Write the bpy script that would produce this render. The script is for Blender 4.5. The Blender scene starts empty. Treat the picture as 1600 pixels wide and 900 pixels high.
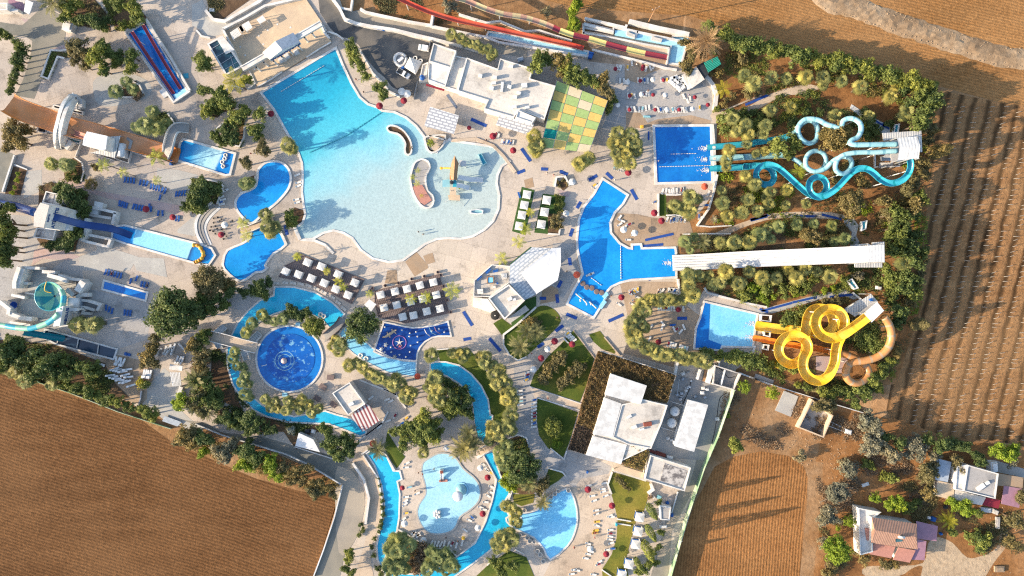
import bpy,bmesh,math,random
import numpy as np
from mathutils import Vector,Matrix,geometry
random.seed(7)
C=bpy.context.scene.collection
PI=math.pi
S,H=0.2,215.0
SUN_EL,SUN_AZ=math.radians(18.5),math.radians(192)
ZN=dict(A1=(0,0,3.75),A2=(300,0,3.75),A3=(600,0,3.75),A4=(880,0,3.75),A5=(1160,0,2.7273),A6=(0,220,3.75),A7=(300,220,3.75),A8=(600,220,3.75),B1=(880,220,3.75),B2=(1160,160,3.75),B3=(1160,380,3.75),B4=(0,440,3.75),B5=(300,440,3.75),B6=(600,440,3.75),B7=(880,440,3.75),B8=(1280,640,3.4625),C1=(240,660,3.75),C2=(540,660,3.75),C3=(780,660,3.75),C4=(1040,580,2.8125),D1=(320,30,7.2727),D2=(40,290,8.18),D3=(0,410,7.5),D4=(380,490,6.4286),D5=(570,490,10.667),D6=(640,220,7.5),D7=(730,370,5.6235),D8=(600,60,7.5),E1=(420,390,5.3333),E2=(20,130,5.7143),E3=(150,530,6),E4=(900,20,5),E5=(640,680,4.5),E6=(880,730,5.294),E7=(1320,180,7.5),E8=(1000,540,5),F1=(850,240,5),F2=(1000,290,12.308),F3=(880,440,7.5),F4=(520,0,6.6667),F5=(0,0,10),P=(0,0,1))
def Q(s):
 0
 z,out=ZN['P'],[]
 for t in s.split():
  if ',' not in t:z=ZN[t];continue
  a=[float(u)for u in t.split(',')]
  out.append((z[0]+a[0]/z[2],z[1]+a[1]/z[2])+tuple(u/z[2]for u in a[2:]))
 return out
def W(px,py,z=0.0):
 k=S*(H-z)/H
 return Vector(((px-800)*k,(450-py)*k,z))
def XY(s,z=0.0):
 return[W(p[0],p[1],z).xy for p in(Q(s)if isinstance(s,str)else s)]
def spline(pts,n=6,closed=True):
 0
 P=[np.array(p,float)for p in pts];out=[];m=len(P)
 for i in range(m if closed else m-1):
  if closed:a,b,c,d=P[i-1],P[i],P[(i+1)%m],P[(i+2)%m]
  else:a,b,c,d=P[max(i-1,0)],P[i],P[i+1],P[min(i+2,m-1)]
  for k in range(n):
   t=k/n
   out.append(.5*(2*b+(c-a)*t+(2*a-5*b+4*c-d)*t*t+(3*b-a-3*c+d)*t**3))
 if not closed:out.append(P[-1])
 return[Vector(p)for p in out]
def area(p):
 return.5*sum(p[i-1][0]*p[i][1]-p[i][0]*p[i-1][1]for i in range(len(p)))
def ccw(p):
 p=[Vector(q[:2])for q in p]
 return p if area(p)>0 else p[::-1]
def offs(path,d,closed):
 0
 n,out=len(path),[]
 for i in range(n):
  a=path[i-1]if(i or closed)else path[0]
  b=path[(i+1)%n]if(i<n-1 or closed)else path[-1]
  p=path[i]
  t1=Vector((p[0]-a[0],p[1]-a[1]));t2=Vector((b[0]-p[0],b[1]-p[1]))
  if t1.length<1e-6:t1=t2
  if t2.length<1e-6:t2=t1
  n1=Vector((-t1.y,t1.x)).normalized();n2=Vector((-t2.y,t2.x)).normalized()
  m=n1+n2
  m=n1 if m.length<1e-3 else m.normalized()
  k=max(.45,m.dot(n1))
  out.append(Vector((p[0],p[1]))+m*(d/k))
 return out
class MB:
 def __init__(s):s.v,s.f,s.m,s.a=[],[],[],[]
 def add(s,vs,fs,mi=0,rnd=None):
  o=len(s.v);s.v+=[tuple(v)for v in vs];s.f+=[tuple(o+i for i in f)for f in fs];s.m+=[mi]*len(fs)
  if rnd is not None:s.a+=[rnd]*len(vs)
  return s
 def Sh(s,poly,z,mi=0,holes=()):
  loops=[[Vector((p[0],p[1],0))for p in poly]]+[[Vector((p[0],p[1],0))for p in h]for h in holes]
  tr=geometry.tessellate_polygon(loops);flat=[p for l in loops for p in l]
  fs=[]
  for t in tr:
   a,b,c=(flat[i]for i in t)
   cr=(b-a).cross(c-a).z
   if abs(cr)<1e-9:continue
   fs.append(t if cr>0 else t[::-1])
  zz=z if callable(z)else(lambda p:z)
  return s.add([(p.x,p.y,zz(p))for p in flat],fs,mi)
 def Pr(s,poly,z0,z1,mi=0,side=None,holes=()):
  poly=ccw(poly);s.Sh(poly,z1,mi,holes);n=len(poly)
  zz=z1 if callable(z1)else(lambda p:z1)
  s.add([(p.x,p.y,z0)for p in poly]+[(p.x,p.y,zz(p))for p in poly],[(i,(i+1)%n,n+(i+1)%n,n+i)for i in range(n)],mi if side is None else side)
  for h in holes:
   h=ccw(h)[::-1];n=len(h)
   s.add([(p.x,p.y,z0)for p in h]+[(p.x,p.y,zz(p))for p in h],[(i,(i+1)%n,n+(i+1)%n,n+i)for i in range(n)],mi if side is None else side)
  return s
 def slab(s,poly,z0,z1,mi=0):
  s.Pr(poly,z0,z1,mi);poly=ccw(poly);n=len(s.f)
  s.Sh(poly,z0,mi)
  for i in range(n,len(s.f)):s.f[i]=s.f[i][::-1]
  return s
 def box(s,c,size,ang=0.0,mi=0,tilt=0.0):
  0
  R=Matrix.Rotation(ang,3,'Z')@Matrix.Rotation(tilt,3,'Y')
  lx,ly,h=size;c=Vector(c)
  vs=[c+R@Vector((x*lx/2,y*ly/2,z*h))for z in(0,1)for x,y in((-1,-1),(1,-1),(1,1),(-1,1))]
  return s.add(vs,[(3,2,1,0),(4,5,6,7),(0,1,5,4),(1,2,6,5),(2,3,7,6),(3,0,4,7)],mi)
 def St(s,path,w,z0,z1,closed=False,mi=0,off=0.0):
  0
  L,R=offs(path,off+w/2,closed),offs(path,off-w/2,closed);n=len(path)
  zt=z1 if isinstance(z1,(list,tuple))else[z1]*n
  zb=z0 if isinstance(z0,(list,tuple))else[z0]*n
  vs=[]
  for i in range(n):vs+=[(*L[i],zb[i]),(*L[i],zt[i]),(*R[i],zt[i]),(*R[i],zb[i])]
  fs=[]
  for i in range(n if closed else n-1):
   a,b=4*i,4*((i+1)%n)
   fs+=[(a,b,b+1,a+1),(a+1,b+1,b+2,a+2),(a+2,b+2,b+3,a+3),(a+3,b+3,b,a)]
  if not closed:fs+=[(0,1,2,3),(4*n-1,4*n-2,4*n-3,4*n-4)]
  return s.add(vs,fs,mi)
 def sweep(s,path,prof,mi=0,closedprof=True,seg_mats=None):
  0
  n,k=len(path),len(prof);vs=[]
  for i in range(n):
   a,b=path[max(i-1,0)],path[min(i+1,n-1)]
   t=Vector((b[0]-a[0],b[1]-a[1]));t=t.normalized()if t.length>1e-6 else Vector((1,0))
   nx,ny=-t.y,t.x
   for u,v in prof:vs.append((path[i][0]+nx*u,path[i][1]+ny*u,path[i][2]+v))
  o=len(s.v);s.v+=vs
  for i in range(n-1):
   for j in range(k if closedprof else k-1):
    s.f.append((o+i*k+j,o+i*k+(j+1)%k,o+(i+1)*k+(j+1)%k,o+(i+1)*k+j));s.m.append(seg_mats(i)if seg_mats else mi)
  if closedprof:
   s.f.append(tuple(o+j for j in range(k))[::-1]);s.m.append(mi)
   s.f.append(tuple(o+(n-1)*k+j for j in range(k)));s.m.append(mi)
  return s
 def tube(s,path,r,n=8,mi=0,seg_mats=None):
  0
  P=[Vector(p)for p in path];vs=[];rr=r if isinstance(r,(list,tuple))else[r]*len(P)
  for i,p in enumerate(P):
   t=(P[min(i+1,len(P)-1)]-P[max(i-1,0)]).normalized()
   u=t.cross(Vector((0,0,1))if abs(t.z)<.95 else Vector((1,0,0))).normalized();w=t.cross(u)
   for k in range(n):
    a=2*PI*k/n;vs.append(p+rr[i]*(u*math.cos(a)+w*math.sin(a)))
  o=len(s.v);s.v+=[tuple(v)for v in vs]
  for i in range(len(P)-1):
   for k in range(n):
    s.f.append((o+i*n+k,o+i*n+(k+1)%n,o+(i+1)*n+(k+1)%n,o+(i+1)*n+k));s.m.append(seg_mats(i)if seg_mats else mi)
  s.f.append(tuple(o+k for k in range(n))[::-1]);s.m.append(mi)
  s.f.append(tuple(o+(len(P)-1)*n+k for k in range(n)));s.m.append(mi)
  return s
 def post(s,x,y,z0,z1,r=.08,n=6,mi=0):return s.tube([(x,y,z0),(x,y,z1)],r,n,mi)
 def La(s,prof,c=(0,0),n=16,mi=0,mats=None):
  k=len(prof);vs=[(c[0]+r*math.cos(2*PI*i/n),c[1]+r*math.sin(2*PI*i/n),z)for i in range(n)for r,z in prof]
  o=len(s.v);s.v+=vs
  for i in range(n):
   for j in range(k-1):
    b=(i+1)%n
    s.f.append((o+i*k+j,o+b*k+j,o+b*k+j+1,o+i*k+j+1));s.m.append(mats(i,j)if mats else mi)
  return s
 def B_(s,name,mats,parent=None,origin=None,smooth=False):
  if not isinstance(mats,(list,tuple)):mats=[mats]
  V=np.array(s.v,float).reshape(-1,3)
  if origin is None:
   origin=Vector((0,0,0))if parent is not None else Vector((V[:,0].mean(),V[:,1].mean(),V[:,2].min()))
  base=Vector(origin)
  if parent is not None:base=Vector(parent.get('_o',(0,0,0)))+Vector(origin)
  me=bpy.data.meshes.new(name);me.from_pydata((V-np.array(base)).tolist(),[],s.f)
  for m in mats:me.materials.append(m)
  me.polygons.foreach_set('material_index',s.m)
  if s.a:
   at=me.attributes.new('rnd','FLOAT','POINT');at.data.foreach_set('value',s.a)
  if smooth:me.polygons.foreach_set('use_smooth',[True]*len(me.polygons))
  me.update()
  o=bpy.data.objects.new(name,me);C.objects.link(o)
  if parent is not None:o.parent=parent;o.location=Vector(origin)
  else:o.location=base
  o['_o']=tuple(base)
  return o
def tag(o,label=None,cat=None,group=None,kind=None):
 if label:o['label']=label
 if cat:o['category']=cat
 if group:o['group']=group
 if kind:o['kind']=kind
 return o
def Em(name,loc,label=None,cat=None,group=None):
 o=bpy.data.objects.new(name,None);C.objects.link(o);o.location=loc;o['_o']=tuple(loc);o.empty_display_size=.3
 return tag(o,label,cat,group)
KIDS={}
def kids(o):
 if o.name not in KIDS:KIDS[o.name]=[c for c in bpy.data.objects if c.parent==o]
 return KIDS[o.name]
def dup(o,parent=None):
 ks=kids(o);c=o.copy();C.objects.link(c);c.parent=parent
 for k in ks:dup(k,c)
 return c
PROTOS=[]
def proto(o):PROTOS.append(o);return o
def kill(o):
 for k in list(kids(o)):kill(k)
 bpy.data.objects.remove(o)
def Pc(p,loc,rot=0.0,sc=1.0,label=None,group=None):
 c=dup(p);c.location=loc;c.rotation_euler=(0,0,rot)
 c.scale=(sc,sc,sc)if not isinstance(sc,tuple)else sc
 if label:c['label']=label
 if group:c['group']=group
 return c
ORD='first second third fourth fifth sixth seventh eighth ninth tenth eleventh twelfth thirteenth fourteenth fifteenth sixteenth seventeenth eighteenth nineteenth twentieth'.split()
ORD+=['twenty-'+o for o in ORD[:9]]+['thirtieth']+['thirty-'+o for o in ORD[:9]]+['fortieth']+['forty-'+o for o in ORD[:9]]+['fiftieth']
USED={}
def U_(l):
 0
 if l in USED:print('REPEATED LABEL',l)
 USED[l]=1;return l
def srgb(r,g,b):
 f=lambda c:(c/255/12.92)if c/255<.04045 else((c/255+.055)/1.055)**2.4
 return(f(r),f(g),f(b))
class NT:
 def __init__(s,name):
  s.m=bpy.data.materials.new(name);s.m.use_nodes=True;s.t=s.m.node_tree;s.b=s.t.nodes['Principled BSDF']
  s.tc=s.n('ShaderNodeTexCoord')
 def n(s,k,**kw):
  x=s.t.nodes.new(k)
  for a,b in kw.items():setattr(x,a,b)
  return x
 def l(s,a,b):s.t.links.new(a,b)
 def map(s,sc=(1,1,1),rot=0.0,src=None):
  m=s.n('ShaderNodeMapping');m.inputs['Scale'].default_value=sc;m.inputs['Rotation'].default_value[2]=rot
  s.l(src or s.tc.outputs['Object'],m.inputs[0]);return m.outputs[0]
 def noise(s,scale,vec=None,detail=4,rough=.6):
  x=s.n('ShaderNodeTexNoise');x.inputs['Scale'].default_value=scale;x.inputs['Detail'].default_value=detail;x.inputs['Roughness'].default_value=rough
  s.l(vec or s.tc.outputs['Object'],x.inputs['Vector']);return x.outputs['Fac']
 def ramp(s,fac,stops,interp='LINEAR'):
  r=s.n('ShaderNodeValToRGB');r.color_ramp.interpolation=interp;e=r.color_ramp.elements
  while len(e)<len(stops):e.new(.5)
  for i,(p,c)in enumerate(stops):
   e[i].position=p;e[i].color=(*c,1)if not isinstance(c,(int,float))else(c,c,c,1)
  s.l(fac,r.inputs[0]);return r.outputs[0]
 def mix(s,fac,a,b,mode='MIX'):
  m=s.n('ShaderNodeMix',data_type='RGBA',blend_type=mode)
  for sock,v in((m.inputs[0],fac),(m.inputs[6],a),(m.inputs[7],b)):
   if hasattr(v,'is_output'):s.l(v,sock)
   elif isinstance(v,(int,float)):sock.default_value=v
   else:sock.default_value=(*v,1)
  return m.outputs[2]
 def math(s,op,a,b=0.0,clamp=False):
  m=s.n('ShaderNodeMath',operation=op,use_clamp=clamp)
  for sock,v in((m.inputs[0],a),(m.inputs[1],b)):
   if hasattr(v,'is_output'):s.l(v,sock)
   else:sock.default_value=v
  return m.outputs[0]
 def bump(s,h,strength=.5,dist=.1):
  b=s.n('ShaderNodeBump');b.inputs['Strength'].default_value=strength;b.inputs['Distance'].default_value=dist
  s.l(h,b.inputs['Height']);s.l(b.outputs[0],s.b.inputs['Normal'])
 def done(s,col,rough=.8,spec=.3,metal=0.0):
  if hasattr(col,'is_output'):s.l(col,s.b.inputs['Base Color'])
  else:s.b.inputs['Base Color'].default_value=(*col,1)
  s.b.inputs['Roughness'].default_value=rough;s.b.inputs['Specular IOR Level'].default_value=spec;s.b.inputs['Metallic'].default_value=metal
  return s.m
def mul(c,k):return tuple(min(1,x*k)for x in c)
def M(name,c,rough=.7,var=.12,scale=1.2,c2=None,s2=.08,spec=.3,metal=0.0,bump=0.0):
 0
 t=NT(name)
 col=t.ramp(t.noise(scale),[(.25,mul(c,1-var*1.6)),(.55,c),(.8,mul(c,1+var))])
 if c2:col=t.mix(t.ramp(t.noise(s2,detail=3),[(.42,0),(.6,1)]),col,c2)
 if bump:t.bump(t.noise(scale*4),.5,bump)
 return t.done(col,rough,spec,metal)
def paving(name,c,c2,c3,slab=5.0,rot=.25,joint=.018):
 t=NT(name)
 br=t.n('ShaderNodeTexBrick',offset=.5);br.inputs['Scale'].default_value=1
 t.l(t.map((1/slab,1/slab,1),rot),br.inputs['Vector'])
 br.inputs['Color1'].default_value=(.8,.8,.81,1);br.inputs['Color2'].default_value=(1.06,1.06,1.06,1);br.inputs['Mortar'].default_value=(.52,.5,.48,1)
 br.inputs['Mortar Size'].default_value=joint;br.inputs['Brick Width'].default_value=1;br.inputs['Row Height'].default_value=1;br.inputs['Mortar Smooth'].default_value=.6
 big=t.ramp(t.noise(.035,detail=3),[(.36,c2),(.5,c),(.64,c3)])
 fine=t.ramp(t.noise(1.6,detail=6,rough=.75),[(.25,.78),(.5,1.0),(.78,1.1)])
 stain=t.ramp(t.noise(.16,detail=7,rough=.72),[(.30,.55),(.47,1.0),(1,1.0)])
 col=t.mix(1,t.mix(1,big,fine,'MULTIPLY'),stain,'MULTIPLY')
 col=t.mix(.45,col,t.mix(1,col,br.outputs['Color'],'MULTIPLY'))
 t.bump(t.noise(3,detail=6),.25,.05)
 return t.done(col,.85,.2)
def field(name,c,c2,rot,pitch,bump=.25,stripe=.35,dry=None):
 0
 t=NT(name)
 wob=t.n('ShaderNodeVectorMath',operation='ADD');nz=t.n('ShaderNodeTexNoise');nz.inputs['Scale'].default_value=.018;nz.inputs['Detail'].default_value=2
 t.l(t.tc.outputs['Object'],nz.inputs['Vector']);sc=t.n('ShaderNodeVectorMath',operation='SCALE');sc.inputs['Scale'].default_value=3
 t.l(nz.outputs['Color'],sc.inputs[0]);t.l(t.tc.outputs['Object'],wob.inputs[0]);t.l(sc.outputs[0],wob.inputs[1])
 w=t.n('ShaderNodeTexWave',wave_type='BANDS',bands_direction='Y');w.inputs['Scale'].default_value=1;w.inputs['Distortion'].default_value=1.6;w.inputs['Detail'].default_value=3;w.inputs['Detail Scale'].default_value=3
 t.l(t.map((.314/pitch,)*3,rot,wob.outputs[0]),w.inputs['Vector'])
 streak=t.noise(1,t.map((.03,.25,1),rot,wob.outputs[0]),4,.65)
 clod=t.noise(.9,detail=8,rough=.8)
 patch=t.noise(.02,detail=4)
 col=t.mix(t.ramp(t.math('ADD',t.math('MULTIPLY',streak,.5),t.math('MULTIPLY',t.noise(.25,detail=6,rough=.75),.5)),[(.36,0),(.64,1)]),c,c2)
 col=t.mix(1,col,t.ramp(clod,[(.3,.5),(.5,1),(.72,1.4)]),'MULTIPLY')
 col=t.mix(stripe,col,t.mix(1,col,t.ramp(w.outputs['Fac'],[(0,.22),(.55,1.22)]),'MULTIPLY'))
 col=t.mix(1,col,t.ramp(t.noise(1,t.map((.006,.11,1),rot,wob.outputs[0]),5,.7),[(.34,.86),(.5,1),(.66,1.13)]),'MULTIPLY')
 if dry:col=t.mix(t.ramp(patch,[(.42,0),(.66,.45)]),col,dry)
 t.bump(t.math('ADD',t.math('MULTIPLY',w.outputs['Fac'],.45),t.math('MULTIPLY',clod,2.2)),.9,bump)
 return t.done(col,.95,.1)
def soil(name,c,c2,c3):
 t=NT(name)
 col=t.ramp(t.noise(.06,detail=7,rough=.7),[(.34,c),(.5,c2),(.64,c3)])
 col=t.mix(1,col,t.ramp(t.noise(.7,detail=8,rough=.8),[(.28,.5),(.5,1),(.75,1.25)]),'MULTIPLY')
 t.bump(t.noise(.6,detail=8,rough=.75),.8,.25)
 return t.done(col,.95,.1)
def water(name,c,c2=None,ripple=.03,spots=None,grad=None,sc=.12):
 0
 t=NT(name)
 if grad:
  a,b=W(grad[0],grad[1]).xy,W(grad[2],grad[3]).xy;d=b-a;L2=d.length_squared
  sep=t.n('ShaderNodeSeparateXYZ');ge=t.n('ShaderNodeNewGeometry');t.l(ge.outputs['Position'],sep.inputs[0])
  u=t.math('ADD',t.math('MULTIPLY',sep.outputs[0],d.x/L2),t.math('MULTIPLY',sep.outputs[1],d.y/L2))
  u=t.math('ADD',t.math('SUBTRACT',u,a.dot(d)/L2),t.math('MULTIPLY',t.math('SUBTRACT',t.noise(.05,detail=3),.5),.22),True)
  col=t.ramp(u,grad[4])
 else:
  col=t.ramp(t.noise(sc,detail=4),[(.38,c),(.62,c2 or mul(c,1.12))])
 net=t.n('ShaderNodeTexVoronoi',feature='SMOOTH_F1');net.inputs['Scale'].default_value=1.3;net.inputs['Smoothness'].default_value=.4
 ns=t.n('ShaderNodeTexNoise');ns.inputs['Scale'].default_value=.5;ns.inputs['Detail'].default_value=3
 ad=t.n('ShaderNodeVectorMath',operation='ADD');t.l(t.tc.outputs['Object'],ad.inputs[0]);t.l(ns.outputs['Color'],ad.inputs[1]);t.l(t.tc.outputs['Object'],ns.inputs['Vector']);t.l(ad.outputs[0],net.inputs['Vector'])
 col=t.mix(1,col,t.ramp(net.outputs['Distance'],[(.1,.93),(.75,1.08)]),'MULTIPLY')  # caustic light net painted into the water colour
 col=t.mix(1,col,t.ramp(t.noise(2.4,detail=7,rough=.8),[(.3,.91),(.5,1),(.7,1.09)]),'MULTIPLY')  # fine sparkle painted into the water colour as noise
 if spots:
  col=t.mix(t.ramp(t.noise(spots[1],detail=6,rough=.75),[(.56,0),(.6,1)]),col,spots[0])
 t.bump(t.noise(1.3,detail=5),.5,ripple)
 return t.done(col,.12,.5)
def leafmat(name,c,c2,tip=None):
 t=NT(name)
 at=t.n('ShaderNodeAttribute',attribute_name='rnd');oi=t.n('ShaderNodeObjectInfo')
 col=t.mix(at.outputs['Fac'],c,c2)
 col=t.mix(1,col,t.ramp(oi.outputs['Random'],[(0,(.72,.78,.8)),(.5,(1,1,1)),(1,(1.25,1.12,.85))]),'MULTIPLY')
 t.done(col,.6,.25)
 tr=t.n('ShaderNodeBsdfTranslucent');t.l(col,tr.inputs['Color']);mx=t.n('ShaderNodeMixShader');mx.inputs[0].default_value=.3
 t.l(t.b.outputs[0],mx.inputs[1]);t.l(tr.outputs[0],mx.inputs[2]);t.l(mx.outputs[0],t.t.nodes['Material Output'].inputs[0])
 return t.m
m={}
m['white']=M('white_paint',(.66,.64,.60),.6,.07,.8,(.52,.49,.45),.3)
m['cool']=M('weathered_white_paint',(.60,.61,.61),.7,.10,.9,(.48,.48,.47),.25)
m['roofcream']=paving('cream_roof_screed',(.58,.54,.48),(.49,.455,.41),(.62,.575,.51),3.5,.3,.012)
m['roofgrey']=paving('grey_roof_screed',(.40,.38,.36),(.30,.29,.28),(.44,.42,.39),3,-.3,.015)
m['roofstain']=M('stained_roof_felt',(.46,.43,.40),.9,.15,.6,(.12,.11,.11),.7)
m['concrete']=M('concrete',(.36,.34,.31),.9,.14,.4,(.26,.25,.24),.09,bump=.03)
m['asphalt']=M('asphalt',(.075,.078,.082),.9,.2,.8,(.16,.145,.125),.07,bump=.03)
m['road']=M('worn_greenish_and_shaded_asphalt',(.17,.17,.15),.9,.15,.6,(.24,.22,.18),.06,bump=.03)
m['lane']=M('dusty_concrete_lane',(.24,.22,.19),.9,.15,.5,(.33,.285,.225),.05,bump=.03)
m['pinkpave']=M('pink_paving',(.44,.31,.27),.85,.12,1.2,(.38,.30,.29),.15)
m['palepave']=M('pale_grey_paving',(.40,.39,.36),.85,.1,.8,(.34,.33,.31),.15)
m['brownslab']=M('brown_concrete_slab',(.36,.25,.16),.9,.15,.6,(.30,.22,.15),.3)
m['tan']=M('tan_terrace_paving',(.56,.43,.29),.85,.1,.7,(.48,.37,.26),.12)
m['deck']=M('brown_timber_deck',(.17,.125,.115),.75,.15,1.5)
m['deckgreen']=M('artificial_turf',(.045,.10,.025),.9,.2,2)
m['wood']=M('varnished_timber',(.30,.17,.09),.6,.2,2)
m['metal']=M('galvanised_steel',(.45,.46,.47),.4,.1,2,metal=.6)
m['roofwhite']=M('streaked_white_roof',(.62,.62,.61),.6,.12,.35,(.46,.46,.45),.45)
m['dark']=M('dark_opening',(.03,.035,.04),.6,.2,1)
m['darkglass']=M('dark_glazing',(.02,.04,.06),.12,.3,.4,(.05,.14,.16),.25,spec=.6)
m['red']=M('red_fabric',(.21,.018,.032),.8,.15,2)
m['orangefab']=M('orange_fabric',(.62,.10,.05),.8,.12,2)
m['redplastic']=M('red_gel_coat',(.24,.035,.05),.3,.1,.8,spec=.5)
m['redbright']=M('faded_red_gel_coat',(.46,.06,.035),.35,.15,.5,(.55,.12,.06),.12,spec=.5)
m['bluefab']=M('blue_plastic',(.02,.10,.33),.5,.15,2)
m['bluedeep']=M('deep_blue_surface',(.018,.065,.27),.8,.2,1.2)
m['greyblue']=M('blue_grey_surface',(.13,.16,.22),.8,.2,1.2)
m['loungew']=M('white_plastic',(.66,.63,.58),.5,.08,3)
m['yellowp']=M('yellow_plastic',(.75,.42,.05),.5,.1,2)
m['skin']=M('skin',(.42,.23,.15),.6,.1,6)
m['hair']=M('dark_hair',(.03,.02,.015),.6,.1,6)
m['orange']=M('orange_gel_coat',(.54,.195,.05),.35,.12,.25,(.58,.28,.13),.07,spec=.5)
m['yellow']=M('yellow_gel_coat',(.76,.44,.025),.35,.08,.5,(.72,.47,.07),.15,spec=.5)
m['ochre']=M('ochre_gel_coat',(.44,.21,.075),.4,.1,.6,spec=.5)
m['orangeb']=M('bright_orange_gel_coat',(.62,.19,.025),.35,.1,.6,spec=.5)
m['teal']=M('teal_gel_coat',(.035,.32,.42),.3,.1,.5,spec=.5)
m['tealpale']=M('pale_blue_gel_coat',(.22,.44,.50),.35,.1,.5,(.30,.50,.53),.2,spec=.5)
m['tealdark']=M('deep_teal_gel_coat',(.01,.22,.27),.3,.1,.5,spec=.5)
m['mint']=M('mint_gel_coat',(.20,.45,.33),.35,.1,.5,spec=.5)
m['navy']=M('navy_gel_coat',(.012,.05,.20),.3,.1,.5,spec=.5)
m['slidewhite']=M('white_gel_coat',(.64,.64,.63),.35,.05,.4,spec=.5)
m['tilewhite']=M('white_roof_tile',(.64,.64,.64),.6,.08,1)
m['tilegrey']=M('blue_grey_roof_tile',(.33,.38,.44),.7,.15,1.5)
m['tilebrown']=M('brown_clay_tile',(.20,.105,.075),.8,.2,1.5)
m['tilepink']=M('pink_clay_tile',(.42,.20,.155),.8,.12,1.2)
m['mauve']=M('mauve_roof_sheet',(.31,.17,.22),.6,.1,.8)
m['greenfence']=M('faded_green_mesh_panel',(.20,.32,.19),.8,.12,.5,(.40,.46,.33),.25)
m['greenroof']=M('green_sheet_roof',(.02,.26,.19),.5,.15,.8)
m['rock']=M('pale_rock',(.27,.20,.135),.95,.2,1.2,bump=.1)
m['trunk']=M('tree_bark',(.13,.095,.065),.95,.2,3)
m['wire']=M('white_plastic_hoop',(.40,.37,.32),.6,.05,2)
m['navyletter']=M('blue_lettering',(.02,.07,.22),.6,.05,2)
m['car']=M('white_car_paint',(.65,.65,.65),.25,.03,1,spec=.5)
m['tyre']=M('tyre_rubber',(.02,.02,.02),.8,.1,3)
m['rust']=M('rusty_sheet',(.22,.06,.04),.8,.2,1.5)
L={}
L['green']=leafmat('leaf_green',(0.065,0.096,0.025),(0.246,0.276,0.065))
L['dark']=leafmat('leaf_dark',(0.047,0.074,0.025),(0.155,0.196,0.055))
L['olive']=leafmat('leaf_olive',(0.108,0.096,0.037),(0.253,0.205,0.088))
L['grey']=leafmat('leaf_silver',(0.132,0.127,0.083),(0.297,0.275,0.187))
L['bright']=leafmat('leaf_bright',(0.090,0.150,0.012),(0.300,0.375,0.038))
L['yellow']=leafmat('leaf_yellow',(.20,.19,.015),(.50,.42,.04))
L['palm']=leafmat('palm_leaf',(.075,.085,.03),(0.489,0.454,0.143))
L['palmdark']=leafmat('palm_leaf_dark',(0.098,0.130,0.043),(0.327,0.346,0.125))
L['date']=leafmat('date_palm_leaf',(0.085,0.096,0.034),(0.274,0.250,0.107))
L['queen']=leafmat('queen_palm_leaf',(.22,.25,.02),(.46,.46,.05))
L['dry']=leafmat('dry_leaf',(.16,.10,.055),(.38,.27,.17))
L['vine']=leafmat('brown_vine_leaf',(0.086,0.052,0.018),(0.253,0.161,0.057))
L['vinedark']=leafmat('dark_vine_stems',(.035,.026,.018),(.075,.055,.038))
L['silver']=leafmat('agave_leaf',(.22,.25,.21),(.42,.44,.36))
sc=bpy.context.scene
wd=bpy.data.worlds.new('World');sc.world=wd;wd.use_nodes=True
wt=wd.node_tree;sky=wt.nodes.new('ShaderNodeTexSky');sky.sky_type='NISHITA';sky.sun_disc=False
sky.sun_elevation=SUN_EL;sky.sun_rotation=math.radians(90)-SUN_AZ;sky.air_density=1.0;sky.dust_density=1.5
wt.links.new(sky.outputs[0],wt.nodes['Background'].inputs[0]);wt.nodes['Background'].inputs[1].default_value=.15
sl=bpy.data.lights.new('sun','SUN');sl.energy=4.5;sl.angle=math.radians(.55);sl.color=(1,.82,.60)
so=bpy.data.objects.new('sun',sl);C.objects.link(so)
d=Vector((math.cos(SUN_EL)*math.cos(SUN_AZ),math.cos(SUN_EL)*math.sin(SUN_AZ),math.sin(SUN_EL)))
so.rotation_euler=(-d).to_track_quat('-Z','Y').to_euler();so.location=d*300
cam=bpy.data.cameras.new('camera');cam.sensor_width=36;cam.lens=36*H/320;cam.clip_end=2000;cam.clip_start=1
co=bpy.data.objects.new('camera',cam);C.objects.link(co);co.location=(0,0,H);sc.camera=co
sc.view_settings.view_transform='Standard';sc.view_settings.look='None';sc.view_settings.exposure=1.32;sc.view_settings.gamma=1
sc.cycles.max_bounces=5;sc.cycles.diffuse_bounces=2;sc.cycles.glossy_bounces=2;sc.cycles.transmission_bounces=3;sc.cycles.caustics_reflective=False;sc.cycles.caustics_refractive=False
sc.cycles.use_denoising=False;sc.cycles.filter_width=1.2;sc.cycles.use_adaptive_sampling=False
SHN=[0]
def Sh(name,pts,z,mat,sm=0,holes=()):
 p=XY(pts)
 if sm:p=[v.xy for v in spline(p,sm)]
 SHN[0]+=1;z+=.0005*SHN[0]if z>.02 else 0
 b=MB().Sh(p,z,0,[XY(h)for h in holes]);o=b.B_(name,mat,None,Vector((0,0,0)))
 return tag(o,kind='structure')
m['ground']=soil('red_brown_earth',(.19,.095,.042),(.27,.15,.07),(.32,.20,.11))
m['garden']=soil('garden_earth',(.16,.075,.03),(.27,.13,.05),(.33,.18,.085))
m['yard']=soil('trodden_earth',(.30,.155,.07),(.41,.235,.115),(.48,.33,.20))
m['dirt']=soil('pale_dirt',(.34,.25,.165),(.42,.32,.215),(.34,.22,.13))
m['berm']=soil('grey_stony_earth',(.20,.13,.075),(.30,.21,.13),(.40,.30,.20))
m['bed']=soil('dark_planting_bed',(.07,.045,.03),(.12,.075,.045),(.16,.11,.06))
m['f1']=field('ploughed_brown_field',(.105,.048,.018),(.160,.079,.033),.309,1.0,.2,.34,(.20,.105,.047))
m['f2']=field('pale_orange_field',(.245,.115,.038),(.325,.172,.068),.235,.9,.16,.28,(.36,.20,.088))
m['f3']=field('bare_crop_field',(.20,.098,.040),(.31,.172,.078),-1.33,4.4,.3,1.0,(.29,.175,.085))
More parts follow.
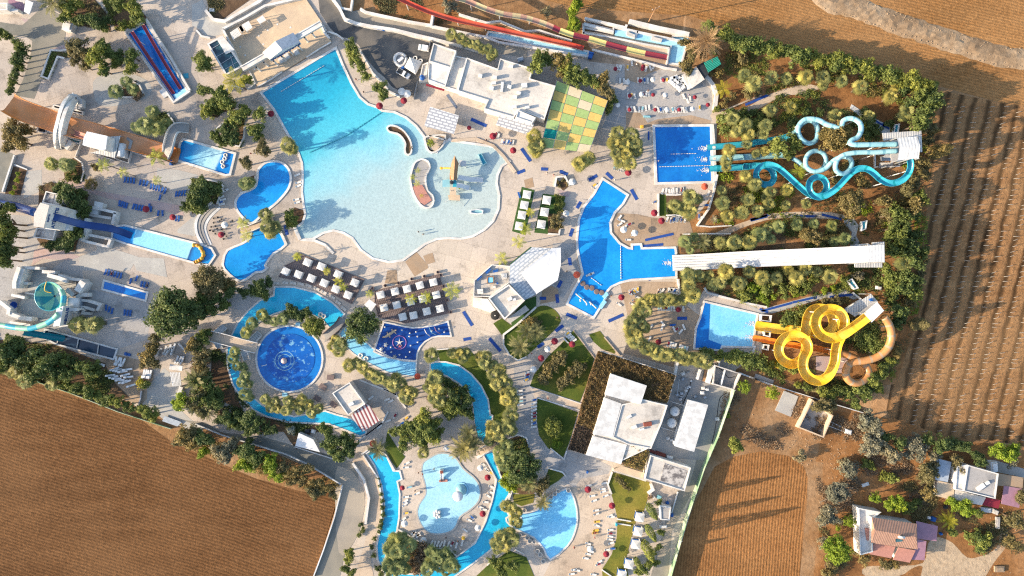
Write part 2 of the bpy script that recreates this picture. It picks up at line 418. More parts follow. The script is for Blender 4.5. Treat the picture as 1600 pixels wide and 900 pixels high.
m['f4']=field('red_ploughed_field',(.24,.108,.038),(.315,.152,.057),-1.47,.9,.16,.28)
m['plaza']=paving('cream_paving',(.49,.42,.352),(.435,.375,.318),(.52,.445,.36))
m['plazawest']=paving('shade_greyed_western_paving',(.435,.37,.312),(.365,.325,.288),(.475,.40,.32),5.5,-.3)
m['plazagrey']=paving('grey_cement_paving',(.36,.345,.33),(.29,.285,.28),(.41,.375,.34),6)
m['plazabrown']=paving('dusty_brown_paving',(.36,.26,.175),(.29,.22,.16),(.44,.33,.23),7)
m['path']=paving('sandy_path',(.50,.40,.30),(.44,.34,.25),(.54,.44,.34),4)
def grassmat(name,a,b,c):
 t=NT(name)
 col=t.mix(1,t.ramp(t.noise(.09,detail=4),[(.35,a),(.5,b),(.66,c)]),t.ramp(t.noise(2.2,detail=8,rough=.8),[(.25,.55),(.5,1),(.75,1.3)]),'MULTIPLY')
 t.bump(t.noise(3,detail=8,rough=.8),.8,.08);return t.done(col,.9,.15)
m['lawn']=grassmat('mown_lawn',(.045,.075,.012),(.075,.105,.018),(.13,.13,.025))
m['lawndry']=grassmat('yellowing_lawn',(.10,.12,.02),(.17,.16,.028),(.24,.19,.04))
Sh('ground','-3500,-3500 5100,-3500 5100,4400 -3500,4400',0,m['ground'])
Sh('ploughed_field','-400,560 0,583 60,600 110,617 215,652 270,692 340,722 400,748 470,768 531,772 C1 1100,370 940,905 P 480,1200 -400,1200',.012,m['f1'])
Sh('ploughed_field','850,-300 2000,-300 2000,215 1700,190 1590,168 1480,138 1300,92 1150,50 1080,25 900,12 850,0',.010,m['f2'])
Sh('crop_field','1466,140 1560,160 2000,215 2000,760 1650,706 1560,690 1400,675 1385,640 1400,560 1435,470 1440,300',.012,m['f3'])
Sh('ploughed_field','C4 215,420 300,375 420,352 540,372 608,420 625,470 618,600 590,900 P 1236,1200 1010,1200 C4 -20,960 60,760 140,560',.016,m['f4'])
Sh('dirt_path','C4 625,395 690,400 690,600 660,800 640,1000 P 1255,1200 1236,1200 C4 580,1000 590,900 618,600 632,470',.020,m['ground'])
Sh('field','-200,60 12,64 26,72 30,98 20,128 8,158 -30,170 -200,170',.014,m['f2'])
Sh('terrain','1080,-200 C4 0,0 P 1120,570 1180,580 C4 900,180 900,900 P 1290,1000 1400,1000 1620,1000 1640,700 1500,690 1380,660 1400,620 1150,560 1116,570 C4 20,300',.008,m['yard'])
Sh('terrain','1110,80 1180,70 1290,110 1400,135 1468,150 1455,260 1440,400 1440,480 1400,600 1300,612 1180,580 1185,470 1060,455 1056,340 1112,300 1116,200',.018,m['garden'])
Sh('terrain','1290,640 1400,655 1500,690 1650,700 1660,1000 1250,1000 1255,800 1280,700',.018,m['garden'])
Sh('dirt_road','B8 588,725 640,690 720,720 800,800 880,790 960,745 985,640 1020,660 1010,740 950,820 900,900 850,960 560,960 560,850 500,860 430,900 250,900 250,850 400,845 560,830',.026,m['dirt'],3)
bp=spline(XY('P 1255,-40 A5 360,0 470,30 560,62 660,100 760,132 860,168 960,198 1090,238 1210,255 1330,262'),5,False)
rb=random.Random(3);b=MB();prof=[(-3.4,0),(-2.4,.3),(-1.2,.5),(.2,.55),(1.4,.4),(2.6,.25),(3.4,0)]
rows=[]
for i,p in enumerate(bp):
 t=(bp[min(i+1,len(bp)-1)]-bp[max(i-1,0)]).normalized();n=Vector((-t.y,t.x))
 rows.append([(*(Vector(p[:2])+n*(u*1.0+rb.uniform(-.4,.4))),max(.0,v*rb.uniform(.6,1.3))if 0<k<6 else 0)for k,(u,v)in enumerate(prof)])
b.add([v for r in rows for v in r],[(i*7+j,i*7+j+1,(i+1)*7+j+1,(i+1)*7+j)for i in range(len(rows)-1)for j in range(6)])
tag(b.B_('earth_bank_terrain',m['berm'],None,Vector((0,0,0))),kind='structure')
def stones(name,spots,n,smin,smax,mat,seed,zf=lambda x,y:0):
 r=random.Random(seed);b=MB()
 for _ in range(n):
  x,y,rr=r.choice(spots);a=r.uniform(0,2*PI);q=rr*math.sqrt(r.random());s=r.uniform(smin,smax)
  px,py=x+q*math.cos(a),y+q*math.sin(a);vs=[]
  for u in((1,0,0),(-.5,.87,0),(-.5,-.87,0),(.1,.1,.8),(-.2,.6,.5),(.6,-.3,.4)):
   vs.append((px+u[0]*s*r.uniform(.6,1.2),py+u[1]*s*r.uniform(.6,1.2),u[2]*s*r.uniform(.6,1.1)+zf(px,py)))
  b.add(vs,[(0,1,4),(1,2,4),(2,3,4),(2,5,3),(0,4,3),(0,3,5),(2,0,5)])
 return tag(b.B_(name,mat,None,Vector((0,0,0))),kind='stuff')
stones('rubble',[(p.x,p.y,3.4)for p in bp],900,.08,.3,m['rock'],4,lambda x,y:.3)
stones('gravel',[(*W(*p[:2]).xy,5)for p in Q('B5 60,500 120,520 180,680 100,480 270,850 C4 600,300 700,300 640,360 760,280 780,420 B8 120,300 60,450 700,560 960,600 950,870 980,660 C4 330,180 300,240')],700,.08,.28,m['rock'],5)
Sh('pavement','-90,-60 484,-60 521,-30 545,40 620,40 900,85 1062,92 1085,130 1112,120 1120,200 1117,300 1095,330 1060,352 1058,455 1090,470 1100,452 1190,480 1190,552 1150,577 1112,690 1040,930 1020,990 480,990 498,900 530,775 545,750 500,715 420,690 330,672 270,655 215,640 180,600 110,575 40,552 -20,545 -90,540',.03,m['plaza'])
Sh('pavement','-60,70 60,90 230,30 300,60 330,110 400,140 420,200 470,290 440,390 330,440 330,560 -60,540',.033,m['plazawest'])  # greyer sheet paints the shading over the western plaza
Sh('pavement','B4 -120,40 330,0 600,60 860,120 880,250 860,340 690,395 440,310 330,250 0,250',.036,m['plazagrey'])  # grey of this court carries its shade in the paving colour
Sh('pavement','A6 0,430 180,440 230,600 170,760 250,790 380,700 470,680 500,900 590,900 590,1100 0,1100',.034,m['plazagrey'])
Sh('pavement','B4 240,560 500,470 700,430 900,480 900,640 830,720 700,690 480,640',.038,m['plazabrown'])
Sh('pavement','E3 480,440 560,360 640,270 800,400 830,520 720,600 900,760 1000,800 1000,900 640,760 480,620',.044,m['palepave'])
Sh('pavement','E4 380,400 700,400 1060,600 1060,850 600,870 500,880 200,900 300,700 310,500',.036,m['plazagrey'])
Sh('pavement','E4 100,300 640,400 660,440 560,480 480,550 380,520 380,400 280,400 100,380',.040,m['plazabrown'])
Sh('pavement','E4 390,780 500,780 560,860 640,830 900,800 1050,840 1050,890 600,885 520,900 390,900',.041,m['plazabrown'])
Sh('pavement','B7 330,0 660,0 680,100 760,170 800,200 770,280 760,390 900,400 900,470 640,500 350,420 400,300',.038,m['plazabrown'])
Sh('pavement','B1 270,420 440,430 520,450 740,470 760,540 660,620 460,610 380,630 280,560',.038,m['plazabrown'])
Sh('pavement','B1 -60,600 120,600 70,700 100,760 0,920 -90,880',.039,m['plazagrey'])
Sh('pavement','B6 760,500 860,470 860,560 850,620 890,700 900,760 910,900 1000,1100 780,960 770,700',.037,m['plazagrey'])
Sh('pavement','C3 0,-20 260,100 390,170 520,190 660,260 640,300 480,330 440,380 280,300 120,120',.0375,m['plazagrey'])
Sh('pavement','C3 420,380 540,370 640,420 690,560 680,720 600,860 640,960 230,960 300,820 400,740 460,600',.0385,m['path'])
for q,mt in(('A8 20,760 75,755 80,840 5,835','brownslab'),('A8 125,710 190,650 215,680 255,725 260,745 180,795','brownslab'),('A8 230,675 285,655 300,710 250,725','brownslab'),('A8 820,230 870,215 880,270 830,280','brownslab'),('A1 545,480 600,440 680,425 760,430 860,470 890,530 850,580 740,610 620,625 560,590','palepave'),('A6 920,160 1040,170 1160,200 1130,290 1000,290 920,240','palepave'),('A6 145,180 245,170 245,290 140,340','palepave'),('A6 460,680 570,640 560,600 810,680 760,760 470,760','palepave'),('A6 1040,520 1150,430 1145,560 1040,540','palepave'),('A6 770,680 960,690 980,800 800,760','palepave'),('A1 120,105 200,120 300,230 390,270 420,290 300,295 210,200','pinkpave'),('A6 340,220 560,250 560,290 1060,380 1080,440 960,410 640,340 440,280','pinkpave'),('A6 200,640 300,615 470,680 400,700 250,690 190,730','pinkpave'),('B1 440,440 515,450 515,540 445,550','brownslab'),('D7 660,470 740,430 800,460 800,560 640,590','brownslab'),('F1 100,280 210,300 190,340 130,330','pinkpave'),('A7 150,950 230,900 300,880 420,870 420,960 300,1000','plazagrey'),('D1 870,575 1130,395 1165,440 890,605','wood')):
 Sh('pavement',q,.047,m[mt],2 if q.startswith('A1 545')else 0)
Sh('road','P 484,-120 521,-120 521,-2 535,29 557,41 605,46 640,58 676,68 668,100 655,125 648,152 632,147 612,135 600,120 590,112 575,95 560,70 545,60 528,56 516,44 500,20',.052,m['asphalt'])
Sh('road','A1 0,150 0,130 130,150 230,60 250,30 390,110 380,260 300,290 250,450 200,580 90,560 140,460 185,300 190,240 150,215 0,200',.050,m['road'])
Sh('road','P -60,210 A6 85,80 40,220 10,300 -200,320',.050,m['road'])
Sh('road','P 690,78 A3 390,225 600,300 840,340 840,290 660,240 P 640,55',.050,m['lane'])
Sh('road','F4 70,90 200,120 290,100 600,190 1030,285 1600,410 1600,520 1200,430 1060,420 640,320 140,210 100,150',.054,m['lane'])
Sh('road','C1 120,-30 200,-10 300,0 400,60 620,80 840,140 960,170 1060,200 1170,235 1200,300 1200,430 1130,720 1080,960 930,960 1030,640 1110,400 1060,330 900,260 600,130 400,60 240,10',.052,m['road'])  # darker asphalt paints in the tree shade along this stretch
Sh('road','C2 0,270 50,300 110,420 100,560 50,700 -40,760 -60,300',.056,m['lane'],3)
Sh('path','C2 60,175 108,195 190,330 212,480 200,600 145,760 165,960 40,960 100,760 138,560 128,420 92,300 44,232',.055,m['path'],3)
Sh('road','P 1112,600 1128,640 C3 1190,290 1010,640 985,960 870,960 960,640 1040,400 1115,370 1160,200',.052,m['lane'])
Sh('path','A5 -130,480 0,465 120,400 260,360 330,375 260,400 160,415 0,500 -110,520',.045,m['path'],3)
Sh('path','B2 -280,820 -100,740 40,690 180,650 400,640 560,650 600,680 440,680 200,680 40,720 -100,780 -280,860',.045,m['path'],3)
Sh('path','B3 0,345 100,390 440,300 600,270 690,320 650,330 600,310 450,330 180,410 100,415',.046,m['palepave'])
Sh('path','B6 870,625 900,625 1155,715 1150,750 890,680',.060,m['path'])
Sh('path','A2 0,30 60,0 90,60 190,140 230,110 420,10 440,30 240,150 190,200 90,220 40,170 0,150',.045,m['palepave'])
for q,mt,sm in(('B6 640,245 690,215 755,262 690,312','lawn',0),('B6 700,305 760,262 880,162 940,140 1000,165 1035,215 1020,260 930,350 840,430 790,460 740,440 705,380','lawn',3),('B6 750,265 740,215 820,110 892,85 892,140 800,240','deckgreen',0),('P 896,516 929,562 920,592 906,628 828,603 834,586 856,557 876,538','lawn',0),('P 840,622 903,644 890,690 880,714 856,700 842,680 837,645','lawn',0),('B7 150,310 215,288 240,320 305,410 300,422 225,395 175,350','lawn',0),('E6 405,40 560,80 712,122 722,200 692,280 660,380 600,450 560,600 520,750 545,960 330,960 320,845 400,720 440,590 450,430 410,260 368,140','lawndry',0),('A8 807,270 882,290 826,552 750,530','deckgreen',0),('A8 930,310 1064,325 1000,550 880,538','deckgreen',0),('B6 310,402 500,395 560,470 660,620 722,740 700,835 640,835 630,780 600,660 540,570 460,500 330,468','lawn',0),('C2 980,420 1110,420 1100,470 1030,490 985,470','lawndry',0),('C2 950,100 1050,80 1070,140 1120,330 1100,420 960,400 900,300 900,160','bed',2),('C2 840,830 960,750 1060,790 1130,960 700,960','lawn',0),('C2 245,55 310,160 350,200 300,270 270,230 228,150','lawn',0),('C3 290,270 390,300 350,340 250,400','lawn',0),('A4 1090,385 1180,420 1200,440 1140,440','lawn',2),('F2 345,160 520,180 500,580 350,590','lawn',0),('F2 500,195 1180,170 1190,260 1100,460 900,560 520,570','bed',0)):
 o=Sh('lawn' if mt!='bed' else 'planting_bed_ground',q,.064,m[mt],sm)
for q in('A1 300,300 340,300 420,320 410,340 345,340 290,455 255,450','A1 340,0 560,0 640,100 650,180 560,160 420,150 380,60','A1 600,0 760,0 860,100 800,190 680,180 640,80','A2 90,0 340,0 240,70 160,130 110,100','A1 715,520 740,480 800,475 840,545 800,575 720,560','A1 900,660 980,660 1025,720 990,760 900,760 840,750','A6 370,140 430,100 490,130 490,220 450,240 380,220','A6 80,150 160,170 120,320 30,310','A6 230,270 300,240 520,310 500,430 420,500 480,510 440,650 250,620 220,580','A2 80,680 140,560 260,600 250,640 180,660 150,690','A2 150,840 200,720 300,690 310,760 290,860','A7 270,240 370,200 380,260 300,300','A7 0,220 80,230 190,260 150,370 90,380 0,430','A7 600,390 660,410 650,480 610,500 560,480','B5 230,480 160,390 120,400 110,560 180,700 300,760 250,640','B5 400,880 800,880 800,830 400,790','B4 -100,330 330,370 620,480 640,560 760,680 600,720 300,600 0,540','C2 240,690 300,640 370,650 430,700 520,730 600,740 650,780 560,840 400,885 240,880','C1 740,20 960,20 840,160 800,110','F1 90,230 180,190 200,250 150,290','F1 30,470 120,470 110,620 30,620','B1 685,545 960,560 1300,520 1300,690 690,655','A3 -60,0 400,0 440,90 280,150 0,100 -50,60','B3 330,660 640,660 640,760 440,780'):
 Sh('planting_bed_ground',q,.068,m['bed']if 'A3 -60' not in q else m['garden'])
POOLS={}
def pool(label,q,mat,rim=.55,h=.16,sm=0,rimmat='white',z=.08,holes=(),open_path=None):
 p=[v.xy for v in(spline(XY(q),sm)if sm else XY(q))];hs=[[v.xy for v in(spline(XY(x),sm)if sm else XY(x))]for x in holes]
 c=sum(p,Vector((0,0)))/len(p);SHN[0]+=1;z+=.05+.003*len(POOLS);h+=.05+.003*len(POOLS);POOLS[label]=1
 r=Em('swimming_pool',(c.x,c.y,0),U_(label),'swimming pool')
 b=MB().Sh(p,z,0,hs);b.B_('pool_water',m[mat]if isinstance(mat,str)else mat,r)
 b=MB()
 for k in[p]+hs:b.St(ccw(k),rim,0,h,True)
 b.B_('coping',m[rimmat],r)
 return r
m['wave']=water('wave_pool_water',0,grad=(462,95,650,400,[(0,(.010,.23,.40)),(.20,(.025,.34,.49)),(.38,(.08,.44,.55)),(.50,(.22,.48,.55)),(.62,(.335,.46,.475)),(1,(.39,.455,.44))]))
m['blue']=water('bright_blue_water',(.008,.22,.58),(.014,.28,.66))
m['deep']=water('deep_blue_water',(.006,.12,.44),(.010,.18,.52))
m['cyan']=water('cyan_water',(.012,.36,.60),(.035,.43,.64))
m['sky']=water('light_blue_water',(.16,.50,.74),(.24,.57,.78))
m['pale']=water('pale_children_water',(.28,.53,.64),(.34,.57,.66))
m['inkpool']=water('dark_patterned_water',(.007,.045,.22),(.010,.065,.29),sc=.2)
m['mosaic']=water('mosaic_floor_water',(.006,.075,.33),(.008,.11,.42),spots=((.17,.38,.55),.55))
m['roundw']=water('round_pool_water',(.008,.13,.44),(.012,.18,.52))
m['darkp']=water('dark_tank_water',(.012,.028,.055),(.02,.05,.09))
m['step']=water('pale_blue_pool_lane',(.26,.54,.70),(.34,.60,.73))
wave=pool('largest pool, fan shaped, deep teal by the stage fading to pale shallows','P 408,145 525,75 535,100 549,130 562,152 575,163 590,168 A3 -10,650 60,657 130,690 190,740 235,800 250,860 272,885 310,893 342,850 385,815 A8 395,0 540,20 640,35 A8 700,90 735,120 690,148 665,200 660,250 675,320 670,400 640,470 590,520 520,560 450,575 380,570 310,575 240,605 180,650 110,700 30,712 A7 1130,705 1060,690 990,640 940,570 890,540 830,525 770,540 710,575 640,580 610,510 650,480 665,430 655,380 645,300 650,200 645,130 620,60 590,0 A2 570,800 480,640','wave',.7,.2)
pool('narrow sloping basin of blue water under the two dark red slides','A1 748,200 858,130 1105,540 1028,595','deep',.5,.6)
pool('rectangular pool at the foot of the wide orange slide','A6 1060,10 1075,-10 P 368,240 360,273 A7 200,203 P 275,250',water('run_out_water',0,grad=(275,232,355,256,[(0,(.008,.17,.5)),(.3,(.02,.28,.55)),(.5,(.3,.58,.68)),(.82,(.40,.62,.68)),(.86,(.01,.2,.55)),(1,(.01,.2,.55))])),.7,.3)
pool('kidney-shaped blue pool beside the wave pool, north of the small footbridge','A7 480,120 530,130 568,170 580,230 560,290 500,360 450,400 400,440 390,455 345,485 300,450 262,400 258,350 290,310 340,290 375,265 385,210 390,170 430,130','blue',.7,.2,3)
pool('blue pool with a pointed end south of the small footbridge','A7 352,520 420,490 512,530 550,610 480,660 430,730 442,745 410,768 372,772 315,815 262,815 190,750 185,700 210,640 290,605 342,570','blue',.7,.2,2)
kp=pool('long pale run-out pool below the straight dark blue speed slide','P 175,373 178,354 195,352 318,383 331,388 337,399 327,414 312,413 198,381',water('speed_run_water',0,grad=(178,362,336,401,[(0,(.008,.18,.5)),(.21,(.01,.22,.56)),(.22,(.24,.56,.72)),(.76,(.30,.58,.72)),(.77,(.02,.06,.18)),(.80,(.02,.24,.6)),(1,(.02,.26,.6))])),.6,.3)
pool('small shallow rectangular blue pool behind the blue sun loungers','P 163,438 231,457 228,470 160,452','deep',.6,.2)
pool('dark covered splash tank below the teal bowl slide','B4 350,300 690,395 670,455 340,368 250,325 270,280','darkp',.5,.4,0,'cool')
pool('wide bend of lazy river ringing the round pool island','B5 485,30 600,32 720,62 820,120 895,190 860,240 810,275 770,230 700,190 640,170 560,165 480,190 400,230 340,290 305,350 285,420 275,500 300,590 340,660 410,720 480,760 600,790 780,757 850,780 930,800 1012,850 1024,890 985,905 900,870 800,832 700,830 560,822 440,790 360,750 290,680 240,600 210,500 205,400 230,320 270,240 330,170 400,110 480,82','cyan',.5,.16)
pool('short pale lazy river stretch below the dark splash pad','B5 862,305 885,272 930,262 1000,330 1058,388 B6 40,445 110,462 190,468 190,555 130,552 60,540 B5 1140,530 1080,500 1010,465 950,425 905,385 880,345','sky',.5,.16)
pool('lazy river arm curving round a strip of lawn and a row of palms','B6 270,480 300,470 360,470 440,490 510,540 570,610 610,690 622,780 636,785 632,830 605,850 C2 850,0 835,80 812,120 770,90 755,0 B6 535,860 522,760 515,700 490,640 430,590 360,550 270,545','cyan',.5,.16)
riv=pool('lazy river loop around the children\'s splash island','C2 120,178 170,250 212,370 228,480 222,560 205,620 183,720 188,800 228,890 300,950 450,960 620,915 740,830 830,762 858,738 900,690 930,640 1000,620 1030,560 1010,540 955,540 925,470 955,425 962,390 922,350 882,240 862,165 808,188 882,330 862,450 822,580 762,700 655,783 560,842 400,888 240,880 232,830 240,705 300,640 313,560 318,420 303,345 330,332 318,285 280,282 238,190 150,166','cyan',.5,.16)
pool('half-moon pool of light blue water beside sandy paving','C3 392,388 440,450 458,560 440,650 400,722 300,803 262,740 200,672 112,632 62,600 40,560 110,525 150,530 222,512 280,445','sky',.5,.16,2)
pool('round blue pool with a mosaic floor inside the lazy river ring',' '.join(['B5']+['%.1f,%.1f'%(572+194*math.cos(a),452+194*math.sin(a))for a in np.linspace(0,2*PI,48,endpoint=False)]),'roundw',.6,.2)
pool('inky blue splash pad pool dotted with white figures','D5 320,142 480,172 640,212 800,236 960,226 1150,196 1300,156 1385,130 1440,375 1230,375 1120,400 1000,470 920,560 880,650 862,788 620,770 440,740 300,700 152,630','inkpool',.5,.2)
pool('pale shallow children\'s pool with two fountains','C2 480,215 540,182 600,182 650,212 690,270 760,330 790,390 780,460 730,512 672,552 640,620 580,650 500,650 450,612 420,540 430,480 468,420 464,360 446,295 452,240','pale',.5,.12,3,'palepave')
pool('curved activity pool ending at the white racing slide','B1 230,222 378,318 350,370 302,420 275,480 280,540 330,600 380,628 402,632 402,608 455,606 460,630 655,625 660,650 662,800 400,815 330,832 280,856 250,890 B7 265,70 222,140 178,212 20,130 60,50 B1 115,780 98,710 84,640 80,580 92,460 122,385 180,312','blue',.7,.2)
pool('rectangular deep blue pool receiving the three blue tube slides','P 1021,197 1111,196 1113,285 1025,287','deep',.8,.25)
pool('light blue pool at the foot of the yellow and orange slides','B7 825,117 1138,190 1125,260 1110,385 928,380 922,402 766,392 776,275 800,215','sky',.6,.2)
Sh('pool_floor_water','B7 776,270 808,215 830,122 858,130 850,340 925,368 920,396 772,386',.20,m['deep'])
pool('faded long basin below the red chute, beside the palm row','A3 612,190 740,205 1198,305 1192,340 730,242 600,215','step',.5,.5)
for q,lb in(('A4 125,140 295,180 290,200 120,165','shallow blue basin in white walls, top of the water stairs'),('A4 640,215 735,215 690,380 610,375','drained pale basin at the lower end of the yellow and red chute')):
 pool(lb,q,'step',.5,.6)
ctr=W(452.5+1.5,560.5-1)
circ=lambda r,n=40,c=ctr:[Vector((c.x+r*math.cos(2*PI*i/n),c.y+r*math.sin(2*PI*i/n)))for i in range(n)]
Sh('pool_floor_water',[(800+p.x/S,450-p.y/S)for p in circ(7.6)],.20,m['mosaic'])
r=Em('fountain',(*W(445,563.5).xy,0),'pink ball fountain in the middle of the round pool','fountain')
c0=W(445,563.5)
MB().La([(.0,1.5),(.5,1.42),(.85,1.1),(.95,.7),(.8,.3),(.6,.05)],c0.xy,16).B_('ball',M('pink_stone',(.62,.45,.40),.5),r,smooth=True)
b=MB()
for rad,w in((2.0,.14),(3.0,.16)):b.St(circ(rad,32,Vector((*c0.xy,0))),w,.19,.27,True)
b.B_('ring_kerb',m['tealpale'],r)
for a in(96,14,300,193):
 a=math.radians(a);u=Vector((math.cos(a),math.sin(a)))
 MB().St([c0.xy+u*2.9,c0.xy+u*7.4],.22,.19,.26).B_('water_jet',m['cool'],r)
def island(label,q,h,mat,sm=2):
 p=[v.xy for v in spline(XY(q),sm)];c=sum(p,Vector((0,0)))/len(p)
 r=Em('pool_island',(c.x,c.y,0),U_(label),'island')
 MB().Pr(p,0,h,0).B_('rock_fill',m[mat],r);MB().St(ccw(p),.5,0,h+.35,True).B_('kerb',m['white'],r);return r
island('crescent island with dark planting in the wave pool','A3 20,752 40,738 80,745 122,775 155,825 164,865 A8 166,40 160,72 145,84 128,75 125,45 A3 128,845 110,810 80,785 35,775',.4,'bed')
island('curved island with an orange terrace in the wave pool shallows','D6 20,400 60,270 110,232 160,222 220,250 240,320 200,400 190,480 215,590 270,640 285,710 260,770 200,790 130,750 60,640 18,500',.5,'roofgrey')
island('paved tongue with a clipped bush reaching into the wave pool','D6 188,20 190,-40 300,-60 420,-60 400,40 340,110 265,142 215,105',.25,'path')
o=MB().Pr([W(*p[:2]).xy for p in Q('D6 25,570 60,530 150,520 180,570 262,700 180,755 120,720')],.5,.8).B_('planter',m['tilepink']);tag(o,'salmon-coloured terrace slab on the curved island','terrace')
for i,(q,lb)in enumerate((('B1 335,612 338,812','float line across the mouth of the activity pool'),('B1 625,79 780,75','upper short float line in the tube slide pool'),('B1 560,153 868,145','lower long float line in the tube slide pool'),('B1 160,800 225,848','white float line near the rope bridge pontoons'),('D1 865,828 1360,530','long white float line near the wave pool\'s deep wall'),('A2 690,895 900,800 1110,660','dark dotted float line across the middle of the wave pool'))):
 p=XY(q);b=MB();b.tube([(*v,.3)for v in p],.03,5,0)
 for k in range(len(p)-1):
  n=int((p[k+1]-p[k]).length/.8)
  for j in range(n):
   v=p[k].lerp(p[k+1],(j+.5)/n);e=(p[k+1]-p[k]).normalized()*.22
   b.tube([(*(v-e),.3),(*(v+e),.3)],.11,6,0)
 tag(b.B_('float_line',m['white']if 'dark' not in lb else m['tealdark']),U_(lb),'float line')
def Wl(r,poly,z0,z1,mat,name='wall'):
 return MB().Pr(poly,z0,z1).B_(name,m[mat],r)
def Bk(r,q,h,wallm='white',roofm='roofcream',par=.45,z0=0.0,rn='roof',pw=.3):
 0
 p=ccw(XY(q,h))if not isinstance(q,list)else ccw(q)
 Wl(r,p,z0,h,wallm)
 inn=ccw(offs(p,pw,True))
 rf=MB().Sh(inn,h+.03).B_(rn,m[roofm],r)
 if par:MB().St(offs(p,pw/2,True),pw,h-.02,h+par,True).B_('parapet',m[wallm],r)
 return p
def roofslab(r,q,z,th,mat,name='roof',drop=None):
 p=XY(q,z);MB().slab(p,(z-th),z).B_(name,m[mat],r);return p
def Th(name,q,label,cat,group=None,z=0):
 v=XY(q,z);c=sum(v,Vector((0,0)))/len(v)
 return Em(name,(c.x,c.y,0),U_(label),cat,group)
def Ac(q,label,ang=.3,z=0,size=(1.1,.8,.9)):
 c=W(*Q(q)[0][:2],z)
 b=MB().box((c.x,c.y,z),size,ang).B_('air_conditioner',m['cool'],None,c)
 MB().La([(0,size[2]+.02),(.3,size[2]+.02),(.3,size[2]+.08),(.24,size[2]+.08)],c.xy,10).B_('fan_grille',m['dark'],b,Vector((0,0,0)))if 0 else None
 tag(b,U_(label),'air conditioner','rooftop equipment');return b
def corrugated(name,c,c2,pitch,rot,kind='wave'):
 t=NT(name)
 w=t.n('ShaderNodeTexWave',wave_type='BANDS',bands_direction='X');w.inputs['Scale'].default_value=1;w.inputs['Distortion'].default_value=.05
 t.l(t.map((.314/pitch,)*3,rot),w.inputs['Vector'])
 col=t.mix(t.ramp(w.outputs['Fac'],[(.2,0),(.7,1)]),c2,c);col=t.mix(1,col,t.ramp(t.noise(.8,detail=5),[(.3,.8),(.6,1.05)]),'MULTIPLY')
 t.bump(w.outputs['Fac'],.6,.05);return t.done(col,.6,.3)
def scallop(name,c,c2,size,rot):
 0
 t=NT(name);br=t.n('ShaderNodeTexBrick',offset=.5);br.inputs['Scale'].default_value=1
 t.l(t.map((1/size,1/size,1),rot),br.inputs['Vector']);br.inputs['Color1'].default_value=(*c,1);br.inputs['Color2'].default_value=(*mul(c,.93),1);br.inputs['Mortar'].default_value=(*c2,1)
 br.inputs['Mortar Size'].default_value=.17;br.inputs['Brick Width'].default_value=1.3;br.inputs['Row Height'].default_value=.62;br.inputs['Mortar Smooth'].default_value=.5
 t.bump(br.outputs['Fac'],-.6,.1);return t.done(br.outputs['Color'],.6,.3)
m['scallop']=scallop('white_shell_roof_panels',(.60,.60,.59),(.30,.31,.34),1.5,.28)
m['scallop2']=scallop('white_shell_roof_panel_slope',(.57,.59,.61),(.34,.38,.43),1.5,-.7)
m['ribwhite']=corrugated('white_ribbed_roof_sheet',(.66,.65,.62),(.56,.56,.55),.9,0)
m['ribwhite2']=corrugated('pale_ribbed_roof_sheet',(.68,.69,.70),(.58,.60,.62),1.2,.3)
m['ribgreen']=corrugated('green_ribbed_roof_sheet',(.03,.30,.22),(.01,.16,.12),.6,-.9)
m['ribrw']=corrugated('red_and_white_striped_roof',(.60,.55,.52),(.22,.05,.055),1.15,-.45)
m['slat']=corrugated('slatted_white_deck',(.60,.59,.56),(.33,.33,.33),.5,0)
m['tileb']=corrugated('brown_roof_tile_rows',(.37,.22,.155),(.25,.14,.10),.5,.1)
r=Th('restaurant','A3 430,330 1005,505 900,700 430,540','wide flat-roofed restaurant block with rooftop machinery behind the wave pool','building')
Bk(r,'A3 485,340 665,405 680,345 875,405 855,462 1005,505 940,702 790,648 760,690 585,640 608,590 430,535',4.5)
Bk(r,'A3 418,328 484,342 430,534 362,512',3.4,'white','roofcream',.3)
Bk(r,'A3 785,645 890,690 868,722 770,690',5.2,'white','white',.3)
r2=Th('service_building','A3 290,255 425,300 360,510 235,470','white two-level flat-roofed annex beside the asphalt yard','building')
Bk(r2,'A3 290,255 425,300 392,402 264,362',4.8);Bk(r2,'A3 262,364 391,404 360,508 256,470',4.0,'white','white',.3);Bk(r2,'A3 225,380 258,365 252,468 205,475',2.6,'white','roofcream',.3)
MB().slab(XY('A3 248,490 355,522 352,534 246,502',3),2.9,3.0).B_('awning',m['red'],r2)
r=Th('covered_terrace','A3 680,670 880,725 850,790 655,730','white tiled lean-to roof along the front of the flat-roofed restaurant','terrace roof')
MB().slab(XY('A3 680,668 880,724 850,792 655,732',3.2),3.05,3.2).B_('roof',m['scallop'],r)
for p in XY('A3 690,730 760,750 835,780 665,725',3):MB().post(p.x,p.y,0,3.05,.1).B_('post',m['white'],r)
r=Th('pergola','A3 270,625 440,675 410,785 237,735','freestanding white tiled shade roof between the restaurant and wave pool','shade roof')
MB().slab(XY('A3 270,625 440,677 410,786 236,738',3),2.85,3).B_('roof',m['scallop'],r)
for p in XY('A3 275,635 432,682 405,775 245,732',3):MB().post(p.x,p.y,0,2.85,.12).B_('post',m['white'],r)
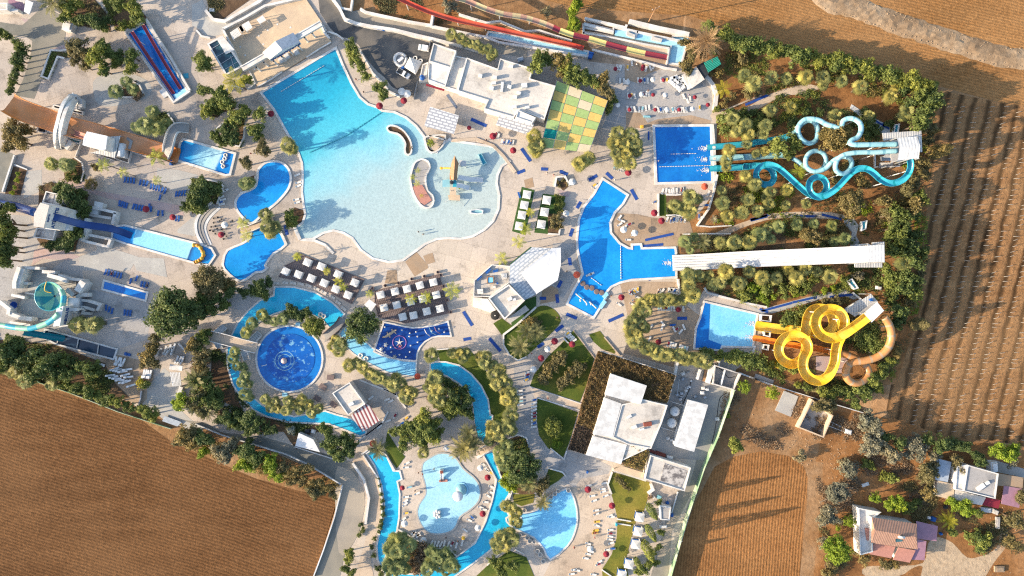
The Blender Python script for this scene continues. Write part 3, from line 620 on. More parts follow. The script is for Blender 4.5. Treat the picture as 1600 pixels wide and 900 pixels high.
for i,(q,l)in enumerate((('A3 565,447','white rooftop unit near the restaurant roof\'s stepped corner'),('A3 650,458','small grey rooftop box, upper of the dark trio on the restaurant'),('A3 645,490','small grey rooftop box, middle of the dark trio on the restaurant'),('A3 632,520','small grey rooftop box, lower of the dark trio on the restaurant'),('A3 692,512','long grey duct unit standing alone mid roof on the restaurant'),('A3 822,505','large square rooftop unit by the restaurant roof\'s notch'),('A3 790,548','white rooftop unit with pipes below the large square unit'),('A3 768,572','low rooftop unit on the restaurant beside the pipe run'),('A3 840,632','rooftop unit on the restaurant near the shade canopy edge'),('A3 735,512','pale cube unit just off the long duct on the restaurant'),('A3 745,392','low box on the raised rear bay of the restaurant roof'),('A3 765,630','tall narrow vent box above the lean-to roof'))):
 Ac(q,l,-.3+.2*(i%3),4.53,(1.2+.5*(i in(4,5)),.8+.5*(i==5),1.0+.3*(i%2))if i!=4 else(.8,3,.8))
A,B,D,E=[W(*p[:2],3.6)for p in Q('A3 1012,472 A4 262,588 A4 150,895 A3 918,862')]
r=Em('shade_canopy',((A+D)/2).xy.to_3d(),'large chequered green and yellow shade canopy on posts','shade canopy')
cm=[M('canopy_green',(.30,.41,.15),.8,.12),M('canopy_yellow',(.58,.41,.12),.8,.10),M('canopy_teal',(.0,.22,.19),.8,.08),M('canopy_cream',(.56,.48,.33),.8,.06)]
pat=['01010101','30101010','01030101','01010010',]
b=MB();nx,ny=4,7;cr=random.Random(9)
for i in range(nx):
 for j in range(ny):
  k=(i+j)%2
  if(i,j)in((1,0),(2,1),(3,6)):k=3
  if(i,j)==(0,5):k=2
  if(i,j)in((3,2),(2,3),(3,4),(2,5),(0,3)):k=1
  f=lambda u,v:A.lerp(B,u/nx).lerp(E.lerp(D,u/nx),v/ny)
  g=[f(i+.02,j+.02),f(i+.98,j+.02),f(i+.98,j+.98),f(i+.02,j+.98)]
  b.slab([v.xy for v in g],3.56,3.6,k)
b.B_('fabric',cm,r)
bb=MB()
for u in range(nx+1):bb.St([A.lerp(B,u/nx).xy,E.lerp(D,u/nx).xy],.12,3.44,3.55)
bb.B_('cable_frame',m['metal'],r)
for u in range(0,nx+1,2):
 for v in(0,3.5,7):
  p=A.lerp(B,u/nx).lerp(E.lerp(D,u/nx),v/ny);MB().post(p.x,p.y,0,3.5,.1).B_('post',m['metal'],r)
r=Th('stage_terrace','D1 270,220 1000,-100 1430,260 600,770','tan stage terrace with white parapets overlooking the deep end','terrace')
tp=XY('D1 225,130 700,-130 1150,-230 1325,30 1440,262 610,772 420,545')
MB().Pr(tp,0,.45).B_('floor',m['tan'],r)
b=MB();b.St(XY('D1 225,130 480,0 700,-130 1150,-230'),.7,0,1.6);b.St(XY('D1 225,130 330,330 420,545'),.6,0,1.6);b.St(XY('D1 610,772 760,690 885,605'),.35,.4,.75);b.St(XY('D1 1160,440 1300,350 1440,268'),.35,.4,.75);b.St(XY('D1 1325,60 1370,170 1425,230'),.6,0,1.4)
b.B_('parapet',m['white'],r)
b=MB();rr=random.Random(2)
for q in Q('D1 720,130 620,195 670,290 410,320 465,415 980,100 830,65 570,575 900,235'):
 v=W(*q[:2]);b.box((v.x,v.y,.45),(.5,.5,.03),.5)
b.B_('floor_lamp',m['white'],r)
for i in range(7):
 v=W(*Q('D1 %f,%f'%(1335+i*14,75+i*22))[0][:2]);MB().box((v.x,v.y,0),(1.1,.35,.3+.14*(6-i)),1.1).B_('step',m['cool'],r)
r=Th('portico','D1 420,545 1320,30 1270,210 640,590','long white portico of columns with a gabled centre lettered in blue','portico')
zt=5.2
a,b2=W(*Q('D1 420,560')[0][:2],zt),W(*Q('D1 1320,42')[0][:2],zt);ax=(b2-a).normalized();nx_=Vector((ax.y,-ax.x,0))
b=MB();b.St([a.xy,b2.xy],1.7,zt-.9,zt-.25);b.St([a.xy,b2.xy],.3,zt-.25,zt,off=.7);b.St([a.xy,b2.xy],.3,zt-.25,zt,off=-.7);b.B_('beam',m['white'],r)
GBL,GBR,GFR,GFL=[W(*p[:2],5.6)for p in Q('D1 655,378 1005,152 1082,262 738,462')]
rb_,rf_=GBL.lerp(GBR,.47),GFL.lerp(GFR,.47);up=Vector((0,0,1.5))
MB().Pr([v.xy for v in(GBL,GBR,GFR,GFL)],4.2,5.5).B_('gable_block',m['white'],r)
for nm,mm,q in(('roof_slope','white',(GBL,rb_+up,rf_+up,GFL)),('roof_slope','tilegrey',(rb_+up,GBR,GFR,rf_+up))):
 b=MB();b.add([v+Vector((0,0,.06))for v in q]+[v-Vector((0,0,.1))for v in q],[(3,2,1,0),(4,5,6,7),(0,1,5,4),(1,2,6,5),(2,3,7,6),(3,0,4,7)]);b.B_(nm,m[mm],r)
MB().add([GFL,GFR,rf_+up,GBL,GBR,rb_+up],[(0,1,2),(4,3,5)]).B_('pediment',m['tilewhite'],r)
for q in Q('D1 640,592 725,538 835,525 925,475 1015,412 1112,357 1178,262 1262,212'):
 v=W(*q[:2]);MB().La([(.32,.45),(.32,.6),(.26,.7),(.24,4.0),(.34,4.25)],v.xy,10).B_('column',m['white'],r)
def lettering(parent,txt,p0,p1,zc,size,mat,outward,name='lettering',depth=.06):
 0
 cu=bpy.data.curves.new('txt','FONT');cu.body=txt;cu.size=size;cu.extrude=depth;cu.align_x='CENTER';cu.align_y='CENTER';cu.offset=.02*size
 ob=bpy.data.objects.new('txt',cu);C.objects.link(ob);bpy.context.view_layer.update()
 me=bpy.data.meshes.new_from_object(ob);bpy.data.objects.remove(ob)
 d=(Vector(p1)-Vector(p0));wdt=d.length;d.normalize()
 X=np.array([v.co for v in me.vertices]);sx=wdt/max(1e-6,X[:,0].max()-X[:,0].min())
 mid=(Vector(p0)+Vector(p1))/2
 vs=[(mid.x+d.x*x*sx+outward.x*(.12+z),mid.y+d.y*x*sx+outward.y*(.12+z),zc+y)for x,y,z in X]
 MB().add(vs,[tuple(p.vertices)for p in me.polygons]).B_(name,m[mat],parent);bpy.data.meshes.remove(me)
ou=(rf_-rb_).xy.normalized()
fl,fr=GFL.xy.lerp(GFR.xy,.02),GFL.xy.lerp(GFR.xy,.98)
lettering(r,'WaterWorld',fl,fr,4.9,1.35,'navyletter',ou)
r=Th('glass_gallery','D1 40,290 330,330 400,510 240,620','low gallery with dark glass roof panels beside the stage terrace','building')
gp=XY('D1 25,280 200,185 430,540 240,640',3)
Wl(r,gp,0,2.7,'white');MB().St(offs(ccw(gp),.25,True),.5,2.6,3.1,True).B_('parapet',m['white'],r)
MB().Sh(ccw(offs(ccw(gp),.5,True)),2.75).B_('glass_roof',m['darkglass'],r)
MB().slab(XY('D1 135,225 205,190 338,350 238,400',3.2),3.05,3.25).B_('roof',m['white'],r)
for q in('D1 60,345 160,290','D1 110,440 225,375','D1 165,520 330,415','D1 200,585 380,480','D1 290,420 350,590'):MB().St(XY(q,2.9),.12,2.76,2.95).B_('glazing_bar',m['metal'],r)
for i,(q,lb)in enumerate((('D1 290,150 372,95 422,172 325,232','white slatted booth at the near end of the stage\'s back row'),('D1 385,90 420,70 452,125 420,150','narrow white slatted booth between two bigger ones on the stage'),('D1 425,62 500,18 545,95 480,138','white slatted booth in the middle of the stage\'s back row'),('D1 590,0 660,-45 700,10 630,52','white slatted booth at the far end of the stage\'s back row'))):
 p=XY(q,2.4);c=sum(p,Vector((0,0)))/4;r=Em('market_booth',(c.x,c.y,0),lb,'booth','booths at the back of the stage')
 for v in p:MB().post(v.x,v.y,.45,2.3,.09,5).B_('post',m['white'],r)
 b=MB()
 for k in range(7):b.St([p[0].lerp(p[1],(k+.2)/7),p[3].lerp(p[2],(k+.2)/7)],.34,2.3,2.45)
 b.B_('slat_roof',m['loungew'],r)
for i,q in enumerate(Q('D1 880,475 945,430 1050,385')):
 v=W(*q[:2]);o=MB().box((v.x,v.y,.45),(1.6,1.5,.7),.5).box((v.x,v.y,1.15),(1.3,1.2,.15),.5).B_('stage_block',m['cool']);tag(o,U_(ORD[i]+' pale block from the glass gallery below the lettered gable'),'block','pale blocks under the gable')
r=Th('bar_building','D7 60,380 375,255 505,560 330,725','white octagonal bar with a roof terrace and square upper block','building')
Bk(r,'D7 60,382 218,243 376,256 370,405 200,530 54,526',3.2,'white','roofcream',.7)
Bk(r,'D7 183,540 366,415 507,560 328,728',5.8,'white','roofcream',.8,pw=.45)
p=XY('D7 55,530 180,540 255,640 205,668 120,635 50,615');MB().Pr(p,0,.8).B_('step',m['white'],r);MB().Pr(XY('D7 120,540 180,545 250,645 200,655 140,600'),.8,1.4).B_('step',m['cool'],r)
for q in('D7 510,600 545,640 380,755 345,725',):MB().slab(XY(q),1.9,2.0).B_('canopy',m['roofgrey'],r)
r=Th('shade_roof','D7 375,240 560,90 745,100 610,500 500,555','shell-tiled shade roof joined to the octagonal bar','shade roof')
sp=XY('D7 376,246 562,92 745,100 470,320 610,500 502,556 372,408',4.2);MB().slab(sp,4.0,4.2).B_('roof',m['scallop2'],r)
MB().St([v for v in XY('D7 372,242 562,88',4.4)],.3,3.9,4.35).B_('trim',m['deckgreen'],r)
for v in XY('D7 385,260 470,170 560,105 700,110 480,540',4):MB().post(v.x,v.y,0,4.0,.12).B_('post',m['white'],r)
r=Th('membrane_roof','D7 470,320 745,100 820,250 610,500','big white tensile membrane roof beside the octagonal bar','membrane roof')
mp=[W(*p[:2],z)for p,z in zip(Q('D7 470,320 745,100 822,94 822,250 796,382 610,502'),(5.6,5.6,5.3,5.2,5.1,5.3))]
b=MB();b.add([v for v in mp]+[v-Vector((0,0,.1))for v in mp],[(5,4,3,2,1,0),(6,7,8,9,10,11)]+[(i,(i+1)%6,6+(i+1)%6,6+i)for i in range(6)]);b.B_('membrane',m['tilewhite'],r)
for v in mp:MB().post(v.x*.995,v.y*.995,0,v.z-.1,.13).B_('mast',m['white'],r)
v=W(*Q('D7 245,690')[0][:2]);r=Em('water_tank',(v.x,v.y,0),'round black tank at the foot of the octagonal bar','tank')
MB().La([(0,1.65),(1.0,1.6),(1.35,1.4),(1.4,1.2),(1.4,0)],v.xy,18).B_('shell',m['tyre'],r,smooth=True);MB().La([(0,1.75),(.2,1.74),(.2,1.6)],v.xy,8).B_('lid',m['white'],r)
zr=3.25
for q,lb,sz,a in(('D7 205,380','white hot tub in a timber surround on the bar\'s roof terrace',0,.6),):
 v=W(*Q(q)[0][:2],zr);r=Em('hot_tub',(v.x,v.y,zr),lb,'hot tub')
 MB().St([Vector((v.x+x,v.y+y))for x,y in((-.95,-.95),(.95,-.95),(.95,.95),(-.95,.95))],.3,zr,zr+.8,True).B_('surround',m['wood'],r);MB().box((v.x,v.y,zr),(1.6,1.6,.65)).B_('tub_water',m['sky'],r)
for i,(q,lb,mt,sz,a)in enumerate((('D7 105,360 ','blue cushioned bench at the lower corner of the bar terrace','bluefab',(1.9,.8,.5),.8),('D7 185,300','blue cushioned bench along the bar terrace\'s long edge','bluefab',(1.9,.8,.5),.8),('D7 250,300','blue and white daybed near the bar terrace\'s top corner','bluefab',(1.6,.7,.5),.3),('D7 325,345','white square table at the inner end of the bar terrace','loungew',(1.8,1.6,.7),.05),('D7 115,480','white table with dark cut-out top on the bar terrace','loungew',(1.8,1.5,.7),.1),('D7 265,410','small blue stool by the hot tub','bluefab',(.6,.6,.5),0),('D7 240,440','small white stool by the hot tub','loungew',(.7,.7,.5),0))):
 v=W(*Q(q)[0][:2],zr);b=MB().box((v.x,v.y,zr),sz,a)
 if sz[0]>1.5:b.box((v.x+.3*math.sin(a),v.y-.3*math.cos(a),zr+sz[2]),(sz[0],.2,.35),a)
 o=b.B_('terrace_bench' if 'bench' in lb or 'daybed' in lb else 'terrace_table' if 'table' in lb else 'stool',m[mt]);tag(o,U_(lb),'bench' if 'be' in lb else 'table')
v=W(*Q('D7 375,545')[0][:2],5.85);Ac('D7 375,545','white rooftop unit on the bar\'s upper block',.5,5.83,(1.4,1,.9));Ac('D7 415,550','dark-sided rooftop unit beside the white one on the bar',.2,5.83,(.9,.7,.8))
r=Th('vine_restaurant','P 954,584 1043,632 1017,700 916,710','white-roofed restaurant framed by brown vine-covered pergolas','building');BR=r
Bk(r,'P 971,632 1005,624 1043,633 1034,660 1017,701 980,694 957,683',4.8,'white','roofcream',.35)
for q,h in(('P 954.7,584 1010.7,602.7 1001,632 945.5,617',5.6),('P 944.5,621 971,631 957,683 927,679',5.2),('P 926.5,681 979.5,695 970.7,725.3 915.5,711',4.4)):
 p=XY(q,h);Wl(r,p,0,h-.2,'white');MB().slab(p,h-.18,h).B_('roof',m['roofwhite'],r)
Bk(BR,'P 953,590 1008,605 1000,628 1040,634 1016,699 969,721 920,708 944,622',4.0,'white','roofcream',.25)
r=Th('vine_pergola','B7 205,405 660,545 610,710 60,900','L-shaped pergola roof smothered in brown vines round the white-roofed restaurant','pergola')
vp=XY('B7 205,405 660,548 608,712 470,684 488,612 280,542 170,885 C3 510,188 402,158 B7 60,890 150,560',3.6)
MB().slab(vp,3.25,3.5).B_('lattice',m['vinedark']if 'vinedark' in m else m['wood'],r)
VINE=r,vp
for v in XY('B7 215,420 640,560 600,690 75,880 150,600 440,490',3):MB().post(v.x,v.y,0,3.25,.12).B_('post',m['white'],r)
MB().St(XY('B7 205,403 660,545 610,712',3.6),.3,3.2,3.75).B_('edge_beam',m['roofcream'],r)
r=Th('vine_box','C3 760,125 880,165 840,285 715,245','small square vine roof tucked against the restaurant\'s lower corner','pergola')
vq=XY('C3 757,124 882,166 842,284 716,246',3.4);MB().slab(vq,3.0,3.3).B_('lattice',m['wood'],r);VINE2=r,vq
for v in vq:MB().post(v.x,v.y,0,3.0,.12).B_('post',m['white'],r)
r=Th('kitchen_annex','C3 890,195 1120,260 1080,400 865,330','pale annex with a mottled grey roof panel below the vine restaurant','building')
Bk(r,'C3 885,190 1122,264 1085,402 850,330',3.6,'white','roofcream',.4)
MB().slab(XY('C3 968,240 1102,285 1068,382 944,340',3.7),3.64,3.72).B_('roof_panel',m['roofstain'],r)
MB().slab(XY('C3 664,278 720,255 850,295 840,330',2.6),2.4,2.6).B_('awning',m['tan'],r)
Ac('C3 790,25','rooftop unit with a bent flue on the vine restaurant roof',.4,4.85,(1.5,.9,.8));Ac('C3 835,38','white rooftop unit beside the bent flue on the restaurant',.2,4.85,(1.3,.6,.7));Ac('C3 868,8','red-brown cabinet on the vine restaurant roof',.15,4.85,(2.4,1.2,.9)).data.materials[0]=m['rust']
Ac('B7 385,790','white dish unit by the inner corner of the restaurant roof',.5,4.85,(1.6,.7,.5))
r=Th('plant_shed','E8 380,430 530,465 420,825 275,780','long white flat-roofed plant shed beside two silver tanks','building')
p=XY('E8 380,428 528,466 420,826 273,782',4);Wl(r,p,0,3.7,'cool');MB().slab(ccw(offs(ccw(p),-.15,True)),3.72,4).B_('roof',m['roofwhite'],r)
Sh('pavement','E8 275,225 550,300 715,330 540,900 120,860 90,800 190,460',.07,m['concrete'])
for i,q in enumerate(Q('E8 272,514 248,604')):
 v=W(*q[:2],1.5);r=Em('filter_tank',(v.x,v.y,0),('upper' if i==0 else 'lower')+' of two round silver filter tanks beside the plant shed','tank','silver tanks in the plant yard')
 MB().La([(0,2.9),(.7,2.8),(1.25,2.4),(1.5,1.8),(1.5,.9),(1.2,.5)],v.xy,20).B_('shell',m['cool'],r,smooth=True);MB().La([(0,3.05),(.25,3.03),(.25,2.8)],v.xy,8).B_('hatch',m['metal'],r)
 for a in(0,2.1,4.2):MB().post(v.x+1.05*math.cos(a),v.y+1.05*math.sin(a),0,.9,.1,5).B_('leg',m['metal'],r)
for i,(q,lb)in enumerate((('E8 240,435 340,465 320,545','white pipe bent round the upper silver tank'),('E8 160,635 270,668 295,590','white pipe bent round the lower silver tank'),('E8 265,690 285,640','short white pipe between the lower tank and the shed'),('E8 300,260 285,380 330,400','grey pipe run at the top of the plant yard'),('E8 390,280 380,340 330,450','dark pipe run along the shed side of the plant yard'),('E8 345,310 350,370 310,420 320,445','crooked pipe in the middle of the plant yard'),('E8 680,370 630,400 610,470 600,560 580,680 560,760','black hose snaking along the green fence'),('E8 560,190 600,170 650,200 690,250 740,240','black hose looped on the roofless store'))):
 pts3=[(*v,.9 if 'hose' not in lb else.15)for v in XY(q)];pts3=[tuple(v)for v in spline(pts3,4,False)]if 'hose' in lb else pts3
 o=MB().tube(pts3,.13 if 'hose' not in lb else.09,7).B_('pipe' if 'hose' not in lb else 'hose',m['white' if 'white' in lb else 'metal' if 'grey' in lb or 'crook' in lb else 'tyre']);tag(o,U_(lb),'pipe')
pr=random.Random(11)
for i,q in enumerate(Q('E8 330,258 395,275 365,330 285,380 320,370 310,415 355,350 380,320 215,720 245,735 480,365 500,400 490,330 520,340 425,395 330,215 370,205 600,570')):
 v=W(*q[:2]);s=pr.uniform(.6,1.2);o=MB().box((v.x,v.y,0),(s,s*.8,s*pr.uniform(.6,1.2)),pr.random()).box((v.x,v.y,s*.6),(s*.5,s*.5,s*.8),pr.random()).B_('pump_unit',m[pr.choice(['cool','metal','roofgrey','white'])])
 tag(o,U_(ORD[i]+' small pump or cabinet from the red-brown scrap in the plant yard'),'pump','small equipment in the plant yard')
r=Th('roofless_store','E8 560,170 760,200 710,330 560,290','roofless grey store divided in two at the head of the green fence','building')
sp=XY('E8 570,150 768,215 712,335 555,292');MB().Pr(sp,0,.12).B_('floor',m['concrete'],r);MB().St(ccw(sp),.35,0,2.4,True).B_('wall',m['roofcream'],r);MB().St(XY('E8 650,185 618,305'),.3,.1,2.2).B_('partition',m['cool'],r)
for q,lb in(('E8 545,150 590,160 545,300 520,290','broad white wall block beside the roofless store'),('E8 465,185 482,190 455,270 440,262','narrow white wall block in the plant yard\'s upper bay'),('E8 285,125 305,130 285,220 265,215','narrow white wall block against the crescent of palms')):
 tag(MB().Pr(XY(q,2),0,2.0).B_('wall',m['white']),U_(lb),'wall')
tag(MB().Pr(XY('E8 505,180 545,185 520,285 485,275'),0,.5).B_('timber_ramp',m['wood']),'sandy timber ramp between white wall blocks in the plant yard','ramp')
o=MB().box((*W(*Q('E8 110,830')[0][:2]).xy,0),(3,.8,.7),-.4).box((*W(*Q('E8 160,845')[0][:2]).xy,0),(3.2,1.1,.5),-.35).B_('scrap_heap',m['rust']);tag(o,'dark red scrap sheets below the vine restaurant','scrap')
v=W(*Q('E8 228,870')[0][:2]);r=Em('water_tank',(v.x,v.y,0),'small white lying tank beside the red-brown scrap','tank');MB().tube([(v.x-.9,v.y+.2,.7),(v.x+.9,v.y-.2,.7)],.6,12).B_('shell',m['white'],r,smooth=True);MB().box((v.x,v.y,0),(1.4,.7,.3),-.2).B_('cradle',m['metal'],r)
fp=XY('E8 715,338 670,470 P 1118,680 C3 1190,250 1085,560 990,900 960,1000')
r=Em('mesh_fence',(fp[2].x,fp[2].y,0),'long pale green mesh fence beside the red ploughed field','fence')
MB().St(fp,.12,0,3.2).B_('mesh_panel',m['greenfence'],r)
for a,b2 in zip(fp,fp[1:]):
 n=max(1,int((b2-a).length/6))
 for k in range(n):
  q=a.lerp(b2,k/n);MB().post(q.x+.2,q.y,0,3.35,.1,6).B_('post',m['metal'],r)
r=Th('snack_bar','E4 800,480 950,420 1130,350','small bar with white, black and green roof sections by the hedge','building')
for q,h,mt in(('E4 858,478 940,420 1005,520 905,590',3.3,'roofcream'),('E4 943,418 1000,380 1040,470 1005,516',3.0,'dark'),('E4 998,385 1105,340 1135,400 1035,465',3.4,'ribgreen'),('E4 825,485 850,475 905,580 885,600',2.8,'white')):
 p=XY(q,h);Wl(r,ccw(offs(ccw(p),.3,True)),0,h-.15,'cool');MB().slab(p,h-.15,h).B_('roof',m[mt],r)
r=Th('kiosk','B5 825,650 925,590 1020,720 915,780','white kiosk with a red and white striped lean-to by the round pool','kiosk')
Bk(r,'B5 823,652 925,588 1018,716 916,782',3.6,'white','roofcream',.5)
MB().slab(XY('B5 1020,716 1040,728 1100,815 1000,880 928,785',3.1),2.95,3.1).B_('striped_roof',m['ribrw'],r)
for v in XY('B5 1095,812 1000,872',3):MB().post(v.x,v.y,0,2.95,.1).B_('post',m['white'],r)
Ac('B5 935,715','dusty rooftop unit on the white kiosk',.5,3.65,(1.6,1.0,.8))
r=Th('pump_house','C1 850,65 940,100 970,170 835,135','low white shed roof beside the service road bend','shed')
p=XY('C1 850,62 935,100 975,175 830,138',2.6);Wl(r,p,0,2.4,'cool');MB().slab(p,2.42,2.6).B_('roof',m['tilewhite'],r)
r=Th('white_shed','E6 800,320 890,330 870,440 800,430','small grey-roofed shed beside the cypresses and service lane','shed')
Bk(r,'E6 800,315 893,328 878,438 805,432',2.8,'cool','roofgrey',.25)
r=Th('house','B8 290,585 525,620 530,755 290,715','two-storey house with a brown tiled roof and a pink tiled porch','house')
p=ccw(XY('B8 292,590 522,624 526,750 288,718',6));Wl(r,p,0,5.8,'white')
g=[W(*q[:2],z)for q,z in zip(Q('B8 285,583 528,618 533,757 283,722 300,652 525,690'),(6,6,6,6,7.6,7.6))]
b=MB();b.add(g+[v-Vector((0,0,.2))for v in g],[(1,0,4,5),(3,2,5,4),(0,3,4),(2,1,5),(0,1,7,6),(1,2,8,7),(2,3,9,8),(3,0,6,9)]);b.B_('roof',m['tileb'],r)
for q,h in(('B8 297,724 412,742 390,805 273,782',3.4),('B8 430,746 522,762 490,828 400,812',3.4)):
 p=XY(q,h);Wl(r,ccw(offs(ccw(p),.4,True)),0,h-.2,'white');MB().slab(p,h-.2,h).B_('porch_roof',m['tilepink'],r)
Bk(r,'B8 205,528 330,550 286,585 283,765 215,782',3.2,'white','white',.8)
MB().Pr(XY('B8 245,640 275,640 275,700 255,705',3.3),3.2,4).B_('roof_hatch',m['tilepink'],r)
for q,h,lb in(('B8 525,603 642,630 635,712 528,698',3.0,'bright'),('B8 530,700 580,712 570,815 500,812',2.8,'dark')):
 MB().slab(XY(q,h),h-.12,h).B_('carport_roof',m['mauve'],r)
for v in XY('B8 635,632 630,705 565,810',3):MB().post(v.x,v.y,0,2.8,.09).B_('post',m['white'],r)
v=W(*Q('B8 435,692')[0][:2],7);hw=Em('solar_heater',(v.x,v.y,6.6),'solar water heater with a white drum on the brown tiled roof','solar heater')
MB().tube([(v.x-.9,v.y+.6,8.1),(v.x+.9,v.y+.4,8.1)],.38,12).B_('drum',m['white'],hw,smooth=True);MB().box((v.x-.2,v.y-.5,6.9),(2,1.6,.12),.1).B_('panel',m['darkglass'],hw);MB().box((v.x,v.y+.4,6.6),(1.6,.4,1.2),0).B_('frame',m['metal'],hw)
r=Th('house','B8 630,265 965,345 950,480 630,465','rambling flat-roofed house with tan, grey and white roof sections','house')
Bk(r,'B8 800,298 967,345 950,482 778,440',4.2,'white','roofgrey',.35);Bk(r,'B8 742,305 800,296 778,440 732,432',3.9,'white','white',.3)
for q,h,mt in(('B8 630,262 716,284 696,392 628,380',3.2,'tilegrey'),('B8 638,384 733,404 728,492 630,466',3.0,'tan'),('B8 735,432 902,476 880,518 730,488',2.9,'roofcream')):
 p=XY(q,h);Wl(r,ccw(offs(ccw(p),.2,True)),0,h-.15,'cool');MB().slab(p,h-.15,h).B_('roof',m[mt],r)
MB().slab(XY('B8 892,474 982,490 970,536 884,516',2.7),2.6,2.7).B_('awning',m['red'],r)
Ac('B8 870,418','solar panel rack on the rambling flat-roofed house',.6,4.25,(2.6,1.2,.6));Ac('B8 905,395','blue-grey rooftop box on the rambling flat-roofed house',.5,4.25,(1.2,.8,.7))
r=Th('carport','B8 960,350 1100,370 1095,420 1080,530 960,510','mauve and brown sheet-roofed carport beside the rambling house','carport')
MB().slab(XY('B8 1000,412 1097,428 1082,532 985,510',2.8),2.7,2.8).B_('roof',m['mauve'],r);MB().slab(XY('B8 968,345 1105,368 1100,424 960,410',2.6),2.5,2.6).B_('roof',m['brownslab'],r)
for v in XY('B8 1095,430 1080,528 990,508 1100,372',2.7):MB().post(v.x,v.y,0,2.6,.08).B_('post',m['metal'],r)
r=Th('ruined_hut','C4 630,120 720,190 680,280 575,240','roofless ruined hut with a grey floor in the trodden earth','ruin')
p=XY('C4 630,122 718,190 678,282 572,240');MB().Pr(p,0,.06).B_('floor',m['concrete'],r);MB().St(ccw(p),.4,0,2.4,True).B_('wall',m['tan'],r)
o=MB().Pr(XY('C4 480,172 520,85 582,110 548,200'),0,.2).B_('concrete_slab',m['palepave']);tag(o,'broken pale concrete slab beside the roofless hut','slab')
o=MB().Pr(XY('C4 395,10 475,40 470,55 388,28'),0,.3).B_('concrete_slab',m['concrete']);tag(o,'long grey concrete slab by the garden boundary wall','slab')
Sh('terrain','B8 940,270 1108,320 1108,368 950,335',.06,m['concrete'])
r=Th('gatehouse','F5 -60,60 110,20 400,170 400,0','white walled gatehouse court with a purple-brown floor in the corner','building')
Bk(r,'F5 -200,50 130,50 130,165 -200,165',3,'white','roofcream',.4);MB().Pr(XY('F5 135,0 390,0 370,185 135,185'),0,.15).B_('floor',m['mauve'],r)
MB().St(XY('F5 -200,200 130,195 360,205'),.9,0,2.2).B_('wall',m['white'],r);MB().slab(XY('F5 400,-10 520,40 455,225 372,180',3),2.6,3).B_('canopy',m['tilewhite'],r);MB().post(*W(46,10).xy,0,2.6,.15).B_('post',m['white'],r)
MB().slab(XY('F5 220,-30 400,-30 385,40 240,10',3),2.8,3).B_('canopy',m['roofcream'],r)
def uprof(rad,th=.09,n=7,wallh=None):
 0
 a=[(-rad*math.cos(PI*k/n),rad*(1-math.sin(PI*k/n))*1.0)for k in range(n+1)]
 R=rad+th;o=[(R*math.cos(PI*k/n),rad-R*math.sin(PI*k/n))for k in range(n+1)]
 return a+o
def flatprof(w,wallh,th=.12):
 h=w/2
 return[(-h,wallh),(-h+.1,.1),(-h+.35,0),(h-.35,0),(h-.1,.1),(h,wallh),(h+th,wallh),(h+.02,-th),(-h-.02,-th),(-h-th,wallh)]
def lift(q,zs,n=4,smooth=True):
 0
 P=Q(q);m_=len(P);Z=np.interp(np.arange(m_),np.linspace(0,m_-1,len(zs)),zs)
 pts=[tuple(W(p[0],p[1],z))for p,z in zip(P,Z)]
 return[tuple(v)for v in spline(pts,n,False)]if smooth else pts
def posts(r,path,step,z0=0.0,rad=.13,mat='cool',drop=.1,arm=0):
 acc=step*.6;
 for a,b in zip(path,path[1:]):
  acc+=math.dist(a,b)
  if acc>step and b[2]>1.6:
   acc=0;MB().post(b[0],b[1],z0,b[2]-drop,rad,6).B_('support_post',m[mat],r)
def slide(label,q,zs,prof,mats,step=7,name='water_slide',n=4,segf=None,postmat='cool',tube=None,partname='channel'):
 path=lift(q,zs,n);c=path[-1]
 r=Em(name,(c[0],c[1],0),U_(label),'water slide')
 if tube:MB().tube(path,tube,10,0,segf).B_('tube',[m[k]for k in mats],r,smooth=True)
 else:MB().sweep(path,prof,0,True,segf).B_(partname,[m[k]for k in mats],r,smooth=False)
 if step:posts(r,path,step,mat=postmat)
 return r,path
joint=lambda every,a=0,b=1:(lambda i:b if i%every==0 else a)
m['yellowj']=M('worn_yellow_joint',(.66,.37,.03),.5);m['joint']=M('weathered_joint',(.15,.34,.41),.5)
r,p1=slide('blue tube slide looping twice through the upper garden','B2 905,245 850,245 780,247 720,248 660,248 632,240 640,222 675,205 695,165 690,125 655,98 620,95 590,110 582,140 560,150 530,140 490,128 450,105 405,97 365,102 335,130 325,165 345,215 390,240 430,222 440,180 436,140 415,112 380,108 340,135 310,175 270,198',(13,12.4,11.6,10.8,9.6,8.4,7.2,6,4.8,3.6,2.8),None,('tealpale','joint'),9,tube=.76,segf=joint(5))
q1=lift('B2 275,196 235,212 180,222 120,230 50,240 0,246 B1 1120,20 1000,28 900,37 845,42',(3.0,2.2,1.2,.7,.5))
MB().sweep(q1,uprof(.82)).B_('open_channel',m['teal'],r);posts(r,q1,8)
r,p2=slide('pale blue tube slide with a double bend, middle of three from the tower','B2 905,285 850,287 780,292 710,292 650,296 600,306 562,330 545,370 552,402 585,418 622,400 640,365 632,332 600,318 560,326 525,350 490,385 450,402 410,402 375,375 372,330 395,296 435,284 475,300 490,340 478,378 445,402 400,400 360,378 330,350 295,328',(12.6,12,11.2,10.2,9,8,7,5.8,4.8,3.8,3),None,('tealpale','joint'),9,tube=.72,segf=joint(5))
q2=lift('B2 300,330 262,318 220,312 150,315 80,320 0,324 B1 1150,92 1020,100 920,104 858,106',(3.0,2.2,1.4,.9,.5))
MB().sweep(q2,uprof(.82)).B_('open_channel',m['tealpale'],r);posts(r,q2,8)
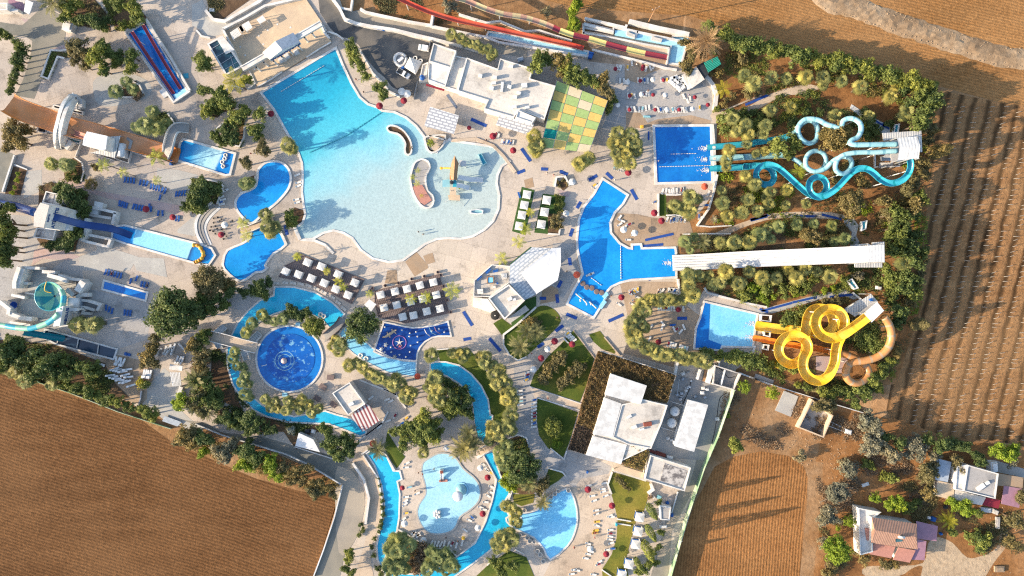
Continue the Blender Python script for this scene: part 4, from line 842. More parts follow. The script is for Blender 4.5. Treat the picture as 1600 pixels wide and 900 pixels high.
r,p3=slide('dark teal open slide winding lowest along the garden with two coils','B2 972,335 978,370 968,410 940,448 895,472 845,474 800,452 765,420 725,394 680,390 640,408 600,446 560,490 520,525 475,550 430,556 398,535 384,500 392,462 425,440 462,446 486,480 482,520 455,546 415,552 370,530 320,488 270,442 220,398 180,374 135,368 98,382 76,415 82,455 115,482 155,480 178,450 172,410 140,382 90,374 40,376 0,380 B1 1090,155 1000,160 920,164 858,166',(13,11.6,10.4,9.4,8.2,7.2,6.4,5.4,4.2,3.4,2.4,1.4,.6),uprof(.86),('teal','tealdark'),8,segf=joint(8))
r=Th('slide_tower','B2 905,205 1035,330','steel slide tower with a white gabled roof serving three blue tube slides','slide tower',None,14)
tp=XY('B2 906,208 1024,200 1034,328 910,340',15.5);zt=15.5
b=MB();a0,a1,a2,a3=[Vector((*v,zt))for v in tp];ra,rc=a0.lerp(a3,.47)+Vector((0,0,1.1)),a1.lerp(a2,.47)+Vector((0,0,1.1))
for quad in((a0,ra,rc,a1),(ra,a3,a2,rc)):b.add(list(quad),[(3,2,1,0)])
b.B_('roof',m['ribwhite'],r)
MB().slab(tp,11.9,12.1).B_('platform',m['roofgrey'],r)
dk=XY('B2 820,180 1048,165 1055,290 1035,292 1030,200 825,225',10);MB().slab(dk,9.9,10.0).B_('deck',m['slat'],r)
for v in tp+[tp[0].lerp(tp[1],.5),tp[2].lerp(tp[3],.5)]:MB().post(v.x,v.y,0,zt,.16).B_('post',m['metal'],r)
fpz=XY('B2 770,300 915,298 915,375 770,382',0)
MB().St(ccw(XY('B2 772,306 800,306 912,306 914,375 772,380')),.35,0,.7,True).B_('base_kerb',m['cool'],r)
for k in range(5):
 a=Vector((*XY('B2 780,%d'%(312+k*13),2)[0],0));
s0,s1=XY('B2 800,350',3)[0],XY('B2 905,315',10)[0]
for k,(qa,qb,z0,z1)in enumerate((('B2 800,365','B2 880,365',.1,3.4),('B2 885,330','B2 810,330',3.4,6.8),('B2 830,312','B2 905,318',6.8,11.9))):
 A_,B_=XY(qa,z0)[0],XY(qb,z1)[0];b=MB()
 for j in range(14):
  t=(j+.5)/14;v=A_.lerp(B_,t);b.box((v.x,v.y,z0+(z1-z0)*t-.08),((B_-A_).length/14,1.3,.12),math.atan2(*(B_-A_).yx))
 b.B_('stair_flight',m['cool' if k!=1 else 'metal'],r)
tag(MB().Pr(XY('B2 640,12 735,75 865,140 865,190 825,190 690,85 628,35'),0,.12).B_('ramp_path',m['cool']),'pale wedge-shaped ramp path leading to the tube slide tower','ramp')
for q,lb in(('B2 762,105 770,98 862,150 856,160','blue strip lying along the pale ramp path'),('B2 820,120 830,118 830,152 820,155','short blue cross strip on the pale ramp path')):tag(MB().Pr(XY(q),.13,.16).B_('flat_strip',m['bluedeep']),lb,'mat')
for q,lb in(('B2 893,132 918,128 910,175 888,178','small tilted blue and white chute stub above the tube tower'),('B2 700,700 728,694 722,740 700,750','small blue and white chute stub above the white racing slide\'s top')):
 p=XY(q,1.5);r=Em('chute_stub',(*p[0],0),lb,'chute');MB().St(ccw(p),.3,.4,1.7,True).B_('rim',m['slidewhite'],r);MB().Pr(p,.2,1.2).B_('bed',m['teal'],r)
path=lift('P 1051,411 1100,409 1160,405.5 1240,402 1300,399.5 1357,397',(.45,1.4,3.6,6.6,9.0,12),4)
r=Em('racing_slide',(path[0][0],path[0][1],0),'long straight white multi-lane racing slide','water slide')
wd_=4.8
for k in range(6):
 u=(k-2.5)*.8
 MB().sweep(path,[(u-.4,.0),(u+.4,.0),(u+.4,.02),(u+.38,-.15),(u-.38,-.15),(u-.4,.02)][::-1]).B_('lane',m['slidewhite'],r)
b=MB()
for k in range(7):u=(k-3)*.8;b.sweep(path,[(u-.07,-.1),(u+.07,-.1),(u+.07,.36),(u-.07,.36)])
b.B_('lane_divider',m['cool'],r)
posts(r,path,7)
r=Th('slide_tower','B3 735,15 832,110','white tower with ribbed roof at the top of the racing slide','slide tower',None,12)
tp=XY('B3 735,14 832,8 834,110 738,112',13.5);MB().slab(tp,13.3,13.5).B_('roof',m['ribwhite'],r);MB().slab(tp,11.2,11.4).B_('platform',m['roofgrey'],r)
for v in tp:MB().post(v.x,v.y,0,13.3,.16).B_('post',m['metal'],r)
MB().slab(XY('B3 655,115 820,112 820,142 660,142',6),5.8,6).B_('deck',m['slat'],r);MB().slab(XY('B2 760,820 832,816 832,838 760,842',11),10.8,11).B_('deck',m['slat'],r)
b=MB()
A_,B_=XY('B2 640,850',0)[0],XY('B2 745,842',11)[0]
for j in range(20):t=(j+.5)/20;v=A_.lerp(B_,t);b.box((v.x,v.y+.2,11*t),(.7,1.4,.12),math.atan2(*(B_-A_).yx))
b.B_('stair_flight',m['cool'],r)
tag(MB().Pr(XY('B2 592,690 650,682 680,720 665,780 690,830 690,850 630,850 640,760 600,720'),0,.15).B_('ramp_path',m['palepave']),'pale curving ramp path at the top end of the racing slide','ramp')
prof=uprof(1.42)
r,py=slide('bright yellow open slide coiling through two big loops','B3 728,425 700,445 640,490 590,525 540,550 490,552 445,530 420,480 428,425 465,392 515,385 560,405 585,450 578,505 565,545 545,590 535,640 530,690 515,735 490,775 450,800 400,796 362,765 345,720 350,670 372,625 366,580 330,548 285,538 240,552 208,595 206,645 232,685 280,705 330,685 358,640 364,590 360,540 364,480 376,425 400,392 430,382 470,386 505,408 522,450 515,495 480,525 430,528 360,518 270,508 180,498 75,482',(11.5,10.6,9.8,9.2,8.6,8,7.2,6.2,5.4,4.6,3.8,3,2.2,1.2,.5),prof,('yellow','yellowj'),9,segf=joint(7),postmat='white')
r,po=slide('enclosed brown tube slide with one coil ending in an orange chute','B3 828,432 850,460 868,505 872,560 852,615 815,652 770,675 715,688 660,695 620,715 605,760 622,802 665,820 710,805 738,765 725,720 690,690 650,670 600,652 545,640 505,630',(10.5,9,7.8,6.6,5.4,4.2,3.2,2.4),None,('ochre','brownslab'),9,tube=1.15,segf=joint(5),postmat='white')
q3=lift('B3 508,630 440,618 360,606 270,592 180,575 110,562 60,554',(2.4,1.6,1.0,.5));MB().sweep(q3,uprof(.82)).B_('open_channel',m['orangeb'],r);posts(r,q3,8)
r=Th('slide_tower','B3 590,400 830,400','tower with a tilted white roof serving the yellow and brown slides','slide tower',None,12)
tp=XY('B3 712,410 790,345 830,395 760,462',12.8);MB().slab(tp,12.6,12.8).B_('roof',m['tilewhite'],r);MB().slab(tp,10.2,10.4).B_('platform',m['roofgrey'],r)
dk=XY('B3 600,392 755,298 795,345 660,430',8);MB().slab(dk,7.8,8.0).B_('deck',m['slat'],r)
for v in tp+[dk[0],dk[1]]:MB().post(v.x,v.y,0,12.6 if v in tp else 7.8,.15).B_('post',m['metal'],r)
for a,b2,z0,z1 in(('B3 600,395','B3 700,335',.1,7.9),('B3 690,420','B3 720,410',8,10.2)):
 A_,B_=XY(a,z0)[0],XY(b2,z1)[0];b=MB()
 for j in range(16):t=(j+.5)/16;v=A_.lerp(B_,t);b.box((v.x,v.y,z0+(z1-z0)*t),(.5,1.4,.12),math.atan2(*(B_-A_).yx))
 b.B_('stair_flight',m['cool'],r)
v=XY('B3 752,335',8)[0];tag(MB().box((v.x,v.y,8.0),(.8,1.2,.4),.5).box((v.x,v.y,8.4),(.5,.7,.25),.5).B_('float_ring_bin',m['bluefab']),'blue bin on the deck of the yellow slide tower','bin')
p=XY('B3 612,222 640,210 675,262 655,268',1.5);r=Em('chute_stub',(*p[0],0),'short tilted blue and white chute stub near the yellow slide tower','chute');MB().St(ccw(p),.35,.4,1.8,True).B_('rim',m['slidewhite'],r);MB().Pr(p,.2,1.3).B_('bed',m['teal'],r)
Sh('pavement','B3 430,660 615,670 615,760 500,760 430,740',.075,m['pinkpave'])
for i,q in enumerate(('B3 112,420 170,425 165,460 110,452','B3 125,595 155,598 150,625 122,620','B3 130,515 165,520 160,548 128,540')):
 p=XY(q,1.5);tag(MB().St(ccw(p),.35,0,1.6,True).B_('block_wall',m['white']),ORD[i]+' small white block frame beside the yellow slide\'s splash pool','wall','white frames at the splash pool end')
path=lift('A1 55,602 120,640 200,672 300,706 400,742 520,768 640,800 760,832 880,866 980,895 1050,915',(10.5,9,7.4,6,5,4,3,2,1.2,.7,.5),4)
r=Em('wide_slide',(path[-1][0],path[-1][1],0),'very wide orange slide descending under a white arched stair','water slide')
n=len(path);wl=np.interp(np.arange(n),[0,n*.3,n*.6,n-1],[6.4,6.2,5.4,4.4])
secs=[]
for i in range(n):
 a,b=path[max(i-1,0)],path[min(i+1,n-1)];t=Vector((b[0]-a[0],b[1]-a[1])).normalized();nn=Vector((-t.y,t.x));w=wl[i]/2;hh=1.1
 secs.append([(path[i][0]+nn.x*u*w,path[i][1]+nn.y*u*w,path[i][2]+v)for u,v in((-1,hh),(-.9,.3),(-.7,.05),(0,0),(.7,.05),(.9,.3),(1,hh),(1.04,hh),(.95,.1),(.7,-.15),(0,-.2),(-.7,-.15),(-.95,.1),(-1.04,hh))])
b=MB();K=14;b.add([v for s in secs for v in s],[(i*K+j,i*K+(j+1)%K,(i+1)*K+(j+1)%K,(i+1)*K+j)for i in range(n-1)for j in range(K)]+[tuple(range(K))[::-1],tuple((n-1)*K+j for j in range(K))]);b.B_('channel',m['orange'],r)
for k in range(2,n-8,6):
 for s_ in(.0,.4):
  pass
 a,b=path[k],path[k+1];t=Vector((b[0]-a[0],b[1]-a[1])).normalized();nn=Vector((-t.y,t.x))
 for sg in(-1,1):MB().post(a[0]+nn.x*sg*2.2,a[1]+nn.y*sg*2.2,0,a[2]-.1,.16,6).B_('support_post',m['cool'],r)
sp=lift('A1 500,800 440,780 395,760',(6,4.6,3.6));MB().sweep(sp,uprof(.75)).B_('side_chute',m['tilepink'],r)
r=Th('arched_stair','E2 380,560 420,300 520,120 620,220','white arched stair bridge crossing over the wide orange slide','bridge',None,5)
oz=(1.0,4.0,6.6,7.6,7.6,7.2,5.5,3.0,1.0);oute=lift('E2 392,580 386,520 390,450 410,370 435,270 465,190 500,135 530,112 590,122',oz,3);inne=lift('E2 445,560 430,520 432,450 448,370 472,290 500,220 530,165 556,152 575,180',oz,3)
for nm,pa in(('outer_wall',oute),('inner_wall',inne)):
 P2=[Vector(v[:2])for v in pa];MB().St(P2,1.05,[max(0,v[2]-1.6)for v in pa],[v[2]+.9 for v in pa]).B_(nm,m['white'],r)
mid=[((a[0]+b[0])/2,(a[1]+b[1])/2,a[2])for a,b in zip(oute,inne)];MB().St([Vector(v[:2])for v in mid],1.9,[max(0,v[2]-.3)for v in mid],[max(.05,v[2])for v in mid]).B_('stair_flight',m['cool'],r)
for q in('E2 590,125 625,150 625,215 590,235','E2 500,500 540,530 490,600 465,580','E2 470,480 505,505 470,560 440,545','E2 555,165 580,180 580,240 558,235'):MB().Pr(XY(q,1.5),0,1.8).B_('landing_wall',m['white'],r)
r=Th('slide_tower','E2 630,490 845,470 905,670','white-roofed platform building beside the wide orange slide','slide tower',None,6)
tp=XY('E2 622,552 632,488 662,430 846,472 828,590 800,596',8);Wl(r,tp,3,7.6,'white');MB().slab(tp,7.62,8).B_('roof',m['ribwhite2'],r)
dk=XY('E2 835,480 960,470 908,668 700,620 800,590',4);MB().slab(dk,3.8,4.0).B_('deck',m['slat'],r)
for v in dk+tp[:3]:MB().post(v.x,v.y,0,3.8,.15).B_('post',m['metal'],r)
MB().Pr(XY('E2 945,530 1000,540 1000,665 915,650',3),0,3.2).B_('tank_wall',m['cool'],r);MB().tube([(*v,3.0)for v in XY('E2 975,545 960,655',3)],.9,12).B_('drum',m['tilewhite'],r,smooth=True)
MB().St(XY('E2 1040,590 1060,520 1020,490',2),.8,0,2.2).B_('wall',m['roofgrey'],r)
b=MB()
for q in('E2 640,560 640,440 560,650','E2 905,670 1030,712 1060,580','E2 690,620 905,690'):b.St(XY(q,1),.2,0,1.1)
b.B_('railing',m['white'],r)
for i,(q,lb)in enumerate((('E2 1085,575 1240,620 1230,665 1080,620','dark open tank with white rim below the orange slide'),('E2 320,400 390,418 382,450 312,432','small green tank with white rim beside the arched stair'),('E2 240,390 330,400 310,450 236,435','open pit with white rail left by the ochre tree'),('E2 380,200 440,215 436,240 376,225','small dark tank at the top of the arched stair'),('E2 545,240 640,262 635,285 540,262','narrow dark trough beside the arched stair\'s inner wall'),('E2 470,480 620,520 610,545 465,505','long green trough under the white-roofed platform'))):
 p=XY(q);r=Em('tank_pit',(*p[0],0),U_(lb),'tank');MB().St(ccw(p),.35,0,.9,True).B_('rim',m['white'],r);MB().Pr(p,0,.3).B_('basin_floor',m['tealdark' if 'green' in lb else 'dark'],r)
r=Th('footbridge','E2 1380,480 1450,470 1410,660 1345,620','grey and white footbridge with rails over the end of the orange slide','bridge')
p=lift('E2 1575,405 1480,400 1430,440 1405,520 1385,600 1370,650',(1,2.4,3.2,3.2,3.0,1.0),3);MB().St([Vector(v[:2])for v in p],3.0,[v[2]-.25 for v in p],[v[2]for v in p]).B_('deck',m['concrete'],r)
for sg in(-1.45,1.45):MB().St([Vector(v[:2])for v in p],.1,[v[2]for v in p],[v[2]+1 for v in p],off=sg).B_('railing',m['white'],r)
Sh('pavement','E2 1420,390 1580,370 1585,435 1480,440 1430,470',.078,m['pinkpave'])
for q,lb in(('A1 775,185 850,300 930,420 1020,548','dark red chute nearer the trees in the blue basin'),('A1 840,145 910,270 980,390 1060,520','dark red chute nearer the plaza in the blue basin')):
 slide(lb,q,(5.2,3.4,1.8,.6),uprof(.4),('redplastic',),5)
r=Th('basin_wall','A1 748,200 858,130 1105,540','raised white side walls of the sloping red slide basin','wall');MB().St(XY('A1 1120,538 1024,604 920,455 742,196'),.5,0,.9).B_('wall',m['white'],r);MB().St(XY('A1 742,194 860,120'),.6,0,1.4).B_('head_wall',m['white'],r);MB().St(XY('A1 862,120 1010,350 1120,536'),.7,0,1.0).B_('side_wall',m['white'],r)
MB().Pr(XY('A1 1020,560 1090,515 1105,540 1035,588'),0,.45).B_('shallow_step',m['step'],r)
o=MB().Pr(XY('A1 935,535 960,520 990,560 965,578'),0,.4).B_('stair_block',m['cool']);tag(o,'small grey stair block at the foot of the red slide basin','stairs')
r,ps=slide('straight dark blue speed slide dropping from the ruined temple tower','D2 290,390 420,412 560,450 760,500 A6 640,512 720,535 772,556',(14.5,13.2,10.8,7.6,4.2,1.6,.55),flatprof(1.9,.7),('navy',),8)
pt=lift('P -40,309 0,318 A6 80,382 150,402 205,420',(.6,2.2,4.6,6.8,8.5));r2=Em('water_slide',(pt[0][0],pt[0][1],0),'dark blue tube running off behind the temple tower','water slide');MB().tube(pt,1.3,10).B_('tube',m['navy'],r2,smooth=True);posts(r2,pt,7)
r=Th('temple_tower','D2 185,215 300,250 225,540 95,520','white ruined temple tower lettered DROP TO ATLANTIS','slide tower',None,12)
p=XY('D2 98,522 104,360 186,216 300,252 228,540',17);Wl(r,p,0,16.8,'white');
a=[Vector((*v,16.9))for v in p];mdl=a[1]+Vector((0,0,.5));me_=(a[3]+a[4])/2+Vector((0,0,.5))
MB().add([a[0],a[1],a[2],a[3],a[4],(a[3]+a[4])/2],[(4,5,1,0),(5,3,2,1)]).B_('roof',m['roofcream'],r)
for q,h in(('D2 300,258 500,300 560,370 545,570 250,532',7.5),):
 pp=XY(q,h);Wl(r,pp,0,h-.3,'cool');MB().slab(pp,h-.28,h).B_('terrace',m['tilewhite'],r)
for q in('D2 320,262 500,292','D2 300,340 495,368','D2 265,455 450,500','D2 250,535 440,560'):MB().St(XY(q,9),.7,7.5,9).B_('wall',m['white'],r)
for q in('D2 440,310 490,318 485,345 438,338','D2 430,372 480,380 475,400 428,392','D2 390,495 440,505 435,530 388,522'):MB().Pr(XY(q,7.6),7.5,7.55).B_('floor_opening',m['dark'],r)
p0,p1_=Vector((*p[4],0)).xy,Vector((*p[3],0)).xy;ou=Vector(((p1_-p0).y,-(p1_-p0).x)).normalized()
lettering(r,'ATLANTIS',p0.lerp(p1_,.04),p0.lerp(p1_,.96),13.2,1.9,'navyletter',ou);lettering(r,'DROP TO',p0.lerp(p1_,.28),p0.lerp(p1_,.62),15.9,.9,'navyletter',ou)
for q,lb,qo in(('D2 272,72 520,132 470,272 222,222','white flat-roofed wing above the temple tower\'s ivy','D2 278,95 372,115 345,235 250,215'),('D2 150,540 402,560 365,702 108,662','white flat-roofed wing below the temple tower with a stained roof','D2 160,560 255,570 230,665 140,650')):
 r=Th('temple_wing',q,lb,'building');Bk(r,q,4.6,'white','roofcream',.5);MB().Pr(XY(qo,4.6),4.6,4.75).B_('roof_opening',m['roofstain'],r)
r=Th('ruined_colonnade','D2 800,270 1180,350 1060,800 720,600','white ruined walls and columns where the speed slide lands','ruin')
MB().Pr(XY('D2 830,380 1120,430 1100,600 780,560'),0,.12).B_('floor',m['concrete'],r)
for q,z in(('D2 810,268 1180,352',2.6),('D2 1165,350 1130,500',2.6),('D2 800,272 800,370 1110,420',1.6),('D2 800,420 790,620 730,700',3),('D2 735,615 1120,690',1.8),('D2 710,695 1065,785',1.8),('D2 1100,690 1062,790',2)):MB().St(XY(q,z*.6),.8,0,z).B_('wall',m['white'],r)
MB().Pr(XY('D2 810,280 930,310 920,375 805,350',2),0,2.2).B_('plinth',m['cool'],r)
o=MB().box((*W(*Q('D2 990,262')[0][:2]).xy,0),(2.4,1.7,2.3),-.2).box((*W(*Q('D2 990,262')[0][:2]).xy,2.3),(2.7,2.0,.15),-.2).B_('lifeguard_hut',m['white']);tag(o,'small white hut above the ruined colonnade','hut')
path=[tuple(v)for v in spline([(*v,.55)for v in XY('A7 10,612 40,615 62,640 72,668 60,692 40,705 20,712')],5,False)]
r=Em('inflatable_barrier',(path[0][0],path[0][1],0),'orange and yellow inflatable barrier curving across the run-out pool\'s end','inflatable')
MB().tube(path,[.55+.14*math.sin(i*1.7)for i in range(len(path))],10,0,lambda i:(i//3)%2).B_('tube',[m['yellowp'],M('inflatable_orange',(.62,.26,.03),.5)],r,smooth=True)
r=Th('bowl_slide','D3 592,395','round teal and mint bowl slide with pinwheel sectors','water slide',None,4)
cc=W(*Q('D3 590,398')[0][:2],5)
nb=48;sect=lambda i,j:(1 if(i*nb//nb//6)%2 else 0)
MB().La([(.35,3.0),(.9,3.1),(1.8,3.4),(2.7,3.75),(3.5,4.2),(4.0,4.8),(4.35,5.6),(4.5,5.6),(4.2,4.6),(3.6,4.0),(2.6,3.5),(.5,2.8)],cc.xy,nb,0,lambda i,j:2 if j>=6 else((i//6)%2 if j<5 else(i//3)%2)).B_('bowl',[m['tealdark'],m['mint'],m['teal']],r,smooth=True)
MB().La([(0,2.95),(.36,3.02)],cc.xy,16).B_('drain',m['dark'],r)
for k in range(8):
 a=2*PI*k/8;MB().post(cc.x+3.6*math.cos(a),cc.y+3.6*math.sin(a),0,4.0,.13).B_('leg',m['cool'],r)
sp=lift('D3 720,560 740,480 748,400 722,330',(8.5,7.8,7.0,6.2));MB().tube(sp,.75,10,0,lambda i:(i//4)%2).B_('feed_tube',[m['mint'],m['teal']],r,smooth=True)
sp=lift('D3 545,225 530,270 522,310 535,340 600,355',(7,6.8,6.4,6,5.6));MB().tube(sp,.14,6).B_('hand_rail',m['yellowp'],r)
tb=lift('D3 690,600 640,655 560,710 450,752 340,775 200,765 80,745 0,735 -120,715',(9,8.6,8,7.6,7,6.4,6));r=Em('water_slide',(tb[-1][0],tb[-1][1],0),'teal and mint banded tube curving out from the AEOLUS tower','water slide')
MB().tube(tb,.85,10,0,lambda i:(i//4)%2).B_('tube',[m['mint'],m['teal']],r,smooth=True);posts(r,tb,7)
tb=lift('D3 280,815 420,835 560,860 700,880 760,890',(4,3,2,1.2,.7));r=Em('water_slide',(tb[-1][0],tb[-1][1],0),'dark teal chute running into the covered splash tank','water slide');MB().sweep(tb,uprof(.9)).B_('channel',m['tealdark'],r);posts(r,tb,5)
r=Th('entrance_tower','D3 620,750 660,540 740,500 700,700','white AEOLUS tower and frame beside the teal bowl','slide tower',None,8)
p=XY('D3 622,752 662,545 742,510 700,740',9);Wl(r,p,0,8.8,'white');MB().slab(p,8.8,9).B_('roof',m['tilewhite'],r)
for q,z in(('D3 740,555 905,552',6),('D3 690,740 850,725',5),('D3 770,715 830,560',5),('D3 860,600 850,560',4)):MB().St(XY(q,z),.9,z-1,z).B_('beam',m['white'],r)
for v in XY('D3 900,552 845,725 780,700',5):MB().post(v.x,v.y,0,5,.3,8).B_('column',m['white'],r)
p0,p1_=p[3],p[2];ou=Vector(((p1_-p0).y,-(p1_-p0).x)).normalized();lettering(r,'AEOLUS',p0.lerp(p1_,.03),p0.lerp(p1_,.9),6.8,1.6,'navyletter',ou)
r=Th('ruin_court','D3 180,300 280,50 1000,210 1030,390','white ruined court walls ringing the teal bowl','ruin')
MB().Pr(XY('D3 360,80 640,110 900,215 890,330 780,420 640,640 380,660 180,560 330,330'),0,.18).B_('floor',m['palepave'],r)
for q,z,w in(('D3 190,305 190,230 245,55',4.5,1.2),('D3 225,300 290,75',4.0,.9),('D3 270,60 480,70',3.2,.9),('D3 260,245 340,245',2.6,.8),('D3 505,108 655,118',2.6,1.0),('D3 570,150 690,180 800,220',3.4,1.2),('D3 690,150 840,195 1000,210',2.6,.8),('D3 800,200 790,240',2,.8),('D3 920,340 990,225',4,2.0),('D3 790,315 870,385',3,1.2),('D3 905,415 960,375 1035,380',2.6,1.2),('D3 10,460 120,545 110,610',3.2,1.1),('D3 120,600 260,650 385,665',3.0,1.2),('D3 145,380 300,415',2.4,.8),('D3 300,355 410,375',1.2,.4),('D3 120,700 360,735',1.4,.6)):MB().St(XY(q,z*.8),w,0,z).B_('wall',m['white'],r)
r=Th('machine_block','D3 810,540 920,410','pale block with a barrel roof between the AEOLUS tower and plaza','building');MB().Pr(XY('D3 808,548 840,412 922,420 905,548',3),0,3).B_('wall',m['tilegrey'],r);MB().tube([(*v,2.8)for v in XY('D3 865,415 855,545',3)],1.6,14).B_('barrel_roof',m['tilewhite'],r,smooth=True)
r=Th('zigzag_wall','D3 930,440 1180,500','white zigzag ruin wall with a row of dark studs beside the bowl slide','wall')
for q in('D3 925,520 945,440 1040,450 1190,495 1150,565','D3 935,520 1010,525 1120,560','D3 1000,530 980,595 1070,600'):MB().St(XY(q,1),.8,0,1.7).B_('wall',m['white'],r)
v=W(*Q('D3 170,500')[0][:2],1.5);r=Em('satellite_dish',(v.x,v.y,0),'dark blue dish on the pale floor near the bowl slide','dish');MB().La([(0,1.2),(.6,1.35),(1.1,1.9),(1.15,1.9),(.7,1.2),(0,1.05)],v.xy,16).B_('dish',m['bluedeep'],r);MB().post(v.x,v.y,0,1.2,.12).B_('stand',m['metal'],r)
b=MB()
for q in('B4 345,315 335,360','B4 460,335 450,390','B4 578,365 570,425'):b.St(XY(q,.5),.25,.4,.6)
tag(b.B_('cover_beam',m['cool']),'pale cross beams lying over the dark covered tank','beam')
m['yellowfade']=M('faded_yellow',(.58,.50,.20),.5);m['pinkfade']=M('faded_pink',(.40,.24,.18),.6);m['sandfade']=M('faded_sand',(.45,.37,.22),.6)
r,pr_=slide('long faded red chute sweeping down beside the palm row','A3 60,-20 110,2 180,35 260,68 340,95 430,120 560,148 700,180 850,212 1000,244 1100,266 1170,284',(7,6.2,5.2,4.2,3.2,2.2,1.4,.9),flatprof(1.25,.4),('redbright',),8)
r,pc=slide('banded red and yellow chute running to the drained basin','A3 420,-10 480,5 600,55 700,85 800,100 870,118 950,145 1030,180 1110,208 A4 150,228 250,258 370,290 480,315 612,340',(6.5,5.6,4.6,3.8,3.2,2.6,1.9,1.3,.8),flatprof(1.45,.4),('redplastic','yellowfade','pinkfade','sandfade'),9,segf=lambda i:(i//2)%2+2 if i<26 else(i//4)%2)
r=Th('water_stairs','A4 130,110 740,220 690,390 120,200','broad white stepped water cascade structure at the top edge','cascade')
for q,z in(('A4 125,135 290,180 435,195 620,250 735,218',.7),):pass
MB().Pr(XY('A4 120,200 610,335 612,380 160,290'),0,.25).B_('lower_bed',m['brownslab'],r)
MB().Pr(XY('A4 120,185 200,195 620,275 610,335 120,205'),0,.6).B_('middle_bed',m['path'],r)
MB().Pr(XY('A4 300,185 430,185 640,240 730,225 700,270 620,272 300,212'),0,1.0).B_('upper_bed',m['step'],r)
MB().Pr(XY('A4 620,275 735,240 690,385 610,378'),0,.3).B_('end_basin',m['step'],r)
for q,z,w in(('A4 125,110 365,165 370,148',1.6,.7),('A4 385,128 560,170 735,205',1.8,1.3),('A4 120,145 295,190',1.4,.7),('A4 295,155 290,200',1.2,.4),('A4 300,160 430,190 420,225',1.4,.8),('A4 115,195 300,225 480,262 620,285',1.2,.5),('A4 430,190 600,225 690,245',1.4,.7),('A4 170,292 420,352 600,400 665,410',.9,.6),('A4 620,285 605,378',1.2,.4),('A4 118,140 118,200',1.2,.6)):MB().St(XY(q,z*.6),w,0,z).B_('wall',m['white'],r)
for q in('A4 370,185 420,205 418,225 372,205','A4 520,215 580,230 575,245 515,232'):MB().Pr(XY(q,1.6),1,1.9).B_('rock_step',m['roofcream'],r)
o=MB().Pr(XY('A4 150,318 172,325 165,352 143,345'),0,1.6).Pr(XY('A4 148,312 176,320 176,326 148,320'),0,1.9).B_('lifeguard_box',m['bluefab']);tag(o,'small blue box at the lower corner of the water cascade','box')
def foam(q,n,seed):
 g=random.Random(seed);c=XY(q)[0];b=MB()
 for k in range(n):
  a=g.uniform(0,6.28);d_=abs(g.gauss(0,.9));x,y,s_=c.x-d_*1.6*abs(math.cos(a)),c.y+d_*.6*math.sin(a),g.uniform(.05,.2);o_=g.random()*6
  b.add([(x+s_*math.cos(o_+j*1.26)*g.uniform(.6,1.2),y+s_*math.sin(o_+j*1.26)*g.uniform(.6,1.2),.24+k*.0004)for j in range(5)],[(0,1,2,3,4)])
 tag(b.B_('splash_foam',m['tilewhite']),kind='stuff')
for i,q in enumerate(('P 1104,232','P 1104,249','P 1107,266','P 1178,505','P 1176,527','P 1048,411')):foam(q,110,i)
def LM(name,quads,rnd,mat):
 0
 n,k=quads.shape[:2];me=bpy.data.meshes.new(name)
 me.vertices.add(n*k);me.vertices.foreach_set('co',quads.reshape(-1).astype(np.float32))
 me.loops.add(n*k);me.loops.foreach_set('vertex_index',np.arange(n*k,dtype=np.int32))
 me.polygons.add(n);me.polygons.foreach_set('loop_start',np.arange(0,n*k,k,dtype=np.int32));me.polygons.foreach_set('loop_total',np.full(n,k,dtype=np.int32))
 at=me.attributes.new('rnd','FLOAT','POINT');at.data.foreach_set('value',np.repeat(np.clip(rnd,0,1),k).astype(np.float32))
 me.materials.append(mat);me.update();me.validate();return me
def scatter_quads(P,N,size,g,aspect=.6):
 0
 n=len(P);N=N+g.normal(0,.55,(n,3));N/=np.linalg.norm(N,axis=1)[:,None]
 T=np.cross(N,g.normal(0,1,(n,3)));T/=np.linalg.norm(T,axis=1)[:,None];B=np.cross(N,T)
 s=(size*g.uniform(.6,1.3,n))[:,None];a=T*s;b=B*s*aspect
 return np.stack([P-a,P-b*.9+a*.1,P+a,P+b*.9+a*.1],1)
def crown_mesh(seed,mat,nc=34,nl=52,rz=.75,leaf=.085,low=-.35,spread=.28,lump=.42):
 g=np.random.default_rng(seed);D=g.normal(0,1,(nc,3));D/=np.linalg.norm(D,axis=1)[:,None];D[:,2]=np.where(D[:,2]<low,-D[:,2],D[:,2])
 ph=g.uniform(0,6.28,3);az=np.arctan2(D[:,1],D[:,0]);rad=(1-lump*.6)+lump*(.5*np.sin(2*az+ph[0])+.4*np.sin(3*az+ph[1])+.4*np.sin(5*az+ph[2]))
 Cn=D*(rad*g.uniform(.42,.80,nc))[:,None]*np.array([1,1,rz]);cr=g.uniform(.6,1.2,nc)*spread;cv=g.uniform(0,1,nc)
 idx=np.repeat(np.arange(nc),nl);L_=g.normal(0,1,(nc*nl,3));L_/=np.linalg.norm(L_,axis=1)[:,None]
 P=Cn[idx]+L_*(cr[idx]*g.uniform(.35,1.05,nc*nl)**.6)[:,None]*np.array([1,1,.8])
 N=L_*.8+np.array([0,0,.5]);q=scatter_quads(P,N,np.full(nc*nl,leaf),g)
 return LM('crown',q,cv[idx]*.65+g.uniform(0,.4,nc*nl),mat)
